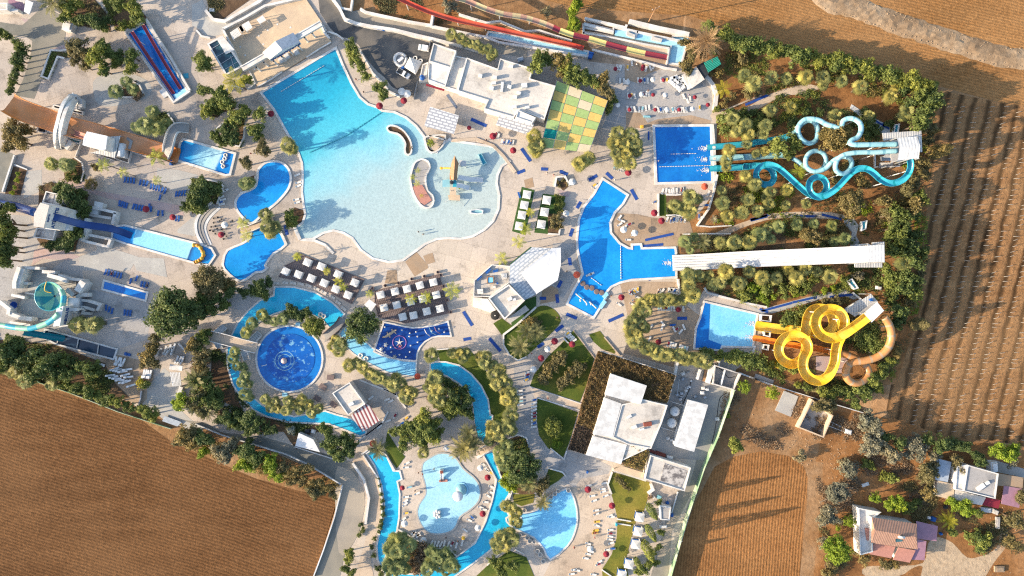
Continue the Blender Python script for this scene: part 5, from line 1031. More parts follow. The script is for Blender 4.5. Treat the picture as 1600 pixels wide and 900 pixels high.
def fan_mesh(seed,mat,nleaf=21,nb=9):
 g=np.random.default_rng(seed);Q_,R_=[],[]
 for i in range(nleaf):
  t=(i+.5)/nleaf;el=math.radians(36-62*t+g.uniform(-8,8));az=i*2.39996+g.uniform(-.25,.25)
  d=np.array([math.cos(az)*math.cos(el),math.sin(az)*math.cos(el),math.sin(el)]);side=np.array([-math.sin(az),math.cos(az),0]);upv=np.cross(d,side)*-1
  hub=d*(.06+.36*math.sqrt(t))*g.uniform(.9,1.1)+np.array([0,0,.3*(1-t)]);ln=g.uniform(.46,.66)*(.8+.2*t);v=g.uniform(0,1)
  Q_.append([np.array([0,0,.3*(1-t)])-side*.015,np.array([0,0,.3*(1-t)])+side*.015,hub+side*.015,hub-side*.015]);R_.append(.6)
  for k in range(nb):
   a=math.radians(-72+144*k/(nb-1));bd=d*math.cos(a)+side*math.sin(a)+upv*(-.12*abs(math.sin(a))+g.uniform(-.05,.05));bl=ln*(1-.25*abs(a)/1.8)*g.uniform(.85,1.1)
   w=np.cross(bd,upv);w/=np.linalg.norm(w);tip=hub+bd*bl+np.array([0,0,-.12*ln*(1.2+math.cos(el))]);m_=hub+bd*bl*.6
   Q_.append([hub,m_-w*.05,tip,m_+w*.05]);R_.append(v*.8+g.uniform(0,.2))
 return LM('crown',np.array(Q_),np.array(R_),mat)
def feather_mesh(seed,mat,nf=36,nl=13,el0=70,el1=-25,droop=.5,leafl=.20,leafw=.018,up=.15):
 g=np.random.default_rng(seed);Q_,R_=[],[]
 for i in range(nf):
  t=(i+.5)/nf;el=math.radians(el0+(el1-el0)*t+g.uniform(-7,7));az=i*2.39996+g.uniform(-.2,.2);v=g.uniform(0,1);ln=g.uniform(.86,1.08)
  h=np.array([math.cos(az),math.sin(az),0]);side=np.array([-math.sin(az),math.cos(az),0]);prev=None
  for k in range(nl+1):
   s=k/nl;r_=ln*s*(math.cos(el)*(1-.15*s)+.12*s);z_=ln*(s*math.sin(el)-droop*s*s*(.4+.6*math.cos(el)));p=h*r_+np.array([0,0,z_])
   if prev is not None:
    t_=p-prev;t_/=np.linalg.norm(t_)+1e-9
    Q_.append([prev-side*.012,prev+side*.012,p+side*.012,p-side*.012]);R_.append(.7)
    if k>1:
     for sg in(-1,1):
      l_=leafl*math.sin(PI*(.15+.8*s))*g.uniform(.8,1.15);dr=side*sg*.8+t_*.6+np.array([0,0,up-.35*g.random()]);dr/=np.linalg.norm(dr);w=t_*leafw
      Q_.append([p-w,p+dr*l_*.5-w*1.2,p+dr*l_,p+dr*l_*.5+w*1.2]);R_.append(v*.5+g.uniform(0,.5))
   prev=p
 return LM('crown',np.array(Q_),np.array(R_),mat)
def spindle_mesh(seed,mat,h=5.5,n=2200,leaf=.13):
 g=np.random.default_rng(seed);t=g.uniform(0,1,n)**.8;az=g.uniform(0,6.28,n);r_=np.sin(PI*np.clip(t*.93+.07,0,1))**.6*(1-.35*t)*g.uniform(.7,1.05,n)*(1+.12*np.sin(3*az+t*9))
 P=np.stack([r_*np.cos(az),r_*np.sin(az),t*h],1);N=np.stack([np.cos(az),np.sin(az),np.full(n,.6)],1)
 return LM('crown',scatter_quads(P,N,np.full(n,leaf),g,.4),g.uniform(0,1,n),mat)
def trunk_mesh(h,r0,r1,bend=.0,limbs=0,seed=0,spread=.5):
 rr=random.Random(seed);b=MB();pts=[(bend*math.sin(k/6*2),bend*.5*math.sin(k/6*3),h*k/6)for k in range(7)]
 b.tube(pts,[r0+(r1-r0)*k/6 for k in range(7)],7)
 for k in range(limbs):
  a=k*2.4+rr.random();z=h*rr.uniform(.62,.9);b.tube([(0,0,z),(spread*.5*math.cos(a),spread*.5*math.sin(a),z+.22),(spread*math.cos(a),spread*math.sin(a),z+.5)],[r1,r1*.7,r1*.35],5)
 me=bpy.data.meshes.new('trunk');me.from_pydata(b.v,[],b.f);me.materials.append(m['trunk']);return me
PLANT={}
def plant(kind,var,leafname):
 0
 key=(kind,var,leafname)
 if key in PLANT:return PLANT[key]
 mt=L[leafname];nm,cat,ch,tr={'tree':('olive_leaved_tree' if leafname in('olive','grey')else 'tree','tree',1.35,(1.1,.085,.06,.04,6)),'big':('tree','tree',1.0,(.8,.07,.05,.03,7)),'fan':('fan_palm','palm tree',1.75,(1.75,.09,.07,.05,0)),'tall':('fan_palm','palm tree',3.4,(3.4,.08,.06,.08,0)),'date':('date_palm','palm tree',1.15,(1.15,.10,.09,0,0)),'queen':('feather_palm','palm tree',3.6,(3.6,.06,.04,.10,0)),'cypress':('cypress_tree','tree',0,(1.0,.12,.1,0,0)),'shrub':('shrub','shrub',.55,None),'ball':('clipped_shrub','shrub',.8,None),'agave':('agave_plant','plant',.35,None),'dead':('bare_tree','tree',1.3,(1.3,.10,.08,0,0))}[kind]  # tree name follows olive and grey leaf tones, not species
 if kind=='tree':me=crown_mesh(var*7+1,mt)
 elif kind=='big':me=crown_mesh(var*11+3,mt,110,60,.62,.046,-.2,.20,.14)
 elif kind in('fan','tall'):me=fan_mesh(var+20,mt)
 elif kind=='date':me=feather_mesh(var+40,mt,30,14,66,-20,.42,.17,.022)
 elif kind=='queen':me=feather_mesh(var+60,mt,9,13,40,0,.5,.26,.024)
 elif kind=='cypress':me=spindle_mesh(var+80,mt)
 elif kind=='shrub':me=crown_mesh(var*5+101,mt,20,46,.62,.10,-.1,.34,.3)
 elif kind=='ball':me=crown_mesh(var+131,mt,40,34,.9,.07,-.3,.22,.04)
 elif kind=='agave':me=feather_mesh(var+150,mt,40,5,75,0,.15,.05,.06)
 elif kind=='dead':me=feather_mesh(var+160,mt,60,10,80,-35,.35,.16,.014)
 if tr is None:
  me.transform(Matrix.Translation((0,0,ch)));o=bpy.data.objects.new(nm,me);C.objects.link(o)
 else:
  o=bpy.data.objects.new(nm,None);C.objects.link(o);c=bpy.data.objects.new('crown',me);C.objects.link(c);c.parent=o;c.location=(0,0,ch if kind!='cypress' else.25)
  t=bpy.data.objects.new('trunk',trunk_mesh(tr[0],tr[1],tr[2],tr[3],tr[4],var));C.objects.link(t);t.parent=o
 o['category']=cat;proto(o);PLANT[key]=(o,ch if kind!='cypress' else 2.5);return PLANT[key]
pr=random.Random(21)
KK={'date':1.2,'queen':1.1,'fan':1.14}
def G_(kind,leafname,data,label,group,anchor=None,k=1.0,nv=3,zs=1.0,jitter=.28):
 0
 P=Q(data)
 if anchor:P=sorted(P,key=lambda p:(p[0]-anchor[0])**2+(p[1]-anchor[1])**2)
 for i,p in enumerate(P):
  o,ch=plant(kind,pr.randrange(nv),leafname);r_=p[2]*S*k*KK.get(kind,1)*pr.uniform(1-jitter*.5,1+jitter*.5)
  zz=zs*pr.uniform(.88,1.12);zc=ch*r_*zz
  v=W(p[0],p[1],zc)
  Pc(o,(v.x,v.y,0),pr.uniform(0,6.28),(r_,r_,r_*zz),U_(label.format(o=ORD[i])if len(P)>1 else label.replace('{o} ','')),group if len(P)>1 else None)
T,SH,FP='tree','shrub','fan'
G_(FP,'palm','A5 10,320,32 50,355,34 125,330,33 190,332,26 270,328,33 345,330,33 345,365,24 425,345,34 502,370,36 630,415,34 660,370,34','{o} pale fan palm from the snack bar under the north hedge','fan palms under the north hedge',(1100,110),1.05)
G_(FP,'palm','A5 120,470,28 205,455,33 395,490,32 540,490,26 700,480,34','{o} pale fan palm from the snack bar on the slope above the blue tubes','fan palms above the blue tubes',(1100,110),1.05)
G_(FP,'palm','A5 15,530,34 -40,505,30 100,535,34 90,570,28 30,575,28 -25,560,30','{o} fan palm from the rectangular tube pool beside its landing lanes','fan palms by the tube lanes',(1111,240),1.1)
G_(FP,'palm','B1 960,110,44 975,55,42 955,150,36 1185,60,40 1130,75,36 1080,20,34','{o} fan palm from the tube pool among the blue channels','fan palms among the blue channels',(1111,240),1.0)
G_(FP,'palm','B1 1075,205,42 1125,255,42 1085,345,42 1140,410,42 1050,420,44 965,440,48 935,365,46 930,290,36 1190,330,34 1195,380,34','{o} fan palm from the agave in the grove east of the white kerb','fan palms east of the white kerb',(1115,345),1.0)
G_('agave','silver','B1 880,460,34','silver-grey agave rosette beside the curved white kerb',None,nv=1)
G_(FP,'palm','B2 165,525,42 262,512,36 35,570,38 155,590,38 90,632,38 256,602,38 -20,650,34 10,650,34 375,595,38 75,480,40 20,430,38','{o} small fan palm from the racing slide\'s pool below the teal coils','fan palms below the teal coils',(1055,410),1.05)
G_(FP,'palmdark','B2 212,730,42 322,715,40 420,712,40 525,722,38 100,775,44 48,820,44 168,800,40 540,815,36 600,800,42 -40,800,34','{o} fan palm from the racing slide\'s pool above the white lanes','fan palms above the white lanes',(1055,410),1.05)
G_(FP,'palm','B1 920,595,50 1005,597,46 1095,590,48 1150,555,48 1195,520,36','{o} fan palm from the lower pool gate in the clump over the racing slide','fan palms over the racing slide',(1085,375),1.0)
G_('date','date','B1 815,590,62','single spiky date palm above the foot of the racing slide',None)
G_(FP,'palmdark','B1 715,590,44 745,640,34 770,565,30','{o} dark fan palm from the racing slide\'s pool beside the corner gate','dark fan palms by the racing slide',(1055,410),1.0)
G_(FP,'palm','B1 735,785,46 800,790,46 855,790,44 735,850,48 760,890,40 955,765,50 920,830,48 1025,835,48 1090,765,46 1165,800,46 880,840,40','{o} fan palm from the light blue pool in the row below the racing slide','fan palms below the racing slide',(1090,480),1.0)
G_(FP,'palm','B3 45,165,46 115,205,44 200,205,50 270,152,44 320,202,46 370,150,42 440,165,40 515,195,54 0,230,36','{o} fan palm from the racing slide tower in the lower slope row','fan palms on the lower slope',(1380,400),1.0)
G_(SH,'bright','B3 60,260,60 110,300,40 140,345,34 480,275,28 530,262,24 315,300,28 180,315,28 115,325,26 230,40,20','{o} bright rounded shrub from the light blue pool among the slope palms','shrubs on the slope',(1090,480))
G_(SH,'green','B3 10,300,55 140,265,56 230,265,52 300,270,56 370,255,52 420,210,40 600,220,42 250,310,38 350,290,30','{o} dull green shrub from the light blue pool on the palm slope','shrubs on the slope',(1090,480))
G_(SH,'grey','B3 680,190,40','grey-leaved bush beside the racing slide\'s lower deck',None)
G_('big','olive','B2 545,205,108','big olive-leaved tree standing through the upper blue loops',None)
G_(T,'green','B2 215,265,75 305,238,62 265,310,50 180,250,40','{o} leafy tree from the tube pool growing over the blue tubes','trees among the blue loops',(1111,240),1.0)
G_(T,'olive','B2 650,370,46 600,390,55 555,425,52 700,465,62','{o} pale olive bush from the tower above the teal channel\'s bend','bushes by the teal channel',(1400,240),1.0,zs=.8)
G_('queen','queen','B2 330,405,62','bright feather palm between the blue coils',None,zs=.5)
G_('big','olive','B2 635,585,105','broad olive tree below the teal slide',None)
G_(T,'olive','B2 410,790,72 370,760,45','{o} bushy olive tree from the racing slide tower above the white lanes','olive trees above the white lanes',(1380,400),1.0)
G_(SH,'dark','B2 740,110,60 780,160,55 720,60,40 640,650,35 860,130,40 300,130,60 380,60,45 180,120,40 60,160,40 20,70,30 450,60,36 720,190,50 60,60,34','{o} dark shrub from the tube slide tower on the shaded upper slope','dark shrubs of the upper garden',(1400,240))
G_(SH,'green','A4 975,690,85 925,700,50 1040,690,60 1100,740,60 1150,700,50 950,760,60 1060,790,50 900,640,30','{o} green shrub from the tube pool beside its upper corner','shrubs by the tube pool',(1110,197),1.0)
G_('queen','yellow','A4 940,520,60','yellow-green feathery tree by the snack bar\'s white kerb',None,zs=.4)
G_(SH,'olive','A4 905,420,50 960,585,24 1085,555,48 1140,540,36 940,610,30 1050,345,45 1060,650,30 990,560,36','{o} olive shrub from the snack bar on the bank below the hedge','shrubs below the hedge',(1100,110))
G_('dead','dry','A4 835,245,105','big bare brown tree with radiating branches above the snack bar',None,nv=1)
G_(T,'olive','A4 720,380,52 755,300,58 710,250,40 740,420,40 820,320,40','{o} olive tree from the bare brown tree over the cascade wall','trees round the bare brown tree',(1102,65))
G_(T,'green','A4 870,180,58 930,215,55 830,160,40 880,290,46','{o} green tree from the snack bar crowding the bare brown tree','trees round the bare brown tree',(1100,110))
G_(T,'green','A5 -60,150,44 -15,185,46 35,185,44 70,205,42 110,205,40 150,222,42 190,218,44 235,240,44 275,240,42 320,258,44 365,258,42 400,270,40 432,262,42 480,280,46 530,295,46 575,305,44 620,318,46 665,332,48 712,345,48 755,362,46 800,385,44','{o} tree from the bare brown tree in the north boundary hedge','north boundary hedge trees',(1102,65),1.15)
G_(T,'dark','A5 815,425,42 790,455,42 765,490,42 745,530,44 720,440,40 750,410,40 690,385,36','{o} dark tree from the hedge corner down the boundary above the tower','dark hedge trees above the tower',(1466,145),1.15,zs=1.5)
G_(T,'olive','A5 785,540,36 805,560,28 760,700,34 775,742,32 735,770,32 790,600,30','{o} olive tree from the hedge corner behind the tube tower','olive trees behind the tube tower',(1466,145),1.1)
G_('cypress','olive','A5 838,645,34','leaning pale cypress beyond the tube tower\'s roof',None,zs=.8,nv=1)
G_('cypress','olive','B3 1030,475,40','leaning pale cypress beside the bare crop rows',None,zs=.8,nv=1)
G_(T,'olive','B2 1130,285,52 1060,140,46 1060,420,40 1040,345,42 860,660,50 830,580,46 960,510,46 1010,600,60 940,590,44','{o} pale boundary tree from the racing slide tower up the crop field edge','pale trees along the crop field',(1380,400),1.05,zs=1.5)
G_(T,'dark','B2 900,640,60 880,740,56 930,690,56 1040,560,50 1000,660,52 860,790,46 920,800,56 985,850,60 900,870,50 1050,880,50 1000,780,44 950,740,46','{o} dark boundary tree from the racing slide tower along the crop field','dark trees along the crop field',(1380,400),1.1,zs=1.5)
G_(T,'dark','B3 880,40,52 960,60,56 1010,110,50 930,190,52 990,210,56 880,300,50 860,340,44 940,260,56 1000,290,48 900,400,52 890,470,48 930,430,44','{o} dark boundary tree from the yellow tower along the crop field','dark trees by the yellow tower',(1365,485),1.1,zs=1.5)
G_(T,'green','B3 860,180,50 870,240,52 850,215,40 840,150,40','{o} light green tree from the racing slide tower on its lower flank','green trees by the racing tower',(1380,400),1.1)
G_(FP,'palm','B3 945,118,54','pale fan palm standing in the dark boundary trees',None)
G_(T,'olive','B3 970,340,52 1000,30,46 1040,180,40 1060,110,36 900,640,40','{o} pale tree from the yellow tower among the dark boundary trees','pale trees by the yellow tower',(1365,485),1.05)
G_('big','green','B3 742,555,108','broad green tree inside the brown tube\'s curve',None)
G_(SH,'olive','B3 545,345,52 490,345,38 600,340,40','{o} pale bush from the yellow tower above the first loop','pale bushes above the first loop',(1365,485),1.1)
G_(SH,'green','B3 290,440,60 340,410,56 250,460,40 380,390,40 310,470,40','{o} green bush from the light blue pool between it and the yellow loops','bushes by the yellow channel',(1185,510),1.1)
G_(SH,'green','B3 40,690,56 100,700,54 150,705,44 0,670,50 -40,670,46 -80,660,46 -140,655,42 -190,650,42 -230,640,36 240,715,40 300,735,40','{o} hedge shrub from the roofless store under the splash pool','hedge under the splash pool',(1145,585),1.2)
G_(SH,'yellow','B3 205,710,32','bright yellow shrub at the end of the splash pool hedge',None)
G_(SH,'olive','B3 325,832,28 390,850,30 440,850,40 490,860,46 530,860,40 560,880,36','{o} whitish bush from the light blue pool under the yellow U-bend','whitish bushes under the U-bend',(1140,540),1.2)
G_(T,'green','B3 620,870,46 690,850,48 750,800,52 800,770,44 720,890,44 800,850,36 830,720,36 870,690,40','{o} green tree from the brown coil in the corner hedge','corner hedge trees',(1338,580),1.1)
G_(FP,'palm','B1 655,378,46 745,330,46 740,415,46 700,400,38 790,345,34','{o} fan palm from the red parasols in the square hedged bed','fan palms in the hedged bed',(1020,335),1.05)
G_(FP,'palm','A4 320,780,44 400,790,46 300,840,46 360,840,46 430,840,44 B1 300,10,46 360,20,46 420,20,46 310,70,46 370,75,48 430,60,40 330,125,44 390,130,46 350,40,46','{o} fan palm from the tube pool in the big clump beside it','fan palms of the big clump',(1021,240),1.05)
G_(FP,'palm','B1 95,135,46 150,100,48 125,115,40','{o} fan palm from the chequered canopy in the trio below its corner','fan palms below the canopy corner',(924,235),1.05)
G_(FP,'palm','A3 880,800,46 905,850,46 890,890,44 A8 880,40,42','{o} fan palm from the lean-to roof in the group left of the canopy'.replace('left of','beside'),'fan palms beside the canopy',(820,200),1.05)
G_(T,'green','A3 900,370,62 950,345,56 1110,470,56 1170,450,58 A4 60,430,62 20,380,56 120,450,52 180,480,46','{o} leafy tree from the restaurant shading the top of the chequered canopy','trees above the canopy',(820,120),1.1)
G_(T,'olive','A3 1030,360,62 1060,420,58 A4 225,480,62 255,540,46','{o} olive-toned tree from the restaurant above the chequered canopy','trees above the canopy',(820,120),1.1)
G_(SH,'green','A4 275,610,40 260,650,30 290,580,34','{o} shrub from the chequered canopy\'s upper corner','shrubs at the canopy corner',(946,163),1.1)
G_(FP,'palm','A3 395,200,46 450,222,38 480,245,36 510,255,36 545,265,34 575,285,36 610,290,38 640,310,40 625,330,30','{o} small fan palm from the service yard in the row beside the long red chute','fan palms beside the long red chute',(675,70),1.0)
G_(T,'bright','A3 1100,70,38 1120,35,40 1110,120,42 1140,20,40 1095,150,36 1130,160,34','{o} bright yellow-green tree from the top edge behind the cascade','bright trees behind the cascade',(905,0),1.1)
G_(SH,'grey','A3 395,50,52 950,75,40 360,20,30','{o} dusty grey bush from the service yard between the two long chutes','dusty bushes between the chutes',(640,60),1.1)
G_('ball','bright','A3 276,838,26 A8 445,267,20','{o} clipped green ball shrub from the stage beside the pools','clipped ball shrubs',(450,80),1.15,nv=1)
G_(SH,'olive','F1 105,225,24 150,210,26 185,240,22 120,255,20','{o} low shrub from the green decks in the white-walled oval planter','shrubs in the oval planter',(840,330),1.0)
G_(T,'green','A2 935,270,46 960,350,54 930,310,40 990,390,40 1020,450,34 1105,515,48 1120,560,34','{o} dark bushy tree from the stage between the wave pool and asphalt yard','trees beside the asphalt yard',(525,70),1.15)
G_(SH,'green','F1 110,350,34 130,345,30 115,390,32 105,420,30 135,400,30 125,440,28','{o} clipped hedge shrub from the oval planter beside the green deck','hedge beside the green deck',(878,290),1.25)
G_(T,'olive','F1 100,510,52 70,560,36 120,570,36','{o} dry-looking tree from the octagonal bar beside the lower deck cabana','dry trees at the green deck',(830,400),1.15)
G_(T,'olive','A1 460,270,62 510,330,62 450,340,50 500,390,46 420,300,40','{o} dusty olive tree from the red slide basin in the white-edged bed','olive trees by the red slide basin',(215,80),1.1)
G_(T,'green','A1 590,280,66 640,310,52 570,340,60 610,410,56 700,340,46 770,330,50 770,400,48 680,370,36','{o} green tree from the red slide basin beside the plaza','green trees by the red slide basin',(215,80),1.1)
G_(T,'dark','A1 560,130,56 610,160,44 460,120,44 520,110,50 620,125,40','{o} dark tree from the red slide basin above the plaza','dark trees at the head of the plaza',(215,50),1.1)
G_(T,'green','A1 790,50,62 810,110,54 720,150,44 770,150,36 690,10,50','{o} tree from the red basin\'s head wall at the sloping path','trees at the basin head',(215,50),1.1)
G_('date','date','A1 310,20,88','large date palm at the corner of the gatehouse road',None)
G_(T,'green','A1 400,50,56 380,100,40 440,10,50','{o} green tree from the date palm by the gatehouse road','trees at the gatehouse road',(83,5),1.1)
G_(T,'dark','A1 120,270,42 135,310,40 105,345,42 120,390,38 90,430,38 75,480,36 60,530,30 15,200,40 50,215,30','{o} dark hedge tree from the gatehouse along the curving road','hedge along the curving road',(30,30),1.2)
G_(T,'olive','A1 90,740,70 60,800,64 120,830,60 160,760,56 50,860,46','{o} ochre-tinged tree from the arched stair below the orange slide','ochre trees below the orange slide',(100,190),1.1)
G_(FP,'palmdark','A1 675,535,42 740,480,36 775,520,40','{o} fan palm from the red basin in the teardrop planter','fan palms in the teardrop planter',(270,140),1.05)
G_(SH,'dry','A1 820,560,24 800,575,20','{o} reddish shrub from the red basin in the teardrop planter','reddish shrubs',(270,140),1.1)
G_(FP,'palmdark','A1 890,655,50 850,735,52 920,755,54 800,745,36 970,720,36','{o} dark fan palm from the footbridge in the round planter over the orange slide','dark fan palms over the orange slide',(265,215),1.05)
G_(FP,'palmdark','A6 300,135,44 385,140,46 420,135,36','{o} dark fan palm from the orange slide in the kerbed round bed','dark fan palms in the kerbed bed',(60,180),1.05)
G_(SH,'green','A6 400,215,34 430,180,34','{o} shrub from the orange slide in the kerbed round bed','shrubs in the kerbed bed',(60,180))
G_(SH,'bright','A6 105,195,20 100,232,20 88,275,20 75,305,20','{o} small clipped shrub from the ochre tree in the narrow bed','shrubs in the narrow bed',(20,230))
G_('ball','olive','A6 535,258,46','round clipped olive bush near the blue sun loungers',None,nv=1)
G_(T,'olive','A6 565,155,36','small olive tree under the bright feather palm',None)
G_('queen','queen','A6 605,140,50 720,185,38 920,230,36 915,95,48','{o} yellow-green feather palm from the arched stair on the lower plaza','feather palms on the lower plaza',(100,190),1.0,zs=.9)
G_(T,'dark','A6 400,320,66 460,370,62 340,290,50 480,310,46 500,420,44 430,430,46 380,270,40','{o} dark ivy-clad tree from the temple tower\'s upper wing','dark trees round the temple tower',(85,300),1.15,zs=.8)
G_(T,'dark','A6 360,600,60 420,560,56 300,610,44 440,520,44 400,620,42 460,510,36','{o} dark ivy-clad tree from the temple tower\'s lower wing','dark trees round the temple tower',(70,365),1.15,zs=.8)
G_(T,'dark','A6 30,480,60 50,560,64 20,620,66 60,520,50 20,700,60 60,650,50 10,400,46 70,390,40','{o} dark tree from the blue tube down the outer edge','dark trees at the outer edge',(0,320),1.1,zs=1.7)
G_(T,'dark','A6 1170,260,48 1150,310,46 1120,370,52 1180,390,48 1190,320,44 1090,390,36','{o} dark tree from the blue loungers in the bed beside the round steps','dark trees by the round steps',(270,300),1.15)
G_('queen','yellow','A2 250,470,88','large golden-yellow feather palm beside the stage',None,zs=.5)
G_(T,'green','A2 320,470,46 70,370,56 45,340,40 100,390,36','{o} bush from the golden palm below the glass gallery','bushes below the glass gallery',(370,124),1.1)
G_(T,'green','A2 70,530,46 180,560,62 130,600,46 90,660,46 210,610,46 80,640,40','{o} rounded tree from the golden palm on the western plaza','rounded trees west of the wave pool',(370,124),1.15)
G_(T,'green','A2 270,680,66 310,650,46 240,720,46 400,670,44 370,760,52 390,800,36','{o} full tree from the wave pool\'s deep corner on the western plaza','full trees west of the wave pool',(410,146),1.15)
G_(T,'dark','A2 200,770,52 140,800,44 240,810,46 180,830,36','{o} dark tree from the orange slide\'s pool in the crescent bed','dark trees in the crescent bed',(320,230),1.15)
G_(T,'olive','A2 410,865,54 430,880,40 A7 320,130,50','{o} olive tree from the kidney pool on the narrow terrace','olive trees by the kidney pool',(430,260),1.15)
G_(FP,'palm','A2 560,850,48 585,870,36','{o} fan palm from the wave pool at its western kerb','fan palms at the western kerb',(457,220),1.05)
G_(FP,'palmdark','A7 310,250,48 340,245,36','{o} dark fan palm from the kidney pool in the corner bed','dark fan palms by the kidney pool',(400,280),1.05)
G_(T,'dark','A7 60,270,62 110,280,52 40,330,50 150,280,40 30,390,52 80,330,46 60,400,36','{o} dark tree from the orange slide\'s pool in the bed above the round steps','dark trees above the round steps',(345,265),1.15)
G_(T,'green','A7 575,440,44 600,470,36 570,480,36','{o} grey-green tree from the footbridge at the wave pool\'s corner','trees at the wave pool corner',(400,345),1.15)
G_(FP,'palm','A7 430,430,40 440,500,46 480,510,44 455,540,36','{o} fan palm from the footbridge between the two blue pools','fan palms at the footbridge',(390,345),1.1)
G_('queen','queen','A7 300,482,46 320,555,52 615,680,32','{o} golden feather palm from the white parasol beside the lower blue pool','golden palms by the lower blue pool',(350,350),1.0,zs=.5)
G_('queen','queen','E1 240,55,40 485,180,44 580,265,46 620,310,44','{o} feather palm from the lower blue pool on the curved cabana deck','feather palms on the curved deck',(440,380),1.0,zs=.8)
G_('queen','queen','E1 840,370,44 1185,410,50 1310,400,56 1530,340,72','{o} feather palm from the big dark tree on the straight cabana deck','feather palms on the straight deck',(570,510),1.0,zs=.8)
G_('queen','queen','A8 860,420,34 832,515,40 790,590,44 690,690,40','{o} star-shaped feather palm from the green decks on the open paving','star palms on the open paving',(845,300),1.0,zs=1.1)
G_('queen','queen','D6 95,345,34 40,425,36 85,495,50 140,645,26','{o} small feather palm from the crescent island on the curved island','small palms on the curved island',(640,210),1.0,zs=.5)
G_('big','olive','A7 100,820,110 210,850,70','{o} big olive-crowned tree from the great dark tree beside the lower pool','big trees by the lower blue pool',(265,490),1.0)
G_(T,'dark','A7 400,850,54 450,830,36 350,880,44 300,890,40','{o} dark tree from the lower blue pool beside the river mouth','dark trees at the river mouth',(385,430),1.1)
G_('big','dark','B4 1015,185,178','huge dark spreading tree beside the small shallow pool',None)
G_(T,'dark','B4 1120,140,50','smaller dark crown squeezed behind the huge tree',None)
G_(FP,'palm','B4 455,255,48 490,240,36 545,255,48 580,240,34','{o} fan palm from the AEOLUS tower on the grey court','fan palms on the grey court',(95,480),1.1)
G_(T,'dark','B4 40,420,66 110,370,52 200,440,72 60,350,46 280,470,66 330,530,60 180,540,66 240,520,56 390,460,56 450,490,52 520,505,54 400,540,52 110,460,56 20,490,46 570,520,40','{o} dark tree from the bowl slide in the boundary belt','boundary belt below the bowl slide',(60,470),1.15,zs=1.25)
G_(FP,'palm','B4 85,530,44 150,580,46 300,605,44 45,520,30','{o} fan palm from the bowl slide at the ploughed field\'s edge','fan palms at the field edge',(60,470),1.1)
G_(T,'green','B4 390,605,40 440,620,40 480,640,36 520,650,42 560,670,36 590,680,40 640,695,42 690,705,40 740,725,36 780,740,30','{o} hedge tree from the bowl slide along the ploughed field corner','hedge along the ploughed field',(60,470),1.15)
G_(T,'green','B4 860,760,46 900,780,44 830,740,32 530,560,34','{o} small tree from the pale bench at the lower hedge end','small trees at the hedge end',(270,655),1.1)
G_(T,'olive','B4 870,430,56 900,380,46 850,470,46 890,470,46 920,330,40','{o} olive tree from the stacked white loungers under the great tree','olive trees under the great tree',(190,570),1.15)
G_(SH,'yellow','B4 830,590,36','yellow flowering bush beside the stacked white loungers',None)
G_(SH,'green','B4 850,600,46','green bush behind the yellow flowering bush',None)
G_('date','date','B4 1150,580,80 B5 90,760,60 20,740,50','{o} grey-green date palm from the round pool west of the river ring','date palms west of the river',(452,560),1.0)
G_(T,'bright','B4 1075,700,60 1040,720,36','{o} bright green bush from the ploughed field beside the pale path','bright bushes by the pale path',(230,660),1.15)
G_(T,'olive','B4 1150,690,58 1190,620,56 1180,760,46 1170,470,52 1130,370,50 1190,420,50 1190,520,46','{o} silver-green tree from the river bridge west of the ring','silver-green trees west of the ring',(350,530),1.15)
G_(T,'olive','C1 180,70,60 230,60,56 200,110,50 240,120,46 150,110,36','{o} olive tree from the pale bench along the field road','olive trees along the field road',(270,655),1.15)
G_(T,'dark','C1 290,90,52 330,110,40 560,180,62 610,210,52 520,160,46 560,110,36','{o} dark tree from the pale bench along the field road','dark trees along the field road',(270,655),1.15)
G_(T,'grey','C1 430,150,56 390,180,50 470,120,46 430,200,40','{o} grey tree from the pale bench along the field road','grey trees along the field road',(270,655),1.15)
G_(T,'bright','C1 520,245,50 570,260,46 690,230,50 730,310,46 700,290,42 660,260,36 290,175,34','{o} lit green tree from the pale bench along the field road','green trees along the field road',(270,655),1.15)
G_(T,'olive','C1 830,290,56 870,340,46 960,360,54 940,410,50 1000,390,44 820,340,46 900,270,46 1050,420,30 760,260,46','{o} thin olive tree from the road bend beside the field corner','thin olive trees at the road bend',(530,760),1.15)
G_(T,'dark','C1 1050,110,60 1120,100,56 1140,160,56 1080,180,52 1020,130,44 1160,120,40','{o} dark glossy tree from the red and white kiosk roof above the road bend','dark trees above the road bend',(570,650),1.15)
G_(T,'green','C1 1150,770,40 1140,810,30 1125,860,36 1160,880,30','{o} green bush from the road bend beside the sandy walk','bushes beside the sandy walk',(540,740),1.15)
G_(SH,'dark','C2 215,500,16 220,540,16 212,580,16 205,610,16 195,640,14 215,460,14 208,420,14 200,370,14 190,330,12 170,680,16 155,730,16 165,780,18 190,850,24 210,890,24 90,600,18 100,630,18 80,660,16','{o} low hedge shrub from the orange parasol between walk and river','hedge between walk and river',(583,693),1.3)
G_(FP,'palmdark','B5 315,300,44 350,245,46 410,195,46 440,225,40 480,235,42 530,220,46','{o} fan palm from the small white bridge on the ring\'s upper shore','fan palms on the ring\'s upper shore',(350,530),.85)
G_(T,'dark','B5 590,170,50 620,200,46 665,185,42 560,190,40','{o} dark tree from the round pool on the ring\'s upper shore','dark trees on the ring\'s upper shore',(452,560),1.15)
G_('big','green','B5 715,262,92','big glossy tree between the round pool and river',None)
G_(FP,'palm','B5 830,380,40 870,370,44 860,410,44 840,340,36','{o} fan palm from the round pool beside the wooden footbridge','fan palms beside the wooden footbridge',(452,560),1.05)
G_(FP,'palmdark','B5 250,410,42 240,450,44 265,495,46 300,500,38 310,550,46 290,590,44 330,600,36 310,660,50 340,680,40','{o} dark fan palm from the small white bridge down the ring\'s inner shore','dark fan palms on the inner shore',(350,530),.8)
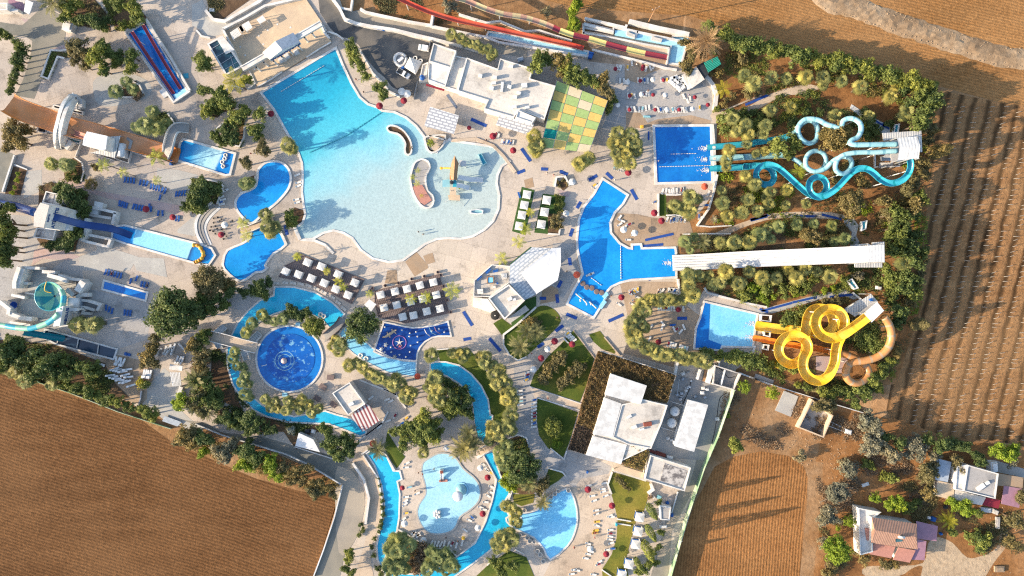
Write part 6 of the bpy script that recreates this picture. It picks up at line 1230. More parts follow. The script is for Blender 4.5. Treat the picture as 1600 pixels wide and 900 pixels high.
G_(FP,'palm','B5 430,690,44 460,740,46 500,745,44 550,755,46 560,700,40 600,720,46 640,690,44 680,720,46 700,770,44 740,745,44 490,700,36 630,750,40','{o} fan palm from the kiosk in the lower shore hedge','fan palms on the lower shore',(560,640),.88)
G_(FP,'palm','B5 920,490,42 965,480,42 1000,505,42 1040,540,42 1080,560,42 1110,570,42 1150,590,42 1180,610,42 1195,560,36 B6 60,600,42 100,600,40 130,640,42 120,680,42 165,650,42 150,700,34','{o} fan palm from the wooden footbridge in the bank below the pale river','fan palms on the pale river bank',(530,520),1.05)
G_('big','dark','B5 995,250,112','big dark gold-flecked tree between the splash pad and wooden footbridge',None)
G_(SH,'yellow','B5 990,345,30 930,300,22','{o} yellowish shrub from the round pool under the big dark tree','yellowish shrubs under the big tree',(452,560),1.1)
G_(T,'dark','B5 20,140,56 10,220,56 60,90,56 140,100,56 190,140,46 110,160,50 220,60,46 60,180,46','{o} dark tree from the river mouth above the small white bridge','dark trees above the white bridge',(430,450),1.1)
G_(T,'green','B5 390,60,40 430,80,36 60,330,46 30,380,46 90,300,40','{o} green tree from the river mouth above the small white bridge','green trees above the white bridge',(430,450),1.1)
G_(SH,'dry','B5 30,500,46 70,460,40 20,560,40 180,770,30','{o} dry russet bush from the small white bridge in the rocky bed','russet bushes in the rocky bed',(350,530),1.15)
G_(T,'dark','B5 50,600,62 110,640,56 40,680,60 120,700,56 80,560,46 160,660,44 200,800,52 230,830,44 170,810,44','{o} dark tree from the small white bridge below the rocky bed','dark trees below the rocky bed',(350,530),1.15)
G_(T,'dark','B5 330,800,56 380,830,52 300,850,46 350,870,44 270,790,44 470,870,40 440,850,36','{o} dark tree from the kiosk along the outer river bank','dark trees on the outer bank',(560,640),1.15)
G_(SH,'silver','B5 580,870,36','blue-green agave-like clump on the outer river bank',None)
G_(T,'green','B5 770,860,40 800,880,40 1180,880,30','{o} green tree from the kiosk beside the low white shed roof','green trees by the white shed',(560,640),1.15)
G_(FP,'palm','B6 275,432,48','lone pale fan palm at the start of the river arm',None)
G_(FP,'palm','B6 400,420,44 440,420,44 480,420,42 460,450,36 560,440,44 600,440,42 590,480,44 640,500,44 640,540,42 680,520,44 690,570,44 660,600,42 720,600,46 710,650,44 740,650,44 720,690,44 760,690,40 750,740,44 730,780,44 760,790,40 720,830,44 690,870,46 630,850,44 640,880,40 740,840,36','{o} fan palm from the lone palm along the crescent beyond the river arm','fan palms of the river crescent',(673,555),.98)
G_(FP,'palm','B6 300,560,46 260,620,46 310,630,46 290,680,46 330,700,44 270,590,36 350,640,36','{o} fan palm from the orange parasol on the middle island','fan palms on the middle island',(652,588),1.05)
G_(T,'dark','B6 380,600,42 410,680,56 470,640,50 490,700,52 400,740,56 460,760,54 380,780,44 500,770,44 360,580,36','{o} dark round tree from the orange parasol on the middle island','dark trees on the middle island',(652,588),.95)
G_(T,'green','B6 240,790,56 200,840,56 140,850,54 290,830,50 100,880,46 250,870,50 180,890,40','{o} rounded green tree from the orange parasol above the children\'s island','rounded trees above the children\'s island',(652,588),1.15)
G_(T,'green','C2 480,40,56 430,90,50 510,90,54 350,90,50 390,40,46 540,60,40 460,130,36 340,140,40','{o} leafy tree from the white river bridge near the children\'s pool','leafy trees near the children\'s pool',(772,700),1.15)
G_(FP,'palm','C2 455,180,46','single fan palm at the head of the children\'s pool',None)
G_('date','date','C2 690,155,76 745,120,76 720,60,60','{o} big date palm from the white bridge above the children\'s pool','date palms above the children\'s pool',(772,700),1.0)
G_('date','date','C2 188,160,56','date palm leaning over the head of the western river arm',None)
G_(FP,'palm','C2 855,70,46 880,30,44 900,80,44 950,30,46 980,50,36 840,110,40','{o} fan palm from the children\'s pool beside the white river bridge','fan palms beside the white river bridge',(700,770),1.05)
G_(FP,'palmdark','C2 900,170,46 940,130,46 910,220,44 960,190,44 930,250,40','{o} dark fan palm from the children\'s pool on the east river bank','dark fan palms on the east bank',(700,770),1.05)
G_('big','dark','C2 1035,260,112 1080,330,70','{o} big dark tree from the children\'s pool on the thick bank','big trees above the half-moon pool',(690,760),1.0)
G_(T,'bright','C2 940,360,46 960,300,42 980,380,40','{o} bright green crown from the half-moon pool at the thick bank\'s foot','bright crowns above the half-moon pool',(870,810),1.15)
G_(SH,'olive','C2 1160,360,50 1140,400,40','{o} brownish shrub from the half-moon pool beside the single date palm','brownish shrubs by the date palm',(870,810),1.15)
G_('date','date','C2 1075,355,66','single spiky date palm in front of the thick dark bank',None)
G_('date','date','C2 1158,470,48','date palm overhanging the half-moon pool',None)
G_(FP,'palm','C2 940,490,40 970,500,36 1000,530,40 990,575,42 1010,590,34','{o} fan palm from the children\'s pool in the bed between river and half-moon pool','fan palms between the waters',(700,770),1.05)
G_(FP,'palm','C2 960,650,46 910,670,44 880,710,46 930,720,44 980,690,42 890,740,36','{o} fan palm from the half-moon pool by the bottom riverbank','fan palms on the bottom bank',(870,810),1.05)
G_(FP,'palmdark','C2 290,690,48 330,680,48 260,740,46 370,720,46 300,750,46 270,800,46 340,790,46 250,840,44 310,850,46 270,890,40 350,860,40','{o} fan palm from the children\'s pool in the western end of the river garden','fan palms in the western river garden',(690,740),1.05)
G_(FP,'palmdark','C2 500,760,46 540,790,46 580,770,44 500,820,46 550,840,46 480,860,44 610,830,46 590,870,40 640,850,40','{o} fan palm from the children\'s pool in the eastern end of the river garden','fan palms in the eastern river garden',(700,740),1.05)
G_(SH,'dry','C2 400,740,46 440,790,50 400,820,46 450,730,40 420,860,40','{o} russet shrub from the children\'s pool in the river garden','russet shrubs in the river garden',(700,740),1.2)
G_(T,'green','C2 900,830,40 980,840,40 860,810,36 910,870,40','{o} green bush from the half-moon pool on the bottom lawn','bushes on the bottom lawn',(870,810),1.15)
G_('date','date','B6 800,380,66','spiky date palm at the lower end of the teardrop lawn',None)
G_('date','date','B6 840,290,62 890,300,64','{o} date palm from the octagonal bar in the middle of the teardrop lawn','date palms on the teardrop lawn',(800,440),1.0)
G_(SH,'olive','B6 870,235,40 900,250,34 845,245,30','{o} golden shrub from the octagonal bar round the lawn\'s date palms','golden shrubs on the teardrop lawn',(800,440),1.15)
G_(SH,'olive','B6 1040,440,34 1010,465,34 985,490,34 960,515,34 940,550,34 935,575,28','{o} flowering shrub from the crimson parasols in the upper lawn strip','shrubs of the upper lawn strip',(900,535),1.45)
G_(SH,'olive','B6 1145,500,34 1115,520,34 1090,545,34 1065,570,34 1040,595,34','{o} olive shrub from the vine pergola in the lower lawn strip','shrubs of the lower lawn strip',(930,560),1.45)
G_(SH,'green','B6 980,820,36 1010,850,40 970,860,36 1000,880,36 C3 330,30,36 300,50,36 290,10,36','{o} shaded shrub from the vine pergola on the lower lawn','shrubs on the lower lawn',(905,660),1.2)
G_(SH,'bright','C3 340,125,36','bright yellow-green shrub at the bottom of the lower lawn',None)
G_(FP,'palm','B7 740,20,46 760,80,46 730,60,40 700,105,44 660,110,40 620,105,44 580,110,44 540,110,44 500,110,40 460,130,46 480,170,44 440,160,44 430,200,40 400,240,46 450,250,46 480,270,34 400,290,46 430,310,42 420,350,44 460,360,46 490,390,46 520,400,40 560,420,46 600,430,46 640,430,44 680,430,44 720,450,46 760,450,44 800,460,46 840,470,42','{o} fan palm from the racing slide\'s pool round the sunbathing court','fan palms round the sunbathing court',(1055,430),1.1)
G_('cypress','green','E6 730,360,42 720,535,42 695,680,42','{o} tall leaning cypress from the kitchen annex beside the service lane','cypresses beside the service lane',(1035,740),1.0,nv=2,zs=1.75)
G_('cypress','green','E6 615,790,34','smaller cypress between the two lowest lawn cabanas',None,k=.85,nv=2,zs=1.7)
G_(T,'green','E6 810,540,36 790,660,34 740,700,40 710,800,44 660,850,46 760,790,40 620,860,40 790,290,36','{o} green bush from the kitchen annex between cypresses and service lane','bushes by the service lane',(1035,740),1.15)
G_(SH,'olive','E6 450,90,34 480,120,34 510,150,34 540,180,30','{o} thin shrub from the kitchen annex in the strip on the yellow lawn','thin shrubs on the yellow lawn',(1010,745),1.15)
G_('ball','green','E6 530,700,24','single round bush on the yellow lawn among the cabanas',None,nv=1)
G_(SH,'dry','E6 720,240,32','rusty brown shrub at the yellow lawn\'s white wall',None)
G_('ball','bright','C4 345,70,34','round bright green tree beside the green fence\'s upper end',None,nv=1)
G_('ball','bright','C4 465,96,38','round bright green tree beside the broken concrete slab',None,nv=1)
G_(T,'green','C4 305,325,44','lone green tree at the head of the red ploughed field',None,k=1.1)
G_(T,'olive','C4 690,150,42 720,130,34','{o} olive tree from the pale concrete slab over the roofless hut','olive trees at the roofless hut',(1230,630),1.1)
G_(SH,'grey','C4 590,370,30 810,430,42 780,400,30','{o} dry grey bush from the red ploughed field\'s corner','dry bushes by the field',(1250,710),1.1)
G_(SH,'bright','C4 268,195,20','small green bush against the green fence',None)
G_(T,'green','C4 690,90,36 720,100,40 800,100,36 830,140,30 620,70,24 580,60,20 760,80,30','{o} hedge tree from the pale slab below the corner coil','hedge above the roofless hut',(1230,620),1.15)
G_(T,'grey','B8 270,60,62 300,110,56 240,90,46 290,180,60 320,210,46 260,210,46 370,220,52 400,250,44','{o} silver tree from the roofless hut toward the crop field','silver trees by the crop field',(1275,660),1.1)
G_(T,'grey','B8 500,190,56 480,240,44 545,225,52 610,240,44 640,250,36 520,160,40','{o} silver tree from the rambling house toward the crop field','silver trees by the crop field',(1460,720),1.1)
G_(T,'dark','B8 660,190,50 720,180,46 780,200,46 850,250,40 870,280,40 580,160,46 430,180,46 350,150,46','{o} shaded dark tree from the rambling house behind the silver trees','dark trees behind the house',(1500,740),1.15)
G_(T,'olive','B8 585,340,52 560,370,44 610,300,44 590,450,44 600,400,36 740,270,46 750,310,36','{o} olive tree from the rambling house in its front yard','olive trees at the rambling house',(1500,740),1.1)
G_(T,'bright','B8 960,220,50 1010,240,50 1050,220,40','{o} bright green tree from the rambling house beyond its roof','bright trees beyond the house',(1500,740),1.15)
G_(SH,'grey','B8 1035,280,46','whitish bush beyond the mauve carport',None)
G_(T,'bright','B8 400,500,44 440,510,40 375,520,34 300,475,34','{o} bright green bush from the brown-roofed house in its back garden','bright bushes in the back garden',(1400,830),1.15)
G_(SH,'green','B8 350,365,36 390,370,36 250,290,30 280,305,28 500,520,36 460,540,30 530,500,30','{o} green shrub from the brown-roofed house in the dry yard','shrubs in the dry yard',(1400,830),1.15)
G_(T,'grey','B8 100,430,56 130,460,46 70,460,46 40,560,56 70,590,46 20,600,40 30,720,40 160,330,40','{o} grey olive tree from the brown-roofed house along the dirt track','grey olives along the dirt track',(1345,820),1.1)
G_('ball','bright','B8 160,605,34 100,640,20','{o} yellow-green ball bush from the brown-roofed house beside its white terrace','ball bushes by the white terrace',(1345,820),1.1,nv=1)
G_('big','bright','B8 95,755,92','vivid green spreading tree beside the dirt track',None)
G_(SH,'olive','B8 60,850,40 40,890,36 240,805,40 340,830,34 410,835,34 370,840,28','{o} low olive shrub from the pink porch of the brown-roofed house','low shrubs by the pink porch',(1400,870),1.15)
G_(T,'bright','B8 730,510,44 780,520,44 800,550,36 700,490,30','{o} green bush from the red awning below the rambling house','bushes below the rambling house',(1545,785),1.15)
G_('date','yellow','B8 700,600,56','straw-coloured spiky palm between the two houses',None,zs=.7)
G_(SH,'green','B8 860,560,30 720,655,36 800,680,32 850,690,46 890,710,46 870,740,36','{o} green shrub from the red awning beside the dirt drive','shrubs beside the dirt drive',(1545,785),1.15)
G_(T,'olive','B8 1050,590,52 1085,620,40 1090,470,40 1030,700,40 1050,730,36','{o} olive tree from the mauve carport beside the dirt drive','olive trees beside the dirt drive',(1580,770),1.1)
def vines(rp,z,n,seed,mats,split=None):
 r,poly=rp;g=np.random.default_rng(seed);xs=np.array([p[0]for p in poly]);ys=np.array([p[1]for p in poly]);pts=[]
 def inside(x,y):
  c=False
  for i in range(len(poly)):
   a,b=poly[i-1],poly[i]
   if(a[1]>y)!=(b[1]>y)and x<(b[0]-a[0])*(y-a[1])/(b[1]-a[1])+a[0]:c=not c
  return c
 while len(pts)<n:
  x,y=g.uniform(xs.min(),xs.max()),g.uniform(ys.min(),ys.max())
  if inside(x,y):pts.append((x,y))
 P=np.array(pts);hz=.30*np.sin(P[:,0]*.9)*np.cos(P[:,1]*.8)+.25*np.sin(P[:,0]*2.3+1)*np.sin(P[:,1]*2.1);sel=np.zeros(n,bool)if split is None else split(P)
 for k,mt in enumerate(mats):
  s=sel==bool(k)
  if not s.any():continue
  q=P[s];z_=z+.15+(hz[s]+.5)*g.uniform(.1,1,len(q))if k==0 else z+g.uniform(.0,.25,len(q))
  P3=np.column_stack([q,z_])-np.array([r.location.x,r.location.y,0]);me=LM('vine_foliage',scatter_quads(P3,np.tile([0,0,1.0],(len(q),1)),np.full(len(q),.3),g),g.uniform(0,1,len(q)),mt)
  o=bpy.data.objects.new('vine_foliage' if k==0 else 'bare_vines',me);C.objects.link(o);o.parent=r
ax0,ax1=W(905,700).xy,W(960,560).xy
vines(VINE,3.5,9000,5,[L['vine'],L['vinedark']],lambda P:(P-np.array(ax0))@np.array((ax1-ax0).normalized())<7.5)
vines(VINE2,3.3,900,6,[L['olive']])
def inpoly(poly,x,y):
 c=False
 for i in range(len(poly)):
  a,b=poly[i-1],poly[i]
  if(a[1]>y)!=(b[1]>y)and x<(b[0]-a[0])*(y-a[1])/(b[1]-a[1])+a[0]:c=not c
 return c
def UG(name,q,n,mat,seed,thr=.0,hgt=.5):
 g=np.random.default_rng(seed);poly=[tuple(v)for v in XY(q)];xs=[p[0]for p in poly];ys=[p[1]for p in poly];ph=g.uniform(0,6.28,6);P=[];tries=0
 while len(P)<n and tries<n*30:
  tries+=1;x,y=g.uniform(min(xs),max(xs)),g.uniform(min(ys),max(ys))
  f=math.sin(x*.21+ph[0])*math.sin(y*.27+ph[1])+.7*math.sin(x*.5+ph[2]+y*.2)*math.sin(y*.61+ph[3])
  if f>thr and inpoly(poly,x,y):P.append((x,y,min(1,f-thr+.2)))
 P=np.array(P);k=16;idx=np.repeat(np.arange(len(P)),k);D=g.normal(0,.38,(len(idx),3));pos=np.column_stack([P[idx,0]+D[:,0],P[idx,1]+D[:,1],np.abs(D[:,2])*hgt*2*P[idx,2]+.1])
 me=LM(name,scatter_quads(pos,np.tile([0,0,1.0],(len(idx),1)),np.full(len(idx),.22),g),g.uniform(0,1,len(P))[idx]*.6+g.uniform(0,.4,len(idx)),L[mat]);o=bpy.data.objects.new(name,me);C.objects.link(o);tag(o,kind='stuff')
GA=('A5 -60,190 200,240 500,320 780,420 740,500 620,420 480,400 300,345 120,390 0,450 -100,420','A5 0,520 120,420 280,375 420,440 520,520 620,560 560,620 440,520 250,480 100,560 0,600','B1 900,190 1200,190 P 1300,300 1400,330 1400,370 1250,330 B1 1000,490 850,480 880,300','B1 690,560 1000,560 P 1230,335 1330,345 1370,380 1240,395 1060,398','B1 680,770 P 1070,425 1380,412 1380,470 1320,455 1180,478 1100,452 1070,450','P 1395,180 1465,150 1450,300 1440,480 1390,600 1350,590 1400,480','B3 200,400 560,330 620,400 860,470 840,640 620,640 400,460 250,480','B3 0,660 330,700 640,830 840,700 850,860 600,890 300,860 100,740')
for i,q in enumerate(GA):
 UG('undergrowth',q,(420,300,380,420,520,380,260,300)[i],('green','dark','olive')[i%3],70+i,.1);UG('undergrowth',q,(260,200,300,260,340,260,200,200)[i],('olive','green','bright')[i%3],90+i,.35,.8)
UG('dry_grass','C4 640,200 860,180 P 1400,690 1460,700 1450,800 1350,800 1290,900 1275,740',900,'dry',120,.2,.3);UG('dry_grass','C4 260,80 600,100 640,240 560,340 300,340 220,300',260,'dry',121,.4,.3);UG('undergrowth','B8 0,640 200,540 600,330 640,480 560,640 300,560 200,800 60,900',420,'olive',122,.2,.5);UG('undergrowth','B8 700,560 1100,540 1108,760 940,820 700,700',260,'olive',123,.2,.5)
UG('undergrowth','B4 -60,300 330,380 640,520 800,700 700,720 500,650 300,600 0,540',600,'dark',124,-.2,.6);UG('undergrowth','B5 100,400 200,420 260,640 400,790 700,840 640,890 300,890 60,700',420,'dark',125,-.1,.5);UG('undergrowth','C2 245,690 440,700 640,760 600,830 400,880 245,870',380,'green',126,-.3,.6);UG('undergrowth','C2 910,120 1050,90 1120,330 1080,400 930,360',260,'dark',127,-.3,.6)
UG('undergrowth','B6 270,560 430,600 510,720 520,880 380,800 280,720',300,'green',128,-.2,.6);UG('undergrowth','C1 170,20 420,130 900,280 1090,360 1000,430 800,350 500,260 250,170 120,90',420,'olive',129,-.1,.5)
for k,q in enumerate(('A1 600,0 760,0 860,100 800,190 680,180','A6 370,140 430,100 490,130 490,220 450,240','A1 340,0 560,0 640,100 560,160 420,150','A2 80,680 140,560 260,600 180,660','A2 150,840 200,720 300,690 290,860','A6 230,270 300,240 520,310 500,430 420,500 440,650 250,620','A7 0,220 80,230 190,260 150,370 0,430','A1 900,660 980,660 1025,720 900,760','A2 90,0 340,0 240,70 160,130 110,100','A1 300,300 420,320 345,340 290,455 255,450','F2 500,195 1180,170 1190,260 1100,460 900,560 520,570','A3 -60,0 400,0 440,90 280,150 0,100')):UG('undergrowth',q,90 if k<11 else 160,('green','dark','olive')[k%3],140+k,-.1 if k<11 else.3,.4)
R=math.radians
def make_parasol(mat,nm='parasol'):
 r=Em(nm,(0,0,0),None,'parasol');n=8
 top=[(0,0,2.55)]+[(1.08*math.cos(2*PI*k/n),1.08*math.sin(2*PI*k/n),2.12)for k in range(n)]+[(1.08*math.cos(2*PI*k/n),1.08*math.sin(2*PI*k/n),1.98)for k in range(n)]
 MB().add(top,[(0,1+k,1+(k+1)%n)for k in range(n)]+[(1+k,1+n+k,1+n+(k+1)%n,1+(k+1)%n)for k in range(n)]).B_('canopy',m[mat],r)
 MB().post(0,0,0,2.6,.03,6).B_('pole',m['metal'],r);MB().La([(0,.12),(.25,.1),(.28,0)],n=10).B_('base',m['concrete'],r);return proto(r)
PAR={k:make_parasol(v)for k,v in(('red','red'),('white','white'),('orange','orangefab'),('yellow','yellowp'))}
def make_lounger(mat,nm='sun_lounger'):
 b=MB();b.box((.28,0,.28),(1.3,.62,.06));b.box((-.66,0,.30),(.74,.62,.06),0,0,.55)
 for x in(-.55,.8):
  for y in(-.26,.26):b.box((x,y,0),(.06,.06,.3))
 o=b.B_(nm,m[mat],None,(0,0,0));o['category']='sun lounger';return proto(o)
LOT=[]
for k_ in('bluefab','red','tealpale','yellowp'):
 o=make_lounger('loungew');MB().box((.2,.02,.35),(1.1,.56,.03),.05).B_('towel',m[k_],o);LOT.append(o)
LOU={'w':make_lounger('loungew'),'b':make_lounger('bluefab'),'y':make_lounger('yellowp')}
rj=random.Random(5)
def PZ(col,data,label,group,anchor,sc=1.0):
 P=sorted(Q(data),key=lambda p:(p[0]-anchor[0])**2+(p[1]-anchor[1])**2)
 for i,p in enumerate(P):
  v=W(p[0],p[1],2.3);Pc(PAR[col],(v.x,v.y,0),rj.random(),sc*rj.uniform(.93,1.05),U_(label.format(o=ORD[i])if len(P)>1 else label),group if len(P)>1 else None)
def make_person(pose,skin,cloth):
 J={'pelvis':(0,0,.92),'waist':(0,0,1.1),'chest':(0,0,1.32),'neck':(0,0,1.48),'head':(0,.02,1.58),'crown':(0,.01,1.70)}
 E=[('pelvis','waist'),('waist','chest'),('chest','neck'),('neck','head'),('head','crown')];RD={'pelvis':.15,'waist':.125,'chest':.155,'neck':.06,'head':.095,'crown':.06}
 st={'stand':.04,'walk':.22}[pose]
 for s_,sg in(('l',1),('r',-1)):
  f=st*sg
  for k,p,q in(('hip',(sg*.10,0,.86),.105),('knee',(sg*.11,f*.6+.02,.47),.065),('ankle',(sg*.11,f,.09),.042),('toe',(sg*.12,f+.15,.035),.035),('sho',(sg*.19,0,1.40),.062),('elb',(sg*.27,-f*.5,1.12),.044),('wri',(sg*.28,-f+.06,.86),.03),('hand',(sg*.28,-f+.08,.77),.032)):J[k+s_]=p;RD[k+s_]=q
  E+=[('pelvis','hip'+s_),('hip'+s_,'knee'+s_),('knee'+s_,'ankle'+s_),('ankle'+s_,'toe'+s_),('chest','sho'+s_),('sho'+s_,'elb'+s_),('elb'+s_,'wri'+s_),('wri'+s_,'hand'+s_)]
  for g,dx in enumerate((-.02,0,.02)):J['f%d%s'%(g,s_)]=(sg*.28+dx,-f+.10+.01*g,.70);RD['f%d%s'%(g,s_)]=.009;E.append(('hand'+s_,'f%d%s'%(g,s_)))
 K=list(J);me=bpy.data.meshes.new('person');me.from_pydata([J[k]for k in K],[(K.index(a),K.index(b))for a,b in E],[]);o=bpy.data.objects.new('person',me);C.objects.link(o)
 o.modifiers.new('s','SKIN');sk=me.skin_vertices[0].data
 for i,k in enumerate(K):sk[i].radius=(RD[k],RD[k]*(.8 if k in('pelvis','waist','chest')else 1));sk[i].use_root=k=='pelvis'
 o.modifiers.new('d','SUBSURF').levels=1;dg=bpy.context.evaluated_depsgraph_get();me2=bpy.data.meshes.new_from_object(o.evaluated_get(dg));bpy.data.objects.remove(o)
 me2.materials.clear();me2.materials.append(m[skin]);o=bpy.data.objects.new('person',me2);C.objects.link(o);o['category']='person';o['_o']=(0,0,0)
 MB().La([(.185,.80),(.20,.92),(.165,1.06),(.19,1.22),(.215,1.36),(.12,1.45)],n=12).B_('clothing',m[cloth],o);MB().La([(0,1.76),(.07,1.74),(.12,1.66),(.118,1.58)],n=10).B_('hair',m['hair'],o);return proto(o)
LIE=[]
for k in('dark','red','bluefab'):
 o=make_person('stand','skin',k);X_=Matrix.Translation((-1.0,0,.5))@Matrix.Rotation(-PI/2,4,'Y').inverted()@Matrix.Identity(4)
 X_=Matrix.Translation((.98,0,.42))@Matrix.Rotation(-PI/2,4,'Y')@Matrix.Rotation(PI/2,4,'Z')
 for e in[o]+kids(o):e.data.transform(X_)
 LIE.append(o)
CN={'w':'white','b':'blue','y':'yellow'}
def LG(data,ang,frm,where,col='w',jit=8):
 0
 out=[];z='P'
 for t in data.split():
  if t in ZN:z=t;continue
  if '>' in t:
   a,c=t.split('>');c,n=c.split('*');a,c=Q(z+' '+a)[0],Q(z+' '+c)[0];n=int(n)
   out+=[(a[0]+(c[0]-a[0])*k/max(1,n-1),a[1]+(c[1]-a[1])*k/max(1,n-1))for k in range(n)]
  else:out.append(Q(z+' '+t)[0])
 for i,p in enumerate(out):
  v=W(*p[:2]);Pc(rj.choice(LOT)if col=='w' and rj.random()<.28 else LOU[col],(v.x,v.y,0),R(ang+rj.uniform(-jit,jit)),1.0,U_('%s %s sun lounger from %s %s'%(ORD[i],CN[col],frm,where)if len(out)>1 else '%s sun lounger %s'%(CN[col],where)),'sun loungers '+where if len(out)>1 else None)
  lb='person lying on the %s %s lounger from %s %s'%(ORD[i],CN[col],frm,where)
  if len(out)>1 and('pool' in where or 'beach' in where or 'bed' in where)and rj.random()<.3 and len(lb.split())<=16:q=Pc(rj.choice(LIE),(v.x,v.y,0),R(ang),.97,U_(lb),'people lying on loungers')
for d,a,f,w in(('A6 735,228>788,235*4',80,'the tower','in the highest blue row of the western plaza'),('A6 825,244>864,252*3',75,'the tower','in the trio before the feather palm'),('A6 888,268>935,280*4',80,'the tower','in the four under the feather palm'),('A6 953,288>970,296*2',70,'the tower','in the pair beyond the feather palm'),('A6 940,332',80,'','standing alone on the pink paving band'),('A6 1035,312>1087,306*4',80,'the tower','by the dark bed of the round steps'),('A6 703,366>745,380*4',80,'the tower','beside the white hut'),('A6 785,385>835,395*4',80,'the tower','beside the upper crimson parasol'),('A6 878,385>888,400*2',80,'the parasol','just past the upper crimson parasol'),('A6 930,425>955,425*2',85,'the tower','between the two crimson parasols'),('A6 1035,455>1050,457*2',85,'the parasol','beside the lower crimson parasol'),('A6 622,768>712,790*6',75,'the bowl slide','behind the small shallow pool'),('A6 768,822 803,806',75,'the pool','loose at the shallow pool corner'),('A6 832,838>866,846*3',85,'the pool','beside the shallow pool end'),('B4 625,152>660,172*3',80,'the bowl slide','on the grey court near the ruin wall'),('B4 733,180>767,184*3',85,'the bowl slide','in the middle of the grey court')):LG(d,a,f,w,'b')
TER='on the terrace above the tube pool'
LG('E4 323,428>347,432*3 402,430 435,395 545,440 580,432 605,420',95,'the cascade','below the cascade wall',jit=25)
LG('E4 343,533>405,540*3 485,530>558,532*4 665,528 708,530',92,'the snack bar','in the highest terrace row')
LG('E4 405,650>458,650*3 505,640>570,634*4 690,655 840,655 870,690 890,675',95,'the canopy','in the middle terrace row',jit=20)
LG('E4 402,752>458,755*3 492,758>570,742*4 620,755>700,765*5 755,762>860,760*6 965,745',95,'the canopy','in the long terrace row by the tube pool',jit=15)
o=MB().box((0,0,.3),(2.0,.7,.4)).box((-.7,0,.7),(.6,.7,.5)).B_('sun_lounger',m['slidewhite'],None,(0,0,0));o['category']='sun lounger';proto(o)
for i,q in enumerate(Q('E4 745,528 765,545 780,558 795,570 810,582 825,600 760,510 785,525 805,545 835,590 850,575')):
 v=W(*q[:2]);Pc(o,(v.x,v.y,0),R(30+rj.uniform(-8,8)),1.25,U_(ORD[i]+' stacked white lounger in the heap beside the snack bar'),'stacked loungers beside the snack bar')
for i,q in enumerate(Q('E3 200,200 222,205 245,210 268,215 190,275 215,285 240,290 265,300 150,335 180,350 210,365 240,380 290,330 310,280 320,350 300,395 270,395 345,430 460,320 480,320 500,325 520,325 700,85 680,110 660,100 725,105 740,75 770,190 795,195 820,195')):
 v=W(*q[:2]);Pc(o,(v.x,v.y,0),R(75 if i<4 or i>17 else 10)+rj.uniform(-.2,.2),(1.35,.8,1.2),U_(ORD[i]+' white stacked lounger or frame from the dark tank in the store corner'),'stacked loungers in the store corner')
LG('F3 785,128 832,108 862,98',-60,'the parasol','by the crimson parasol at the activity pool');LG('F3 652,265 832,232 808,265 872,185',-30,'the activity pool','round the speckled paving patch')
LG('F3 1130,120 1235,105>1328,112*4',90,'the palms','against the white end wall');LG('F3 1115,305>1295,312*7 1405,322',95,'the palms','in the row behind the crescent palms')
LG('F3 1165,490 1410,530 1298,558 1325,560 1375,585 1155,542 1025,528',70,'the crescent palms','scattered on the sandy court',jit=60);LG('F3 1280,508',5,'','blue, lying crossways on the sandy court','b')
LG('F3 1010,670 1100,695 1230,728>1312,752*4 1365,768>1447,792*4',75,'the crescent palms','in the lowest row of the sandy court')
LG('F3 45,610>125,690*5 55,590',30,'the path','on the turf edge by the crimson parasol');LG('B6 840,545 838,560 832,575 845,530',20,'the white parasol','beside the lawn corner')
LG('B6 880,692>878,850*9',15,'the lawn corner','in the column along the lower lawn');LG('B6 795,640>800,720*5',10,'the crescent palms','against the crescent palms')
LG('B5 1050,680 1145,690 1150,815 1100,850 1190,785 1165,700',35,'the kiosk','on the kiosk\'s raised terrace',jit=30);LG('B6 160,720 105,830 130,800 75,850',40,'the kiosk','by the middle island bridge')
CH='of the children\'s pool'
LG('E5 522,205 540,232 552,250 572,262',-40,'the date palms','on the upper rim '+CH);LG('E5 575,360 572,400 552,425 535,468 500,505 522,520',-20,'the parasol','on the east rim '+CH,jit=20);LG('E5 437,573 420,595 390,665',-35,'the parasol','on the southeast rim '+CH)
LG('E5 30,690 60,700 110,745 155,755 178,760 200,760 222,762 245,757 275,762 300,760 330,770 370,755',70,'the white parasol','on the lower rim '+CH,jit=14);LG('C2 375,378 355,435 352,460 350,478 355,530 340,565 400,645 425,658 360,238 355,262 420,415',20,'the head','on the western rim '+CH,jit=20)
HM='on the half-moon beach'
LG('E6 210,150 240,235 255,275 270,355 272,385',15,'the restaurant','in the inner row '+HM);LG('E6 340,130 325,178 350,235 330,200 385,400 400,408',15,'the restaurant','by the lawn wall '+HM,jit=15);LG('E6 280,448 270,520 265,540',5,'the restaurant',HM,'y');LG('E6 278,480 205,630 210,655 222,680 228,695 205,715 185,750',-15,'the restaurant','in the lower inner row '+HM)
LG('E6 390,515 388,545 388,570 385,595 395,625 405,670 365,680',5,'the lawn steps','in the lawn row '+HM,jit=15);LG('E6 300,780 290,800 90,845 70,880 250,885 115,850',10,'the lawn steps','at the bottom '+HM,jit=30)
LG('B1 345,470 330,490 385,490 380,580 410,545 365,500 330,450',20,'the pool','on the paved horn inside the activity pool',jit=40);LG('B1 190,270 180,262 300,155>350,170*5',50,'the big palm clump','above the activity pool\'s tip',jit=20)
LG('F2 430,110 500,105 560,120 605,120 640,100 700,105 790,90 820,85',85,'the blue strip','above the hedged bed',jit=15);LG('F2 590,670 650,660 690,650 725,650 790,650 860,660 520,650',60,'the parasols','below the hedged bed',jit=20);LG('F2 285,310 1310,150 1265,380 1130,600 1180,610',40,'the hedged bed','loose around the hedged bed',jit=60)
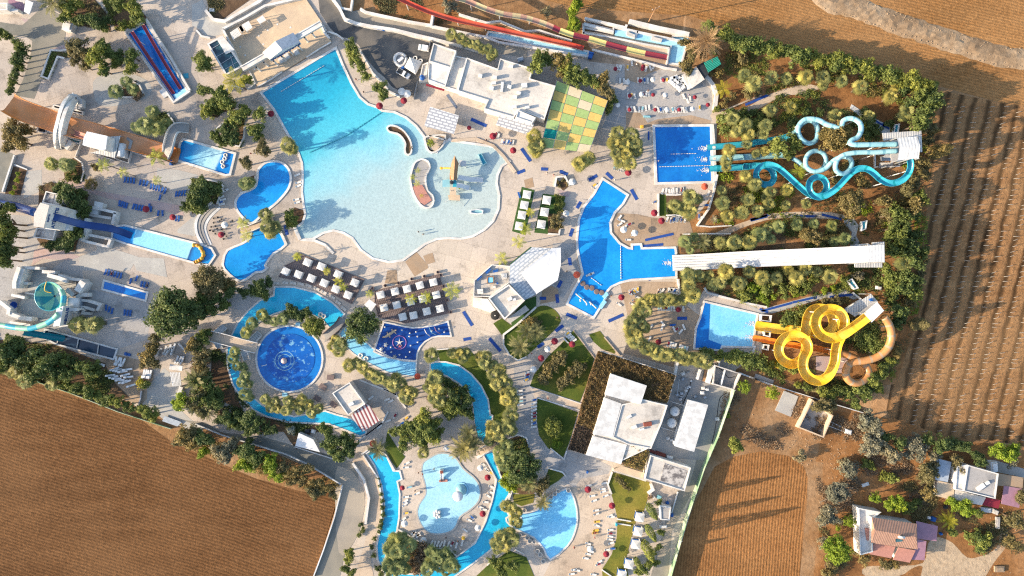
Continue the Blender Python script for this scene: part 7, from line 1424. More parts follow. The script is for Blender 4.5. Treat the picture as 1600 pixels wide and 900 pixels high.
LG('A7 620,200 625,245 625,265 612,345 618,362',20,'the olive tree','on the strip between kidney and wave pools',jit=12);LG('A3 690,832>755,838*6 655,790 670,800',70,'the canopy','on the wave pool\'s upper apron',jit=12);LG('A8 792,318',110,'','blue, beside the first green deck','b');LG('A7 185,300 200,290 175,330 185,345 170,360 178,372',20,'the small bridge','lined along the round steps bed')
LG('B7 150,-40 165,-45',30,'the pool','at the mouth of the racing pool');LG('B1 420,880 435,872 395,885 555,885 580,880 625,880 650,880',60,'the activity pool','under the racing pool wall',jit=20)
for i,q in enumerate(Q('E1 65,280 140,275 205,278 270,285 335,300 400,325 460,355 530,395 580,440 625,490')):
 v=W(*q[:2]);o2=MB().box((v.x,v.y,0),(1.9,.75,.3),R(-10-3.6*i)).box((v.x-.6,v.y+.02*i,.3),(.5,.7,.12),R(-10-3.6*i)).B_('sunbed',m['roofcream']);tag(o2,U_(ORD[i]+' pale flat sunbed from the lower blue pool along the river'),'sunbed','pale sunbeds along the river')
PZ('red','A3 115,588','crimson parasol beside the asphalt yard wall',None,(0,0));PZ('red','A3 638,797 757,880','{o} crimson parasol from the lean-to roof on the wave pool apron','crimson parasols on the apron',(800,200));PZ('red','A3 498,745','small red parasol at the foot of the bright little palm',None,(0,0),.7)
PZ('red','B1 382,185','crimson parasol below the big palm clump',None,(0,0));PZ('red','B1 535,422 577,468','{o} crimson parasol from the hedged bed\'s corner','crimson parasols by the hedged bed',(1025,320));PZ('orange','B1 830,267','orange parasol at the tube pool\'s lower corner',None,(0,0));PZ('orange','B1 80,785','orange parasol beside the activity pool\'s narrow end',None,(0,0))
PZ('red','E4 312,430 507,523 690,517 425,640 608,633 423,750 625,750 812,750 1037,712 935,652 530,410 525,430','{o} small red parasol from the canopy on the sunny terrace','small red parasols on the terrace',(946,162),.62)
PZ('red','B6 1000,350 920,450 1103,368','{o} crimson parasol from the octagonal bar beside the upper lawn','crimson parasols by the upper lawn',(800,440));PZ('orange','B6 195,556','orange parasol on the river crossing by the splash pad',None,(0,0));PZ('red','B6 262,685','small red parasol on the middle island\'s shore',None,(0,0),.8)
PZ('red','B7 342,92','crimson parasol near the brown pontoons',None,(0,0));PZ('red','B7 678,165 560,355','{o} crimson parasol from the light blue pool on the sandy court','crimson parasols on the sandy court',(1100,480),.85)
PZ('red','C2 832,325 803,538','{o} crimson parasol from the white river bridge beside the children\'s pool','crimson parasols by the children\'s pool',(770,700));PZ('red','C2 330,388','red parasol on the children\'s pool\'s western rim',None,(0,0),.8);PZ('orange','C2 160,125','orange parasol at the head of the western river arm',None,(0,0));PZ('yellow','C2 688,685','yellow parasol on the children\'s pool\'s lower rim',None,(0,0),.6)
PZ('red','C3 520,395 662,490 628,775','{o} crimson parasol from the vine restaurant on the half-moon beach','crimson parasols on the half-moon beach',(950,700));PZ('red','A7 167,550','crimson parasol on the round café terrace',None,(0,0));PZ('white','A7 190,492','white parasol on the round café terrace',None,(0,0))
PZ('red','A2 460,665','dark red parasol west of the wave pool\'s wall',None,(0,0));PZ('red','A2 1098,620','red parasol on the wave pool\'s east kerb',None,(0,0));PZ('red','A6 853,400 1008,447','{o} crimson parasol from the temple tower among the blue loungers','crimson parasols among the blue loungers',(70,340))
PZ('white','D8 208,622 272,648','{o} white octagonal parasol from the marquee in the yard corner','white parasols in the yard corner',(645,100),1.15)
PZ('white','A8 1103,240 1068,425','{o} white parasol from the oval planter beside it','white parasols by the oval planter',(875,285));PZ('white','B6 958,397 875,515','{o} white parasol from the date palms beside the upper lawn','white parasols by the upper lawn',(830,520))
PZ('white','C2 345,595 455,692 590,150 775,620 790,268','{o} white parasol from the children\'s pool head on its rim','white parasols round the children\'s pool',(690,710));PZ('white','B1 355,520 420,540','{o} white parasol from the pool tip on the paved horn','white parasols on the paved horn',(940,280));PZ('white','E4 605,515 405,535 700,635 915,745 515,630 715,750 330,715','{o} white parasol from the canopy on the sunny terrace','white parasols on the terrace',(946,162),.75)
PZ('white','C3 535,745','white parasol in the lower inner lounger row of the half-moon beach',None,(0,0))
PZ('yellow','C3 -12,675','yellow parasol on the bank beside the half-moon pool',None,(0,0),.7)
def simple(nm,cat,mats,fn):
 b=MB();fn(b);o=b.B_(nm,mats,None,(0,0,0));o['category']=cat;return proto(o)
chair=simple('cafe_chair','chair',m['dark'],lambda b:[b.box((0,0,.42),(.48,.48,.06)),b.box((-.22,0,.48),(.06,.48,.45))]+[b.box((x,y,0),(.05,.05,.42))for x in(-.2,.2)for y in(-.2,.2)])
for i,q in enumerate(Q('A7 130,455 155,450 165,470 130,480 115,505 110,525 130,530 150,515 140,545 195,545 205,560 190,575 210,500 205,480 175,460 240,470 140,500 180,520')):
 v=W(*q[:2]);Pc(chair,(v.x,v.y,0),rj.uniform(0,6),1.0,'dark café chair on the round terrace by the lower pool','dark chairs on the round café terrace')
ring=simple('tub_planter','planter',m['roofcream'],lambda b:b.La([(.55,0),(.6,.7),(.45,.7),(.42,.3),(0,.3)],n=14))
for i,q in enumerate(Q('C3 405,395 345,398 325,415 302,432 148,512 120,655 180,692 205,695 225,750 240,770 258,808 165,670')):
 v=W(*q[:2]);Pc(ring,(v.x,v.y,0),0,1.15,U_(ORD[i]+' round cream tub seat from the half-moon pool\'s top corner'),'round tub seats by the half-moon pool')
def make_cabana(mat='white'):
 r=Em('cabana',(0,0,0),None,'cabana');s=1.12
 b=MB();vs=[(-s,-s,2.3),(s,-s,2.3),(s,s,2.3),(-s,s,2.3),(0,0,2.5),(-s,-s,2.12),(s,-s,2.12),(s,s,2.12),(-s,s,2.12)]
 b.add(vs,[(0,1,4),(1,2,4),(2,3,4),(3,0,4),(0,5,6,1),(1,6,7,2),(2,7,8,3),(3,8,5,0)]);b.B_('canopy',m[mat],r)
 for x in(-1,1):
  for y in(-1,1):MB().post(x,y,0,2.2,.06,5).B_('post',m['white'],r)
 MB().box((0,0,.15),(1.9,1.5,.35)).B_('daybed',m['bluefab'],r);MB().box((1.04,0,.3),(.05,1.9,1.6)).B_('side_curtain',m['cool'],r);return proto(r)
CAB=make_cabana()
def CB(data,ang,label,group,anchor,z=.0,sc=1.0):
 P=sorted(Q(data),key=lambda p:(p[0]-anchor[0])**2+(p[1]-anchor[1])**2)
 for i,p in enumerate(P):
  v=W(p[0],p[1],2.4);Pc(CAB,(v.x,v.y,z),R(ang+rj.uniform(-3,3)),sc,U_(label.format(o=ORD[i])),group)
m['deckplank']=corrugated('dark_deck_planks',(.19,.145,.135),(.13,.10,.095),.6,.4)
for q,lb in(('E1 245,26 797,250 692,450 520,362 340,284 88,226 125,140 225,95','brown curved timber deck between the wave pool and river'),('E1 885,345 1420,205 1500,528 1145,612 918,562 885,450','brown straight timber deck above the splash pad')):
 p=XY(q);r=Th('timber_deck',q,lb,'deck');MB().Pr(p,0,.22).B_('boards',m['deckplank'],r);MB().St(ccw(p),.2,0,.3,True).B_('edge_board',m['deck'],r)
for q,lb in(('E1 800,455 890,400','mid'),('E1 870,450 1180,370 1470,295','first'),('E1 900,545 1200,460 1490,390','second')):
 if lb!='mid':tag(MB().St(XY(q),.35,.2,.55).B_('step_edge',m['deck']),lb+' dark step edge from the wave pool across the straight deck','step')
CB('E1 320,105 435,140 575,205 715,275',-22,'{o} white cabana from the lower pool in the curved deck\'s wave pool row','cabanas on the curved deck',(440,400),.22);CB('E1 138,180 245,207 352,238 460,278 557,328 658,378',-24,'{o} white cabana from the lower pool in the curved deck\'s river row','cabanas on the curved deck',(440,400),.22)
CB('E1 930,378 1050,350 1150,328 1258,298 1370,272',14,'{o} white cabana from the big dark tree in the straight deck\'s top row','cabanas on the straight deck',(570,500),.22);CB('E1 958,485 1065,462 1180,435 1280,410 1395,378',14,'{o} white cabana from the big dark tree in the straight deck\'s middle row','cabanas on the straight deck',(570,500),.22);CB('E1 1115,560 1205,548 1315,515 1425,492',14,'{o} white cabana from the big dark tree in the straight deck\'s bottom row','cabanas on the straight deck',(570,500),.22)
CB('A8 837,315 822,377 808,435 792,500',-10,'{o} white cabana from the chequered canopy on the first green deck','cabanas on the green decks',(900,180),.07,1.1);CB('A8 953,348 940,418 922,490',-10,'{o} white cabana from the oval planter on the second green deck','cabanas on the green decks',(875,280),.07,1.15);CB('E6 632,412 620,530 600,637 545,800 485,890',-10,'{o} white cabana from the kitchen annex on the yellow lawn','cabanas on the yellow lawn',(1035,740),.05,1.2)
r=Th('deck_bar','E1 795,455 840,415 895,455 855,515','small white flat roof at the corner of the straight deck','bar');p=XY('E1 795,458 838,415 895,455 852,518',2.8);MB().slab(p,2.65,2.8).B_('roof',m['tilewhite'],r)
for v in p:MB().post(v.x,v.y,0,2.65,.08).B_('post',m['white'],r)
pot=simple('flower_pot','pot',m['deck'],lambda b:b.La([(.3,0),(.42,.6),(.42,.75),(.34,.75),(.3,.5),(0,.5)],n=12))
for i,q in enumerate(Q('E1 975,300 1085,278 1195,245 1300,222 1412,188 1437,212 1460,305 1490,420 1518,520 868,322 855,340')):
 v=W(*q[:2]);Pc(pot,(v.x,v.y,0),0,1.2,U_(ORD[i]+' dark pot from the big dark tree round the straight deck'),'dark pots round the straight deck')
def mats(data,label,group,anchor,mt='bluedeep',wd=1.0):  # thin flat strips of deep blue laid on the paving
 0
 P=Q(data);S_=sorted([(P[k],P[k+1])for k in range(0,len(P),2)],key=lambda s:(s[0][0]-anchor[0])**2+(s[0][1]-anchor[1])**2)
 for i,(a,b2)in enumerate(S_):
  c=XY([a,b2]);o=MB().St([c[0],c[1]],wd,.075,.11).B_('flat_strip',m[mt]);tag(o,U_(label.format(o=ORD[i])if len(S_)>1 else label),'mat',group if len(S_)>1 else None)
mats('A8 805,45 858,120 780,190 825,172 920,165 960,167 1030,178 1075,198','{o} blue strip from the wave pool below the chequered canopy','blue strips below the canopy',(790,250));mats('A3 510,698 600,738','blue strip behind the freestanding tiled shade roof',None,(0,0));mats('A3 370,555 425,632','grey mat below the service building\'s red awning',None,(0,0),'greyblue',.8)
mats('A8 1130,395 1152,358 1090,560 1105,515 1085,685 1092,730 1020,860 1040,820 B1 150,230 198,203','{o} blue mat from the oval planter along the activity pool\'s western side','blue strips west of the activity pool',(875,285));mats('B1 252,188 288,222 398,285 432,345','{o} blue mat from the activity pool\'s tip on its eastern side','blue strips east of the pool tip',(941,278));mats('B1 480,582 645,545 467,617 585,607','{o} blue strip from the hedged bed above the racing pool','blue strips above the racing pool',(1020,335),'bluedeep',.8)
mats('B6 465,175 517,258 465,340 510,332 617,332 683,407','{o} blue strip from the splash pad on the open paving','blue strips by the splash pad',(710,515));mats('B6 912,98 950,98 1012,75 1018,125 1068,190 1130,215 1005,290 1050,257 900,385 935,360','{o} blue strip from the membrane roof around the teardrop lawn','blue strips around the teardrop lawn',(850,440));mats('B7 265,232 352,193 668,215 725,215','{o} blue strip from the brown pontoons toward the sandy court','blue strips toward the sandy court',(920,450))
mats('A7 545,495 558,552','blue strip between the two footbridge palms and the wave pool',None,(0,0));mats('B2 45,690 165,655 290,665 435,668 465,657 580,685','{o} blue strip from the agave along the racing slide path','blue strips along the racing slide path',(1115,345),'bluedeep',.7);mats('A5 12,447 110,405','blue strip on the sandy path under the north hedge',None,(0,0),'bluedeep',.8)
mats('B3 100,385 150,405 110,398 290,350 292,348 435,315 510,315 645,300','{o} blue strip from the light blue pool along the pale ramp path','blue strips along the pale ramp',(1185,480),'bluedeep',.7);mats('B1 1098,465 1195,440','blue strip on the path above the fan palms',None,(0,0));mats('B1 502,770 505,820 A4 500,770 500,820','{o} small blue strip from the tube pool on its western side','blue strips west of the tube pool',(1021,200),'bluedeep',.5)
def car(q,ang,label,ln=4.2,pick=False,cab='car'):
 v=W(*Q(q)[0][:2]);r=Em('pickup_truck' if pick else 'parked_van',(v.x,v.y,0),U_(label),'pickup' if pick else 'van');b=MB();w=1.75;r.rotation_euler=(0,0,R(ang));r['_o']=(0,0,0)
 h=ln/2;prof=[(-h,.35),(-h,.95),(-h+.1,1.0),(h*.42,1.0),(h-.1,.92),(h,.6),(h,.35)]
 vs=[(x,s*w/2,z)for s in(-1,1)for x,z in prof];n=len(prof);b.add(vs,[tuple(range(n)),tuple(range(2*n-1,n-1,-1))]+[(i,n+i,n+(i+1)%n,(i+1)%n)for i in range(n)]);b.B_('body',m['car'],r)
 x0,x1=(-.1,h*.55)if pick else(-h+.15,h*.55)
 MB().add([(x,y*w/2*(.98 if z<1.2 else.86),z)for z,xs in((1.0,(x0,x1)),(1.7,(x0+.15,x1-.5)))for x,y in((xs[0],-1),(xs[1],-1),(xs[1],1),(xs[0],1))],[(4,5,6,7),(0,1,5,4),(2,3,7,6),(3,0,4,7)]).B_('cab',m['car'],r)
 MB().add([(x1-.02,-.8,1.02),(x1-.02,.8,1.02),(x1-.46,.7,1.68),(x1-.46,-.7,1.68)],[(0,1,2,3)]).B_('windscreen',m['darkglass'],r)
 if pick:MB().box((-h*.55,0,1.0),(h*.8,1.5,.04)).B_('load_bed',m['dark'],r)
 for x in(-h*.6,h*.6):
  for y in(-.82,.82):MB().tube([(x,y-.1,.33),(x,y+.1,.33)],.33,10).B_('wheel',m['tyre'],r)
car('D8 232,420',-30,'white pickup with a dark load bed beside the marquee',4.4,True);car('D8 468,122',170,'small white van parked at the annex\'s corner',3.4)
v=W(*Q('D8 200,258')[0][:2]);r=Em('inflatable_boat',(v.x,v.y,0),'white rounded inflatable boat with a white console beside the marquee','boat')
pth=[W(*p[:2]).xy for p in Q('D8 255,225 215,190 165,190 130,230 140,290 190,330 240,315 262,270')];MB().tube([(*q,.55)for q in spline(pth,4,True)],.5,9).B_('tube',m['white'],r,smooth=True);MB().Pr([q.xy for q in spline(pth,4,True)],0,.4).B_('floor',m['roofgrey'],r);MB().box((v.x,v.y,.4),(2.0,.9,.8),.7).B_('console',m['car'],r)
r=Th('marquee','D8 245,335 300,220 445,270 365,415','white pyramid marquee pitched in the asphalt yard','tent');p=[W(*q[:2],2.4)for q in Q('D8 240,335 302,218 448,272 370,420')];ap=sum(p,Vector())/4+Vector((0,0,1.8))
MB().add(p+[ap]+[v-Vector((0,0,.35))for v in p],[(k,(k+1)%4,4)for k in range(4)]+[(k,5+k,5+(k+1)%4,(k+1)%4)for k in range(4)]).B_('canopy',m['white'],r)
for q in p:MB().post(q.x,q.y,0,2.3,.07).B_('post',m['metal'],r)
for i,q in enumerate(Q('D8 368,235 430,268')):
 v=W(*q[:2]);o=MB().La([(.35,.1),(.6,.0),(.75,.25),(.6,.5),(.4,.4)],v.xy,14).B_('float_ring',m['white']);tag(o,U_(ORD[i]+' white ring float from the boat beside the marquee'),'float ring','ring floats by the marquee')
v=W(*Q('D8 452,468')[0][:2],2.5);r=Em('water_tank',(v.x,v.y,2.62),'round blue tank on the service building\'s low roof','tank');MB().La([(0,4.0),(.5,3.95),(.75,3.7),(.78,2.62)],v.xy,16).B_('shell',m['bluefab'],r,smooth=True);MB().La([(0,4.1),(.2,4.08),(.2,3.9)],v.xy,8).B_('lid',m['dark'],r)
o=MB().box((*W(*Q('D8 225,350')[0][:2]).xy,0),(1.1,.9,.8),.3).box((*W(*Q('D8 225,350')[0][:2]).xy,.8),(.7,.6,.2),.5).B_('storage_crate',m['bluefab']);tag(o,'dark blue crate between boat and pickup','crate')
b=MB();b.St(XY('D8 400,520 355,720'),.08,0,1.8);b.St(XY('D8 555,40 520,160'),.08,0,1.8);tag(b.B_('wire_fence',m['metal']),'thin grey fence closing the asphalt yard from the pool apron','fence')
tag(MB().Pr([v for v in XY('F4 408,283 545,312 540,332 405,305')],.8,.9).St(XY('F4 408,288 545,320'),.5,0,1.2).B_('notice_board',m['bluefab']),'long blue board on the white wall of the asphalt yard','board')
def lowwalls(rows):
 for q,w,h,mt,lb in rows:tag(MB().St(XY(q),w,0,h).B_('low_wall',m[mt]),U_(lb),'wall')
lowwalls((('F4 -40,-60 75,95 135,215 260,262 400,290 640,325 860,380 1060,425 1310,490 1600,575',.9,1.5,'white','long white wall between asphalt yard and sloping lane'),('F4 295,105 350,140 480,170 600,195 800,240 1030,278',.7,1.3,'white','white wall along the upper side of the sloping lane'),('F4 1030,285 1300,340 1600,400 P 780,68 920,90',.7,1.2,'white','white kerb wall under the long red chute'),('F4 70,90 130,105 195,115 215,-20',.6,1.2,'white','white wall stub at the top of the asphalt road'),('F4 1030,285 1050,170',.8,2.0,'cool','grey buttress wall below the long red chute'),('A3 440,90 600,140 680,130 825,190 910,185 1000,215 1100,245',.6,1.1,'white','white stepped wall between the two long chutes'),('A1 410,293 360,300 305,297 250,450 290,465 345,335 385,345',.5,.7,'white','zigzag white wall round the brown bed by the plaza'),('A1 720,525 705,570 800,572 845,552 820,500 775,478',.45,.5,'white','white teardrop kerb on the pale paved disc'),('A1 985,665 1025,720 1000,760',.45,.5,'white','curved white kerb of the planter over the orange slide'),('A6 440,98 485,130 495,180 480,240',.4,.5,'white','white studded kerb of the round bed below the tower'),('A6 95,85 25,300',.5,.9,'cool','grey wall beside the outer road'),('A6 90,140 165,170',.4,.5,'cool','low wall at the top of the narrow bed'),('A2 85,65 130,120 200,130 400,15 430,-10',.9,1.0,'white','white wall round the planted bank above the stage'),('A2 30,180 60,215 110,225',.5,.6,'white','curved white kerb below the pale walk'),('A2 800,190 850,205 890,235',.5,.8,'white','white wall stub at the stage\'s outer stair'),('A2 985,300 1020,360 1060,430 1110,480 1160,540 1220,570',.5,.9,'white','white wall between wave pool terrace and asphalt yard'),('A2 190,720 150,750 130,790',.4,.5,'white','white kerb of the crescent bed\'s upper end'),('A2 310,745 305,810 280,860 240,850',.4,.6,'white','white curved kerb of the crescent bed'),('A2 215,500 330,525 372,490 340,420',.5,.7,'white','white kerb round the golden palm bed'),('A7 60,225 150,240 187,265 165,330 150,372',.45,.6,'white','white kerb round the dark bed above the round steps'),('A7 600,500 635,580',1.0,.5,'white','white wall end at the wave pool corner'),('A7 640,580 720,585 780,610 830,660',.8,.3,'white','curved white lip below the wave pool\'s inlet'),('A7 285,305 345,290 372,262 372,205',.4,.4,'white','white kerb on the kidney pool\'s planted side'),('A7 515,525 555,610',.8,.35,'white','white wall end beside the lower pool'),('A3 265,795 370,825',.35,.6,'white','low white bench wall behind the clipped bush'),('A8 395,0 540,-10 640,30 700,90 770,185',.9,.35,'path','broad sandy rim round the wave pool\'s outer curve'),('A8 1000,270 1010,215 1060,210 1085,265',.5,.9,'white','white wall of the oval planter'),('A8 960,545 1025,550 1030,520',.5,.5,'white','white kerb under the dry tree of the green deck'),('A4 830,445 875,500 895,560 885,645',1.1,.9,'white','white kerb wall running down from the snack bar'),('A4 885,650 960,640 1080,590 1160,560',.5,.3,'path','sandy kerb of the path from the snack bar'),('A4 870,730 880,850 P 1117,285',.9,.7,'white','white wall on the garden side of the tube pool'),('B1 900,200 880,300 850,400 815,450 782,497',.55,.8,'white','curved white wall between hedged bed and garden'),('B1 782,497 860,505 985,497',.4,.4,'white','white kerb under the agave bed'),('F2 350,160 350,590',.4,.7,'white','white edge of the square lawn patch'),('F2 500,180 690,185 780,175',.4,.6,'white','upper white edge of the hedged bed'),('F2 500,575 650,570 850,590',.4,.6,'white','lower white edge of the hedged bed'),('B1 700,548 830,545 980,545',.4,.5,'white','white kerb over the palms of the racing slide'),('B1 672,810 680,900',.5,.8,'white','white end wall below the racing slide pool'),('B7 825,35 840,65 950,95 1090,130 1190,150',.6,.8,'white','white wall between palm slope and light blue pool'),('B7 912,410 908,495',.5,1.0,'white','white wall end below the light blue pool'),('B3 0,640 60,640 70,600',.5,.8,'cool','pale kerb at the corner of the light blue pool'),('B3 640,290 690,330',.5,.8,'white','white kerb at the end of the pale ramp'),('C4 310,5 500,70 660,120 860,180',.25,1.2,'cool','thin grey boundary wall along the bottom of the garden'),('B7 1025,530 1200,600',.25,1.2,'cool','thin grey boundary wall beside the roofless store'),('B6 700,310 780,250 890,150',.6,.6,'white','white wall along the bar side of the teardrop lawn'),('B6 700,310 700,370 735,430 785,462 835,440',.5,.4,'white','white kerb round the lower end of the teardrop lawn'),('B6 870,625 850,612 1155,715',.3,.25,'cool','thin kerb of the path across the lawns'),('B6 895,680 1150,755',.3,.25,'cool','lower thin kerb of the path across the lawns'),('B7 60,285 185,450 150,600 110,720',.35,.3,'path','sandy kerb between lawn and vine pergola'),('B7 240,325 330,432',.35,.4,'path','sandy kerb beside the small triangular lawn'),('B7 0,330 30,360',.4,.8,'white','short white rail at the turf edge'),('B6 310,398 390,392 500,395',.35,.4,'white','white kerb at the start of the river arm lawn'),('B6 0,625 65,655 130,740',.5,.6,'white','white parapet of the kiosk terrace'),('B5 985,575 1100,620 1200,660',.5,.6,'white','white parapet beyond the kiosk'),('B5 1020,900 1120,820 1150,760',.5,.5,'white','white kerb below the striped roof'),('C2 60,120 190,20 215,0',.4,.5,'white','white kerb on the upper side of the sandy crossing'),('C2 95,185 160,140 235,185 290,280',.4,.5,'white','white kerb at the head of the western river arm'),('C2 45,235 110,330 140,440 120,590',.7,1.0,'white','tall white wall beside the road bend'),('C2 105,190 190,320 215,440 212,600',.4,.7,'white','white wall of the curving walk'),('C2 310,625 390,670 500,735 600,735 650,780',.4,.5,'white','white kerb below the children\'s pool terrace'),('C2 805,188 885,335 860,455 820,580 760,705 650,785',.4,.4,'white','white rail on the river side of the children\'s pool terrace'),('C2 770,205 870,150',.8,.5,'white','white parapet of the eastern river crossing'),('C2 945,95 1010,70 1060,90 1070,125',.4,.5,'white','white arc kerb above the dense bank'),('C2 975,395 955,450',.6,.5,'white','white block at the riverbank below the dense bank'),('C2 990,740 1045,770',.3,.4,'white','short white bench on the bottom bank'),('C2 830,835 905,765',.3,.4,'white','short white kerb of the bottom lawn'),('C3 285,265 370,290 392,315',.4,.5,'white','white kerb tip of the grass above the half-moon pool'),('C3 395,165 380,215 300,150',.4,.4,'white','white kerb at the lower lawn\'s point'),('E6 405,38 368,140 400,220',.45,.5,'white','white studded kerb at the top of the yellow lawn'),('E6 410,15 680,100',.7,1.4,'roofcream','pale wall between yellow lawn and vine restaurant'),('E6 720,130 740,180 705,205 750,250',.8,1.0,'white','bent white wall beside the rusty shrub'),('E6 445,425 560,445',.35,.5,'white','upper white edge of the lawn steps'),('E6 445,462 558,480',.35,.5,'white','lower white edge of the lawn steps'),('E6 320,845 400,900',.35,.5,'white','white edge of the lawn\'s bottom steps'),('E6 945,200 890,380',.3,.8,'cool','thin wall beside the service lane'),('C1 1110,365 1060,560 1000,740 940,900',.35,.9,'cool','pale wall between field and road'),('C1 830,140 1050,210',.3,.7,'cool','thin pale wall above the service road'),('C1 250,8 400,70 600,130 780,185 900,240 1100,360',.35,.7,'cool','thin kerb wall between field trees and service road'),('B4 -60,330 240,590 420,650 700,760 1010,860',.15,1.0,'greenfence','green mesh edging above the ploughed field'),('B8 0,500 180,420',.3,.4,'rock','rough stone edging by the dry yard'),('E3 785,40 850,110',.5,.8,'cool','grey kerb under the great tree'),('E3 575,160 595,90 630,90',.4,.8,'cool','small grey wall in the store corner'),('E3 440,480 430,560 400,630',.3,1.0,'metal','leaning metal frame by the pale path')))
o=MB().slab(XY('E3 650,715 810,775 770,815 628,765'),.4,.5).St(XY('E3 640,745 790,800'),.3,0,.45).B_('long_bench',m['tilegrey']);tag(o,'long grey-blue bench or table beside the field hedge','bench')
r=Th('timber_pavilion','E3 690,255 830,270 800,450 690,400','small white timber pavilion with slatted sides beside the pale path','pavilion');b=MB()
for k in range(7):b.St([XY('E3 %d,310'%(700+k*14),2)[0],XY('E3 %d,440'%(722+k*12),2)[0]],.3,1.9,2.1)
b.B_('slat_roof',m['cool'],r);MB().St(XY('E3 690,258 810,275',2.5),1.6,2.3,2.6).B_('beam',m['white'],r)
for v in XY('E3 695,270 805,285 790,440 705,410',2):MB().post(v.x,v.y,0,2.3,.12).B_('post',m['white'],r)
MB().St(XY('E3 820,440 790,540'),1.2,0,1.6).B_('wall',m['white'],r)
for i,q in enumerate(Q('E3 60,240 300,140')):
 v=W(*q[:2]);tag(MB().box((v.x,v.y,0),(1.9,.8,.5),-.3).box((v.x-.3,v.y,.5),(.6,.7,.25),-.3).B_('crate_stack',m['cool' if i==0 else 'bluefab']),('white low crate on the hedge bank','blue crate stack by the dark tank')[i],'crate')
r=Th('curved_steps','A7 20,450 140,370 70,615','four curved grey steps round the café terrace','steps')
for k in range(4):
 pa=[v.xy for v in spline(XY(['A7 135,372 75,425 45,480 48,540 82,615','A7 122,362 60,415 28,475 32,545 68,615','A7 150,380 92,435 62,490 66,540 96,612','A7 165,390 108,445 80,495 82,540 110,610'][k]),5,False)];MB().St(pa,.8,0,(.32,.46,.22,.12)[k]).B_('step',m['cool' if k%2 else 'concrete'],r)
def bridge(q,w,z,label,mat='path',rail='white',arch=.5):
 p=lift(q,(z,z+arch,z),4);r=Em('footbridge',(*p[0][:2],0),U_(label),'bridge');P2=[Vector(v[:2])for v in p];MB().St(P2,w,[v[2]-.3 for v in p],[v[2]for v in p]).B_('deck',m[mat],r)
 for s_ in(-1,1):MB().St(P2,.18,[v[2]-.1 for v in p],[v[2]+.8 for v in p],off=s_*(w/2)).B_('railing',m[rail],r)
bridge('A7 285,530 340,515 400,490 445,470 475,462',2.0,.6,'pale arched footbridge between the two blue pools');bridge('B5 885,215 860,255 820,290 780,325',2.4,.6,'dark-railed wooden footbridge over the ring river','concrete','deck',.4);bridge('B5 110,318 200,340 290,365 380,388',3.2,2.2,'small white-railed bridge crossing the river to the round pool island','path','white',.6);bridge('C2 775,178 830,150 880,125',2.2,.6,'sandy white-railed bridge on the eastern river crossing')
for q,lb in(('B5 165,300 195,262','upper stair of the small white-railed bridge'),('B5 165,345 170,390','lower stair of the small white-railed bridge'),('B5 355,355 400,300','stair from the small bridge up the round island'),('B5 320,400 325,460','white ladder stair down from the small bridge')):
 P2=XY(q);r=Em('stair',(*P2[0],0),lb,'stairs');b=MB();n=7;a=math.atan2(*(P2[1]-P2[0]).yx)
 for k in range(n):v=P2[0].lerp(P2[1],(k+.5)/n);b.box((v.x,v.y,0),((P2[1]-P2[0]).length/n*.9,1.9,2.2*(1-k/n)+.1),a)
 b.B_('flight',m['cool'],r)
 for s_ in(-1,1):MB().St(P2,.16,[0,0],[2.9,.8],off=s_*1.0).B_('railing',m['white'],r)
for q,lb in(('B5 610,240 635,240 632,260 605,258','upper'),('B5 530,650 560,650 560,675 528,672','lower')):tag(MB().Pr(XY(q),0,.22).B_('pool_inlet',m['step']),lb+' pale inlet at the edge of the round pool','inlet')
Sh('pavement','B5 880,205 900,260 815,340 775,355 800,290',.09,m['concrete'])
for i,(q,a)in enumerate((('B5 815,560',.1),('B5 770,615',.6),('B5 738,682',.6),('B5 832,718',.6))):
 v=W(*Q(q)[0][:2]);r=Em('picnic_table',(v.x,v.y,0),ORD[i]+' dark square table from the wooden footbridge on the round island','table','dark tables on the round island');MB().box((v.x,v.y,.7),(2.2,1.6,.08),-a).B_('table_top',m['deck'],r)
 for s_ in(-.7,.7):MB().box((v.x+s_*math.cos(-a),v.y+s_*math.sin(-a),0),(.12,1.2,.7),-a).B_('leg',m['deck'],r)
def wz(q,z=0):return W(*Q(q)[0][:2],z)
r=Th('water_playship','D6 480,160 580,700 600,300 460,680','wooden-bowed water play ship with white slides in the wave pool','play structure')
p=[W(*a[:2],z)for a,z in zip(Q('D6 528,170 490,260 470,390 478,450 555,462 560,380 575,260'),(4.6,3.6,3.2,3.0,3.0,3.2,3.6))];rdg=[W(530,0,0)]*0
top=[W(*Q('D6 %s'%a)[0][:2],z)for a,z in(('530,175',5.2),('528,280',4.8),('518,400',4.2),('515,455',4.0))]
b=MB();b.add([p[0],p[1],p[2],p[3],top[3],top[2],top[1],p[6],p[5],p[4]],[(0,1,6),(1,2,5,6),(2,3,4,5),(0,6,7),(7,6,5,8),(8,5,4,9)]);b.B_('bow_roof',m['wood'],r)
for q in('D6 495,265','D6 565,265','D6 480,445','D6 550,455','D6 480,590','D6 545,590','D6 590,290','D6 655,300'):v=wz(q,2.5);MB().post(v.x,v.y,0,3.2,.1).B_('post',m['cool'],r)
for q,z,mt in(('D6 585,225 665,235 655,300 575,290',2.6,'cool'),('D6 470,545 545,545 545,640 470,635',2.8,'tan'),('D6 450,635 590,635 590,700 460,695',1.4,'tan'),('D6 385,460 470,450 470,540 385,540',1.6,'tealpale'),('D6 515,455 550,458 550,540 505,540',2.8,'teal'),('D6 470,395 530,395 530,455 470,455',3.3,'orange')):MB().slab(XY(q,z),z-.2,z).B_('platform',m[mt],r)
v=wz('D6 492,488',3.2);MB().La([(.2,2.8),(.62,3.1),(.62,3.6),(.3,3.7),(0,3.7)],v.xy,12).B_('barrel',m['dark'],r)
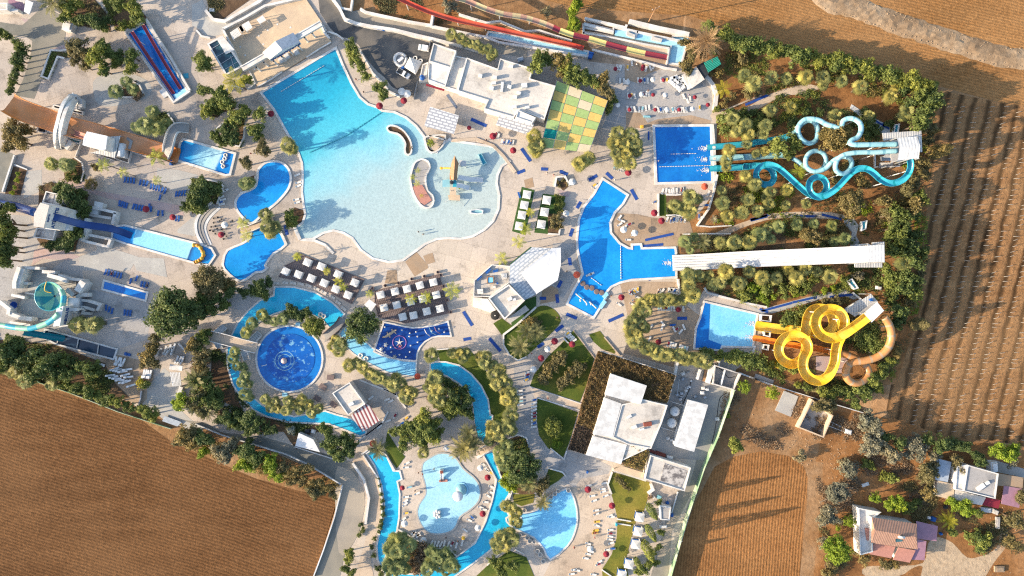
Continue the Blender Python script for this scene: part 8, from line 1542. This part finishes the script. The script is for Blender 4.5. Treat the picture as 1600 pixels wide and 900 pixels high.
for q in('D6 570,430 640,440 720,455 790,455 860,465','D6 552,520 610,530 660,545 700,555'):pa=lift(q,(2.8,2.4,1.4,.8,.4));MB().sweep(pa,flatprof(1.3 if '570' in q else 1.25,.35)).B_('slide',m['slidewhite'],r)
pa=lift('D6 480,322 430,320 385,320',(3,2.6,2.2));MB().tube(pa,.28,8).B_('water_cannon',m['yellowp'],r);v=wz('D6 370,322',2.2);MB().La([(.15,2.0),(.45,2.15),(.45,2.5),(0,2.6)],v.xy,10).B_('bucket',m['yellowp'],r)
for q in('D6 590,700 640,768','D6 460,690 410,720','D6 545,700 545,710'):pa=lift(q,(1.2,.1),3,False);MB().tube(pa,.06,5).B_('strut',m['metal'],r)
for q,lb,mt in(('D6 805,160 840,150 900,260 860,285','small tilted blue slide with a pink top in the shallows','teal'),('D6 715,815 800,805 860,815 855,850 790,855 720,845','small blue and white slide lying in the wave pool shallows','tealpale')):
 p=XY(q,.8);r=Em('toddler_slide',(*p[0],0),lb,'slide');MB().Pr(p,.05,lambda v:.5).B_('ramp',m[mt],r);MB().St(ccw(p),.22,.05,.9,True).B_('rim',m['tealpale' if mt=='teal' else 'slidewhite'],r)
v=wz('E5 338,432',3);r=Em('mushroom_fountain',(v.x,v.y,0),'round white mushroom fountain in the children\'s pool','fountain');MB().La([(0,3.3),(.8,3.2),(1.45,2.9),(1.6,2.6),(1.4,2.6),(.5,2.7)],v.xy,20).B_('cap',m['tilewhite'],r,smooth=True);MB().post(v.x,v.y,.05,2.7,.35,10).B_('stem',m['white'],r);MB().St([Vector((v.x+1.55*math.cos(k*.314),v.y+1.55*math.sin(k*.314)))for k in range(20)],.12,2.55,2.75,True).B_('rim',m['roofcream'],r)
v=wz('E5 362,382');r=Em('pool_dome',(v.x,v.y,0),'pale blue stepped dome beside the mushroom fountain','fountain');MB().La([(0,1.6),(.9,1.45),(1.6,.9),(1.8,.1)],v.xy,20).B_('dome',m['tealpale'],r,smooth=True);MB().La([(1.8,.1),(1.8,.35),(2.3,.35),(2.3,.1)],v.xy,20).B_('ring_step',m['step'],r)
v=wz('E5 200,550');r=Em('spray_fountain',(v.x,v.y,0),'white cluster spray fountain at the lower end of the children\'s pool','fountain')
for k in range(7):a=k*.9;q=Vector((v.x+.9*math.cos(a)*(k>0),v.y+.9*math.sin(a)*(k>0),0));MB().La([(0,1.3),(.4,1.15),(.55,.7),(.4,.2)],q.xy,10).B_('nozzle_dome',m['white'],r,smooth=True)
v=wz('E5 228,250');r=Em('toddler_slide',(v.x,v.y,0),'white and dark play slide at the head of the children\'s pool','slide');MB().box((v.x,v.y,.05),(1.2,1.2,1.3)).B_('tower',m['white'],r);pa=[(v.x+.1,v.y-.4,1.3),(v.x,v.y-1.4,.8),(v.x,v.y-2.6,.2)];MB().sweep(pa,uprof(.4)).B_('channel',m['slidewhite'],r);MB().box((v.x,v.y,1.35),(.8,.8,.5)).B_('hood',m['rust'],r)
o=MB().box((*wz('E5 240,318').xy,.05),(2.4,.7,.5),.05).box((*wz('E5 215,318').xy,.5),(.5,.6,.5),.05).B_('seesaw',m['tilepink']);tag(o,'pink and white seesaw block in the children\'s pool','play block')
noz=simple('spray_nozzle','water nozzle',m['white'],lambda b:b.La([(0,.95),(.22,.85),(.3,.5),(.18,.2),(.26,.05)],n=8))
for i,q in enumerate(Q('D5 755,325 860,303 748,378 883,380 885,475 770,530 755,635 690,718 585,683 338,640 447,640 440,560 1240,253 1330,308 1120,285 340,225 625,275')):
 v=W(*q[:2]);Pc(noz,(v.x,v.y,.1),rj.random(),.95,U_(ORD[i]+' little white spray nozzle from the palm bank in the inky splash pad'),'white spray nozzles in the splash pad')
pa=[tuple(v)for v in spline([(*W(*q[:2]).xy,.45)for q in Q('D5 300,392 350,382 400,350 450,320 490,290 530,270')],4,False)];n=len(pa);r=Em('crocodile_figure',(*pa[0][:2],.1),'sand-coloured crocodile figure in the splash pad\'s corner','figure')
MB().tube(pa,[.1+.34*math.sin(PI*min(1,(i+1)/n*1.15)*.85)for i in range(n)],9).B_('body',m['tan'],r,smooth=True)
for q,q2 in(('D5 390,355','D5 375,305'),('D5 410,360','D5 425,395'),('D5 470,300','D5 455,255'),('D5 485,300','D5 525,330')):MB().tube([(*wz(q).xy,.4),(*wz(q2).xy,.2)],[.24,.16],7).B_('leg',m['tan'],r)
c=wz('D5 578,480');r=Em('star_disc',(c.x,c.y,.2),'pink ringed disc with a white starfish on the splash pad floor','floor ornament');MB().St([Vector((c.x+2.1*math.cos(k*.2094),c.y+2.1*math.sin(k*.2094)))for k in range(30)],.16,.24,.34,True).B_('ring',M('pink_paint',(.5,.2,.42),.5),r)
st=[Vector((c.x+(1.5 if k%2==0 else.3)*math.cos(k*PI/5+.3),c.y+(1.5 if k%2==0 else.3)*math.sin(k*PI/5+.3)))for k in range(10)];MB().Pr(st,.24,.4).B_('starfish',m['white'],r);MB().Pr([Vector((c.x+.2+1.1*(q.x-c.x)*.55,c.y-1.2+(q.y-c.y)*.45))for q in st],.4,.5).B_('small_starfish',m['redbright'],r)
for i,(q,lb)in enumerate((('D5 350,520','white shell figure near the splash pad\'s sloping wall'),('D5 280,595','white block figure near the river edge of the splash pad'),('D5 500,720','dark octopus figure by the river edge of the splash pad'))):
 v=wz(q);b=MB().La([(0,.8),(.4,.6),(.5,.25),(.35,.1)],v.xy,10)
 for k in range(6):b.tube([(v.x+.3*math.cos(k),v.y+.3*math.sin(k),.4),(v.x+.8*math.cos(k+.3),v.y+.8*math.sin(k+.3),.2)],[.16,.07],5)
 tag(b.B_('splash_figure',m['white' if i<2 else 'roofgrey']),lb,'figure')
for i,q in enumerate(('D5 995,260 1040,320 1090,375','D5 1080,232 1120,300 1190,358','D5 1165,222 1200,280 1260,335')):
 pa=[tuple(v)for v in spline([(*v,z)for v,z in zip(XY(q),(.1,2.0,.1))],6,False)];tag(MB().tube(pa,.1,6).B_('water_arch',m[('white','tealpale','mauve')[i]]),ORD[i]+' thin spray arch from the crocodile over the splash pad','spray arch','spray arches over the splash pad')
for i,(q,dx)in enumerate((('D4 330,400',1),('D4 590,525',-1))):
 c=wz(q,0);pts=[(-2.6,-.3),(-1.6,.5),(-.3,.9),(.4,1.6),(.6,.9),(1.6,.5),(2.6,-.6),(1.5,-.3),(.3,-.5),(-.6,-1.3),(-.8,-.5),(-1.8,-.5)];a=.9 if i==0 else.6
 tag(MB().Pr([Vector((c.x+dx*.72*(x*math.cos(a)-y*math.sin(a)),c.y+.72*(x*math.sin(a)+y*math.cos(a))))for x,y in pts],.19,.215).B_('mosaic_dolphin',m['cool']),('white dolphin mosaic nearer the white-railed bridge','white dolphin mosaic nearer the kiosk')[i],'mosaic')
for i,(q,lb)in enumerate((('B5 755,192','grey and white double raft drifting in the upper river'),('B5 888,338','white tube ring below the wooden footbridge'),('B5 990,432','first of two tube rings by the palm bank'),('B5 1022,450','second of two tube rings by the palm bank'))):
 v=wz(q);b=MB()
 for k in(range(2)if i==0 else(0,)):b.La([(.3,.25),(.42,.45),(.62,.5),(.8,.3),(.62,.12),(.4,.14),(.3,.25)],(v.x+k*1.0,v.y-k*.6),14)
 tag(b.B_('tube_float',m['white']),lb,'tube float')
lily=simple('pontoon_float','pontoon',m['deck'],lambda b:b.La([(0,.45),(.65,.42),(.78,.28),(.78,.12)],n=14))
for i,q in enumerate(Q('F3 230,22 275,65 335,75 390,118 450,130')):v=W(*q[:2]);Pc(lily,(v.x,v.y,.12),0,1.1,U_(ORD[i]+' round brown pontoon from the orange parasol across the activity pool'),'brown pontoons across the pool')
r=Th('rope_bridge','F3 150,140 260,230 320,250 385,310','log rope bridge over the narrow end of the activity pool','bridge')
for a,b2 in(('F3 145,140','F3 215,200'),('F3 230,205','F3 270,250'),('F3 305,235','F3 385,310'),('F3 195,205','F3 200,235'),('F3 270,250','F3 275,275'),('F3 320,250','F3 322,275')):MB().tube([(*wz(a).xy,.7),(*wz(b2).xy,.7)],.2,7).B_('log',m['roofcream'],r)
for q in('F3 430,310 455,270 490,225','F3 470,190 500,150 520,140'):tag(MB().St(XY(q),1.2,.1,.6).B_('pool_steps',m['step']),U_(('lower' if '430' in q else 'upper')+' pale blue steps into the activity pool\'s narrow end'),'steps')
o=MB()
for q in Q('A7 200,85 195,105 180,125 185,150'):o.La([(.25,.3),(.5,.55),(.75,.3),(.5,.15)],W(*q[:2]).xy,10)
tag(o.B_('float_barrier',m['white']),'white float rings strung across the orange slide\'s pool','float line')
a,b2=wz('A4 497,135'),11.5;r=Em('power_pole',(a.x,a.y,0),'wooden electricity pole with two crossarms in the pale field','pole');MB().tube([(a.x,a.y,0),(a.x,a.y,b2)],[.2,.12],8).B_('mast',m['wood'],r)
for z in(11.2,10.3):MB().box((a.x,a.y,z),(2.4,.14,.14),.4).B_('crossarm',m['wood'],r)
for k in(-1,0,1):MB().tube([(a.x+k*1.0,a.y+k*.4,11.4),(a.x+k*1.0,a.y+k*.4,11.7)],.07,6).B_('insulator',m['cool'],r)
hp=simple('wire_hoop','hoop',m['wire'],lambda b:b.tube([(.85*math.cos(PI*k/8),0,.75*math.sin(PI*k/8))for k in range(9)],.055,5));hr=random.Random(8);hoops=[]
for i in range(14):
 for j in range(66):
  y=168+j*8+hr.uniform(-1.5,1.5);x=1482+22.5*i-.25*(y-165)+hr.uniform(-.8,.8);lim=np.interp(y,[140,300,470,560,700],[1476,1450,1448,1418,1398]);yb=np.interp(x,[1390,1500,1600,1640],[668,680,690,700])
  if lim+8<x<1612 and y<yb and hr.random()>.12:hoops.append((x,y))
hoops.sort(key=lambda h:(h[0]-800)**2+(h[1]-450)**2)
for x,y in hoops[:300]:
 v=W(x,y);Pc(hp,(v.x,v.y,-.05),hr.uniform(-.35,.15)+.25,hr.uniform(.75,1.1),'thin white hoop standing over a row of the bare crop field','white hoops over the crop rows')
b=MB();src=[tuple(v.co)for v in hp.data.vertices];fs=[tuple(p.vertices)for p in hp.data.polygons]
for x,y in hoops[300:]:
 v=W(x,y);s_=hr.uniform(.75,1.1);a=hr.uniform(-.35,.15)+.25;b.add([(v.x+s_*(q[0]*math.cos(a)-q[1]*math.sin(a)),v.y+s_*(q[0]*math.sin(a)+q[1]*math.cos(a)),q[2]*s_-.05)for q in src],fs)
tag(b.B_('field_hoops',m['wire'],None,Vector((0,0,0))),kind='stuff')
for q,sz,mt,lb,cat in(('A4 460,745',(.8,.9,.8),'yellowp','yellow play box above the tube pool','play box'),('A4 490,685',(2.2,.6,.6),'tealpale','blue and white beached float board above the tube pool','float board'),('E6 790,243',(1.4,1.1,.7),'tealpale','pale blue crate in the yard behind the yellow lawn','crate'),('E6 858,290',(1.0,.8,.8),'bluefab','dark blue crate by the service lane','crate'),('E6 895,390',(.9,1.2,.8),'bluefab','blue bin beside the small grey-roofed shed','bin'),('E6 825,440',(1.4,1.4,.4),'concrete','round concrete cover below the small grey-roofed shed','cover'),('E6 825,488',(2.4,.8,.5),'cool','white trough under the cypresses','trough'),('E6 437,468',(.5,.9,.9),'teal','small teal bin at the lawn steps','bin'),('E6 198,36',(.5,.8,.9),'bluefab','blue bin on the paving below the vine restaurant','bin'),('B8 248,405',(2.2,1.0,.3),'cool','white bed frame left in the dry yard','frame'),('B8 607,587',(1.2,1.4,1.3),'bluefab','blue water tank between the two houses','tank'),('B8 585,580',(.8,.8,1.0),'cool','white cabinet between the two houses','cabinet'),('B8 652,668',(.7,.7,.8),'bluefab','small blue drum by the carport of the brown-roofed house','drum'),('B8 895,540',(3.2,1.4,.7),'cool','white tarpaulin heap below the red awning','tarpaulin'),('B8 945,550',(2.2,1.4,.6),'roofcream','pale junk heap beside the red awning','junk'),('B8 960,610',(1.2,3.6,.6),'roofgrey','grey junk row along the dirt drive','junk'),('B8 920,300',(2.0,3.2,2.2),'tilewhite','white water cistern behind the rambling house','cistern'),('B8 970,860',(3.0,1.8,.6),'rock','pale rubble heap beside the dirt drive','rubble'),('B8 680,525',(1.2,1.0,.6),'dark','dark box on the sand-coloured yard slab','box'),('C4 800,265',(2.0,1.4,.6),'cool','white rubble heap beyond the roofless hut','rubble'),('C1 630,185',(1.4,.9,.9),'cool','white bin among the field road trees','bin'),('C1 940,50',(1.3,1.0,1.0),'cool','white machine box behind the low white shed','machine'),('C1 905,48',(1.6,1.2,.8),'dark','dark machine box behind the low white shed','machine'),('B3 790,262',(1.6,1.0,1.0),'white','white block bench behind the yellow slide tower','bench'),('A6 1008,130',(.7,1.6,.9),'bluefab','blue locker at the foot of the grey footbridge','locker'),('A1 1090,445',(1.6,1.6,.1),'teal','blue mat lying beside the red slide basin','mat'),('A1 420,170',(3.0,2.6,2.2),'white','white kiosk wall above the dusty olive trees','kiosk'),('A2 118,60',(1.6,1.2,.3),'white','white hatch in the planted bank above the stage','hatch'),('A3 800,355',(1.8,1.2,1.4),'tilegrey','grey machine behind the restaurant\'s rear bay','machine')):
 v=wz(q);ang=rj.uniform(-.4,.4);b=MB().box((v.x,v.y,0),sz,ang);b.box((v.x+.1,v.y,sz[2]),(sz[0]*.7,sz[1]*.7,sz[2]*.18+.03),ang);nm=cat.replace(' ','_');nm={'frame':'bed_frame','cover':'drain_cover'}.get(nm,nm)
 tag(b.B_(nm,m[mt],None,v),U_(lb),cat)
r=Th('collapsed_frame','C4 720,215 800,255','collapsed white timber frame beyond the roofless hut','frame')
for q in('C4 718,218 800,258','C4 715,240 790,268','C4 735,222 728,246','C4 765,238 758,258'):MB().tube([(*v,.25)for v in XY(q)],.1,5).B_('beam',m['cool'],r)
PPL={(p,c):make_person(p,'skin',k)for p in('stand','walk')for c,k in(('dark','dark'),('red','red'),('blue','bluefab'),('white','loungew'))}
for q,c,p,lb in(('A8 205,535','dark','stand','standing in the wave pool shallows, farther from the bar'),('A8 232,548','dark','walk','walking in the wave pool shallows, nearer the bar'),('B6 1012,85','blue','stand','standing on a blue strip by the membrane roof'),('B6 1015,210','dark','walk','on the upper tip of the teardrop lawn'),('B6 865,420','red','walk','walking between date palms and crimson parasol'),('B6 960,680','red','walk','crossing the path between the lawns'),('B1 555,120','white','stand','at the western edge of the tube pool'),('B1 300,232','white','stand','at the pointed tip of the activity pool'),('C3 558,668','red','stand','on the half-moon beach below the yellow loungers'),('C3 437,725','red','walk','walking along the half-moon pool\'s sandy curve'),('C3 560,530','dark','stand','beside the inner row of the half-moon beach'),('C2 455,298','red','stand','at the western edge of the children\'s pool'),('C2 430,290','dark','stand','near the western edge of the children\'s pool'),('C2 520,268','dark','walk','wading beside the play slide of the children\'s pool'),('C2 410,395','dark','stand','by the western loungers of the children\'s pool'),('C2 440,395','white','stand','close to the water on the children\'s pool\'s western rim'),('C2 590,668','dark','walk','behind the lower rim of the children\'s pool'),('C2 660,690','dark','stand','in the crowd on the children\'s pool\'s lower rim'),('A8 600,-2','dark','stand','on the sandy rim above the wave pool'),('B1 20,765','dark','walk','on the speckled paving beside the orange parasol'),('A7 845,640','white','walk','on the paving below the wave pool\'s inlet'),('A7 1130,848','dark','stand','between the two timber decks'),('A6 1120,275','dark','stand','by the blue loungers of the dark bed'),('A2 1010,545','dark','stand','on the terrace between wave pool and yard trees'),('A2 965,470','red','stand','on the wave pool\'s eastern rim near the corner'),('A7 352,78','red','stand','above the olive tree near the orange slide pool'),('E4 560,615','dark','stand','in the middle terrace row by the white parasol'),('E4 470,410','white','stand','under the cascade wall among loungers'),('E4 875,648','blue','stand','beside the small red parasol on the terrace'),('B7 1000,420','white','stand','on the pale kerb by the light blue pool'),('F3 1000,505','dark','stand','on the sandy court close to the crescent palms'),('B6 835,830','white','walk','on the paving below the crescent palms'),('B6 1035,215','blue','stand','at the edge of the teardrop lawn by the blue strips'),('F1 75,170','red','walk','walking above the oval planter'),('F1 20,155','white','walk','walking on the paving above the green decks'),('E6 90,655','red','walk','at the lower water\'s edge of the half-moon beach'),('F3 560,165','dark','stand','on the activity pool\'s paved corner by the crimson parasol')):
 v=wz(q);Pc(PPL[(p,c)],(v.x,v.y,.1),rj.uniform(0,6),rj.uniform(.92,1.05),U_('person in %s clothing %s'%(c,lb)))
for p in PROTOS:kill(p)
for o in bpy.data.objects:
 if '_o' in o:del o['_o']
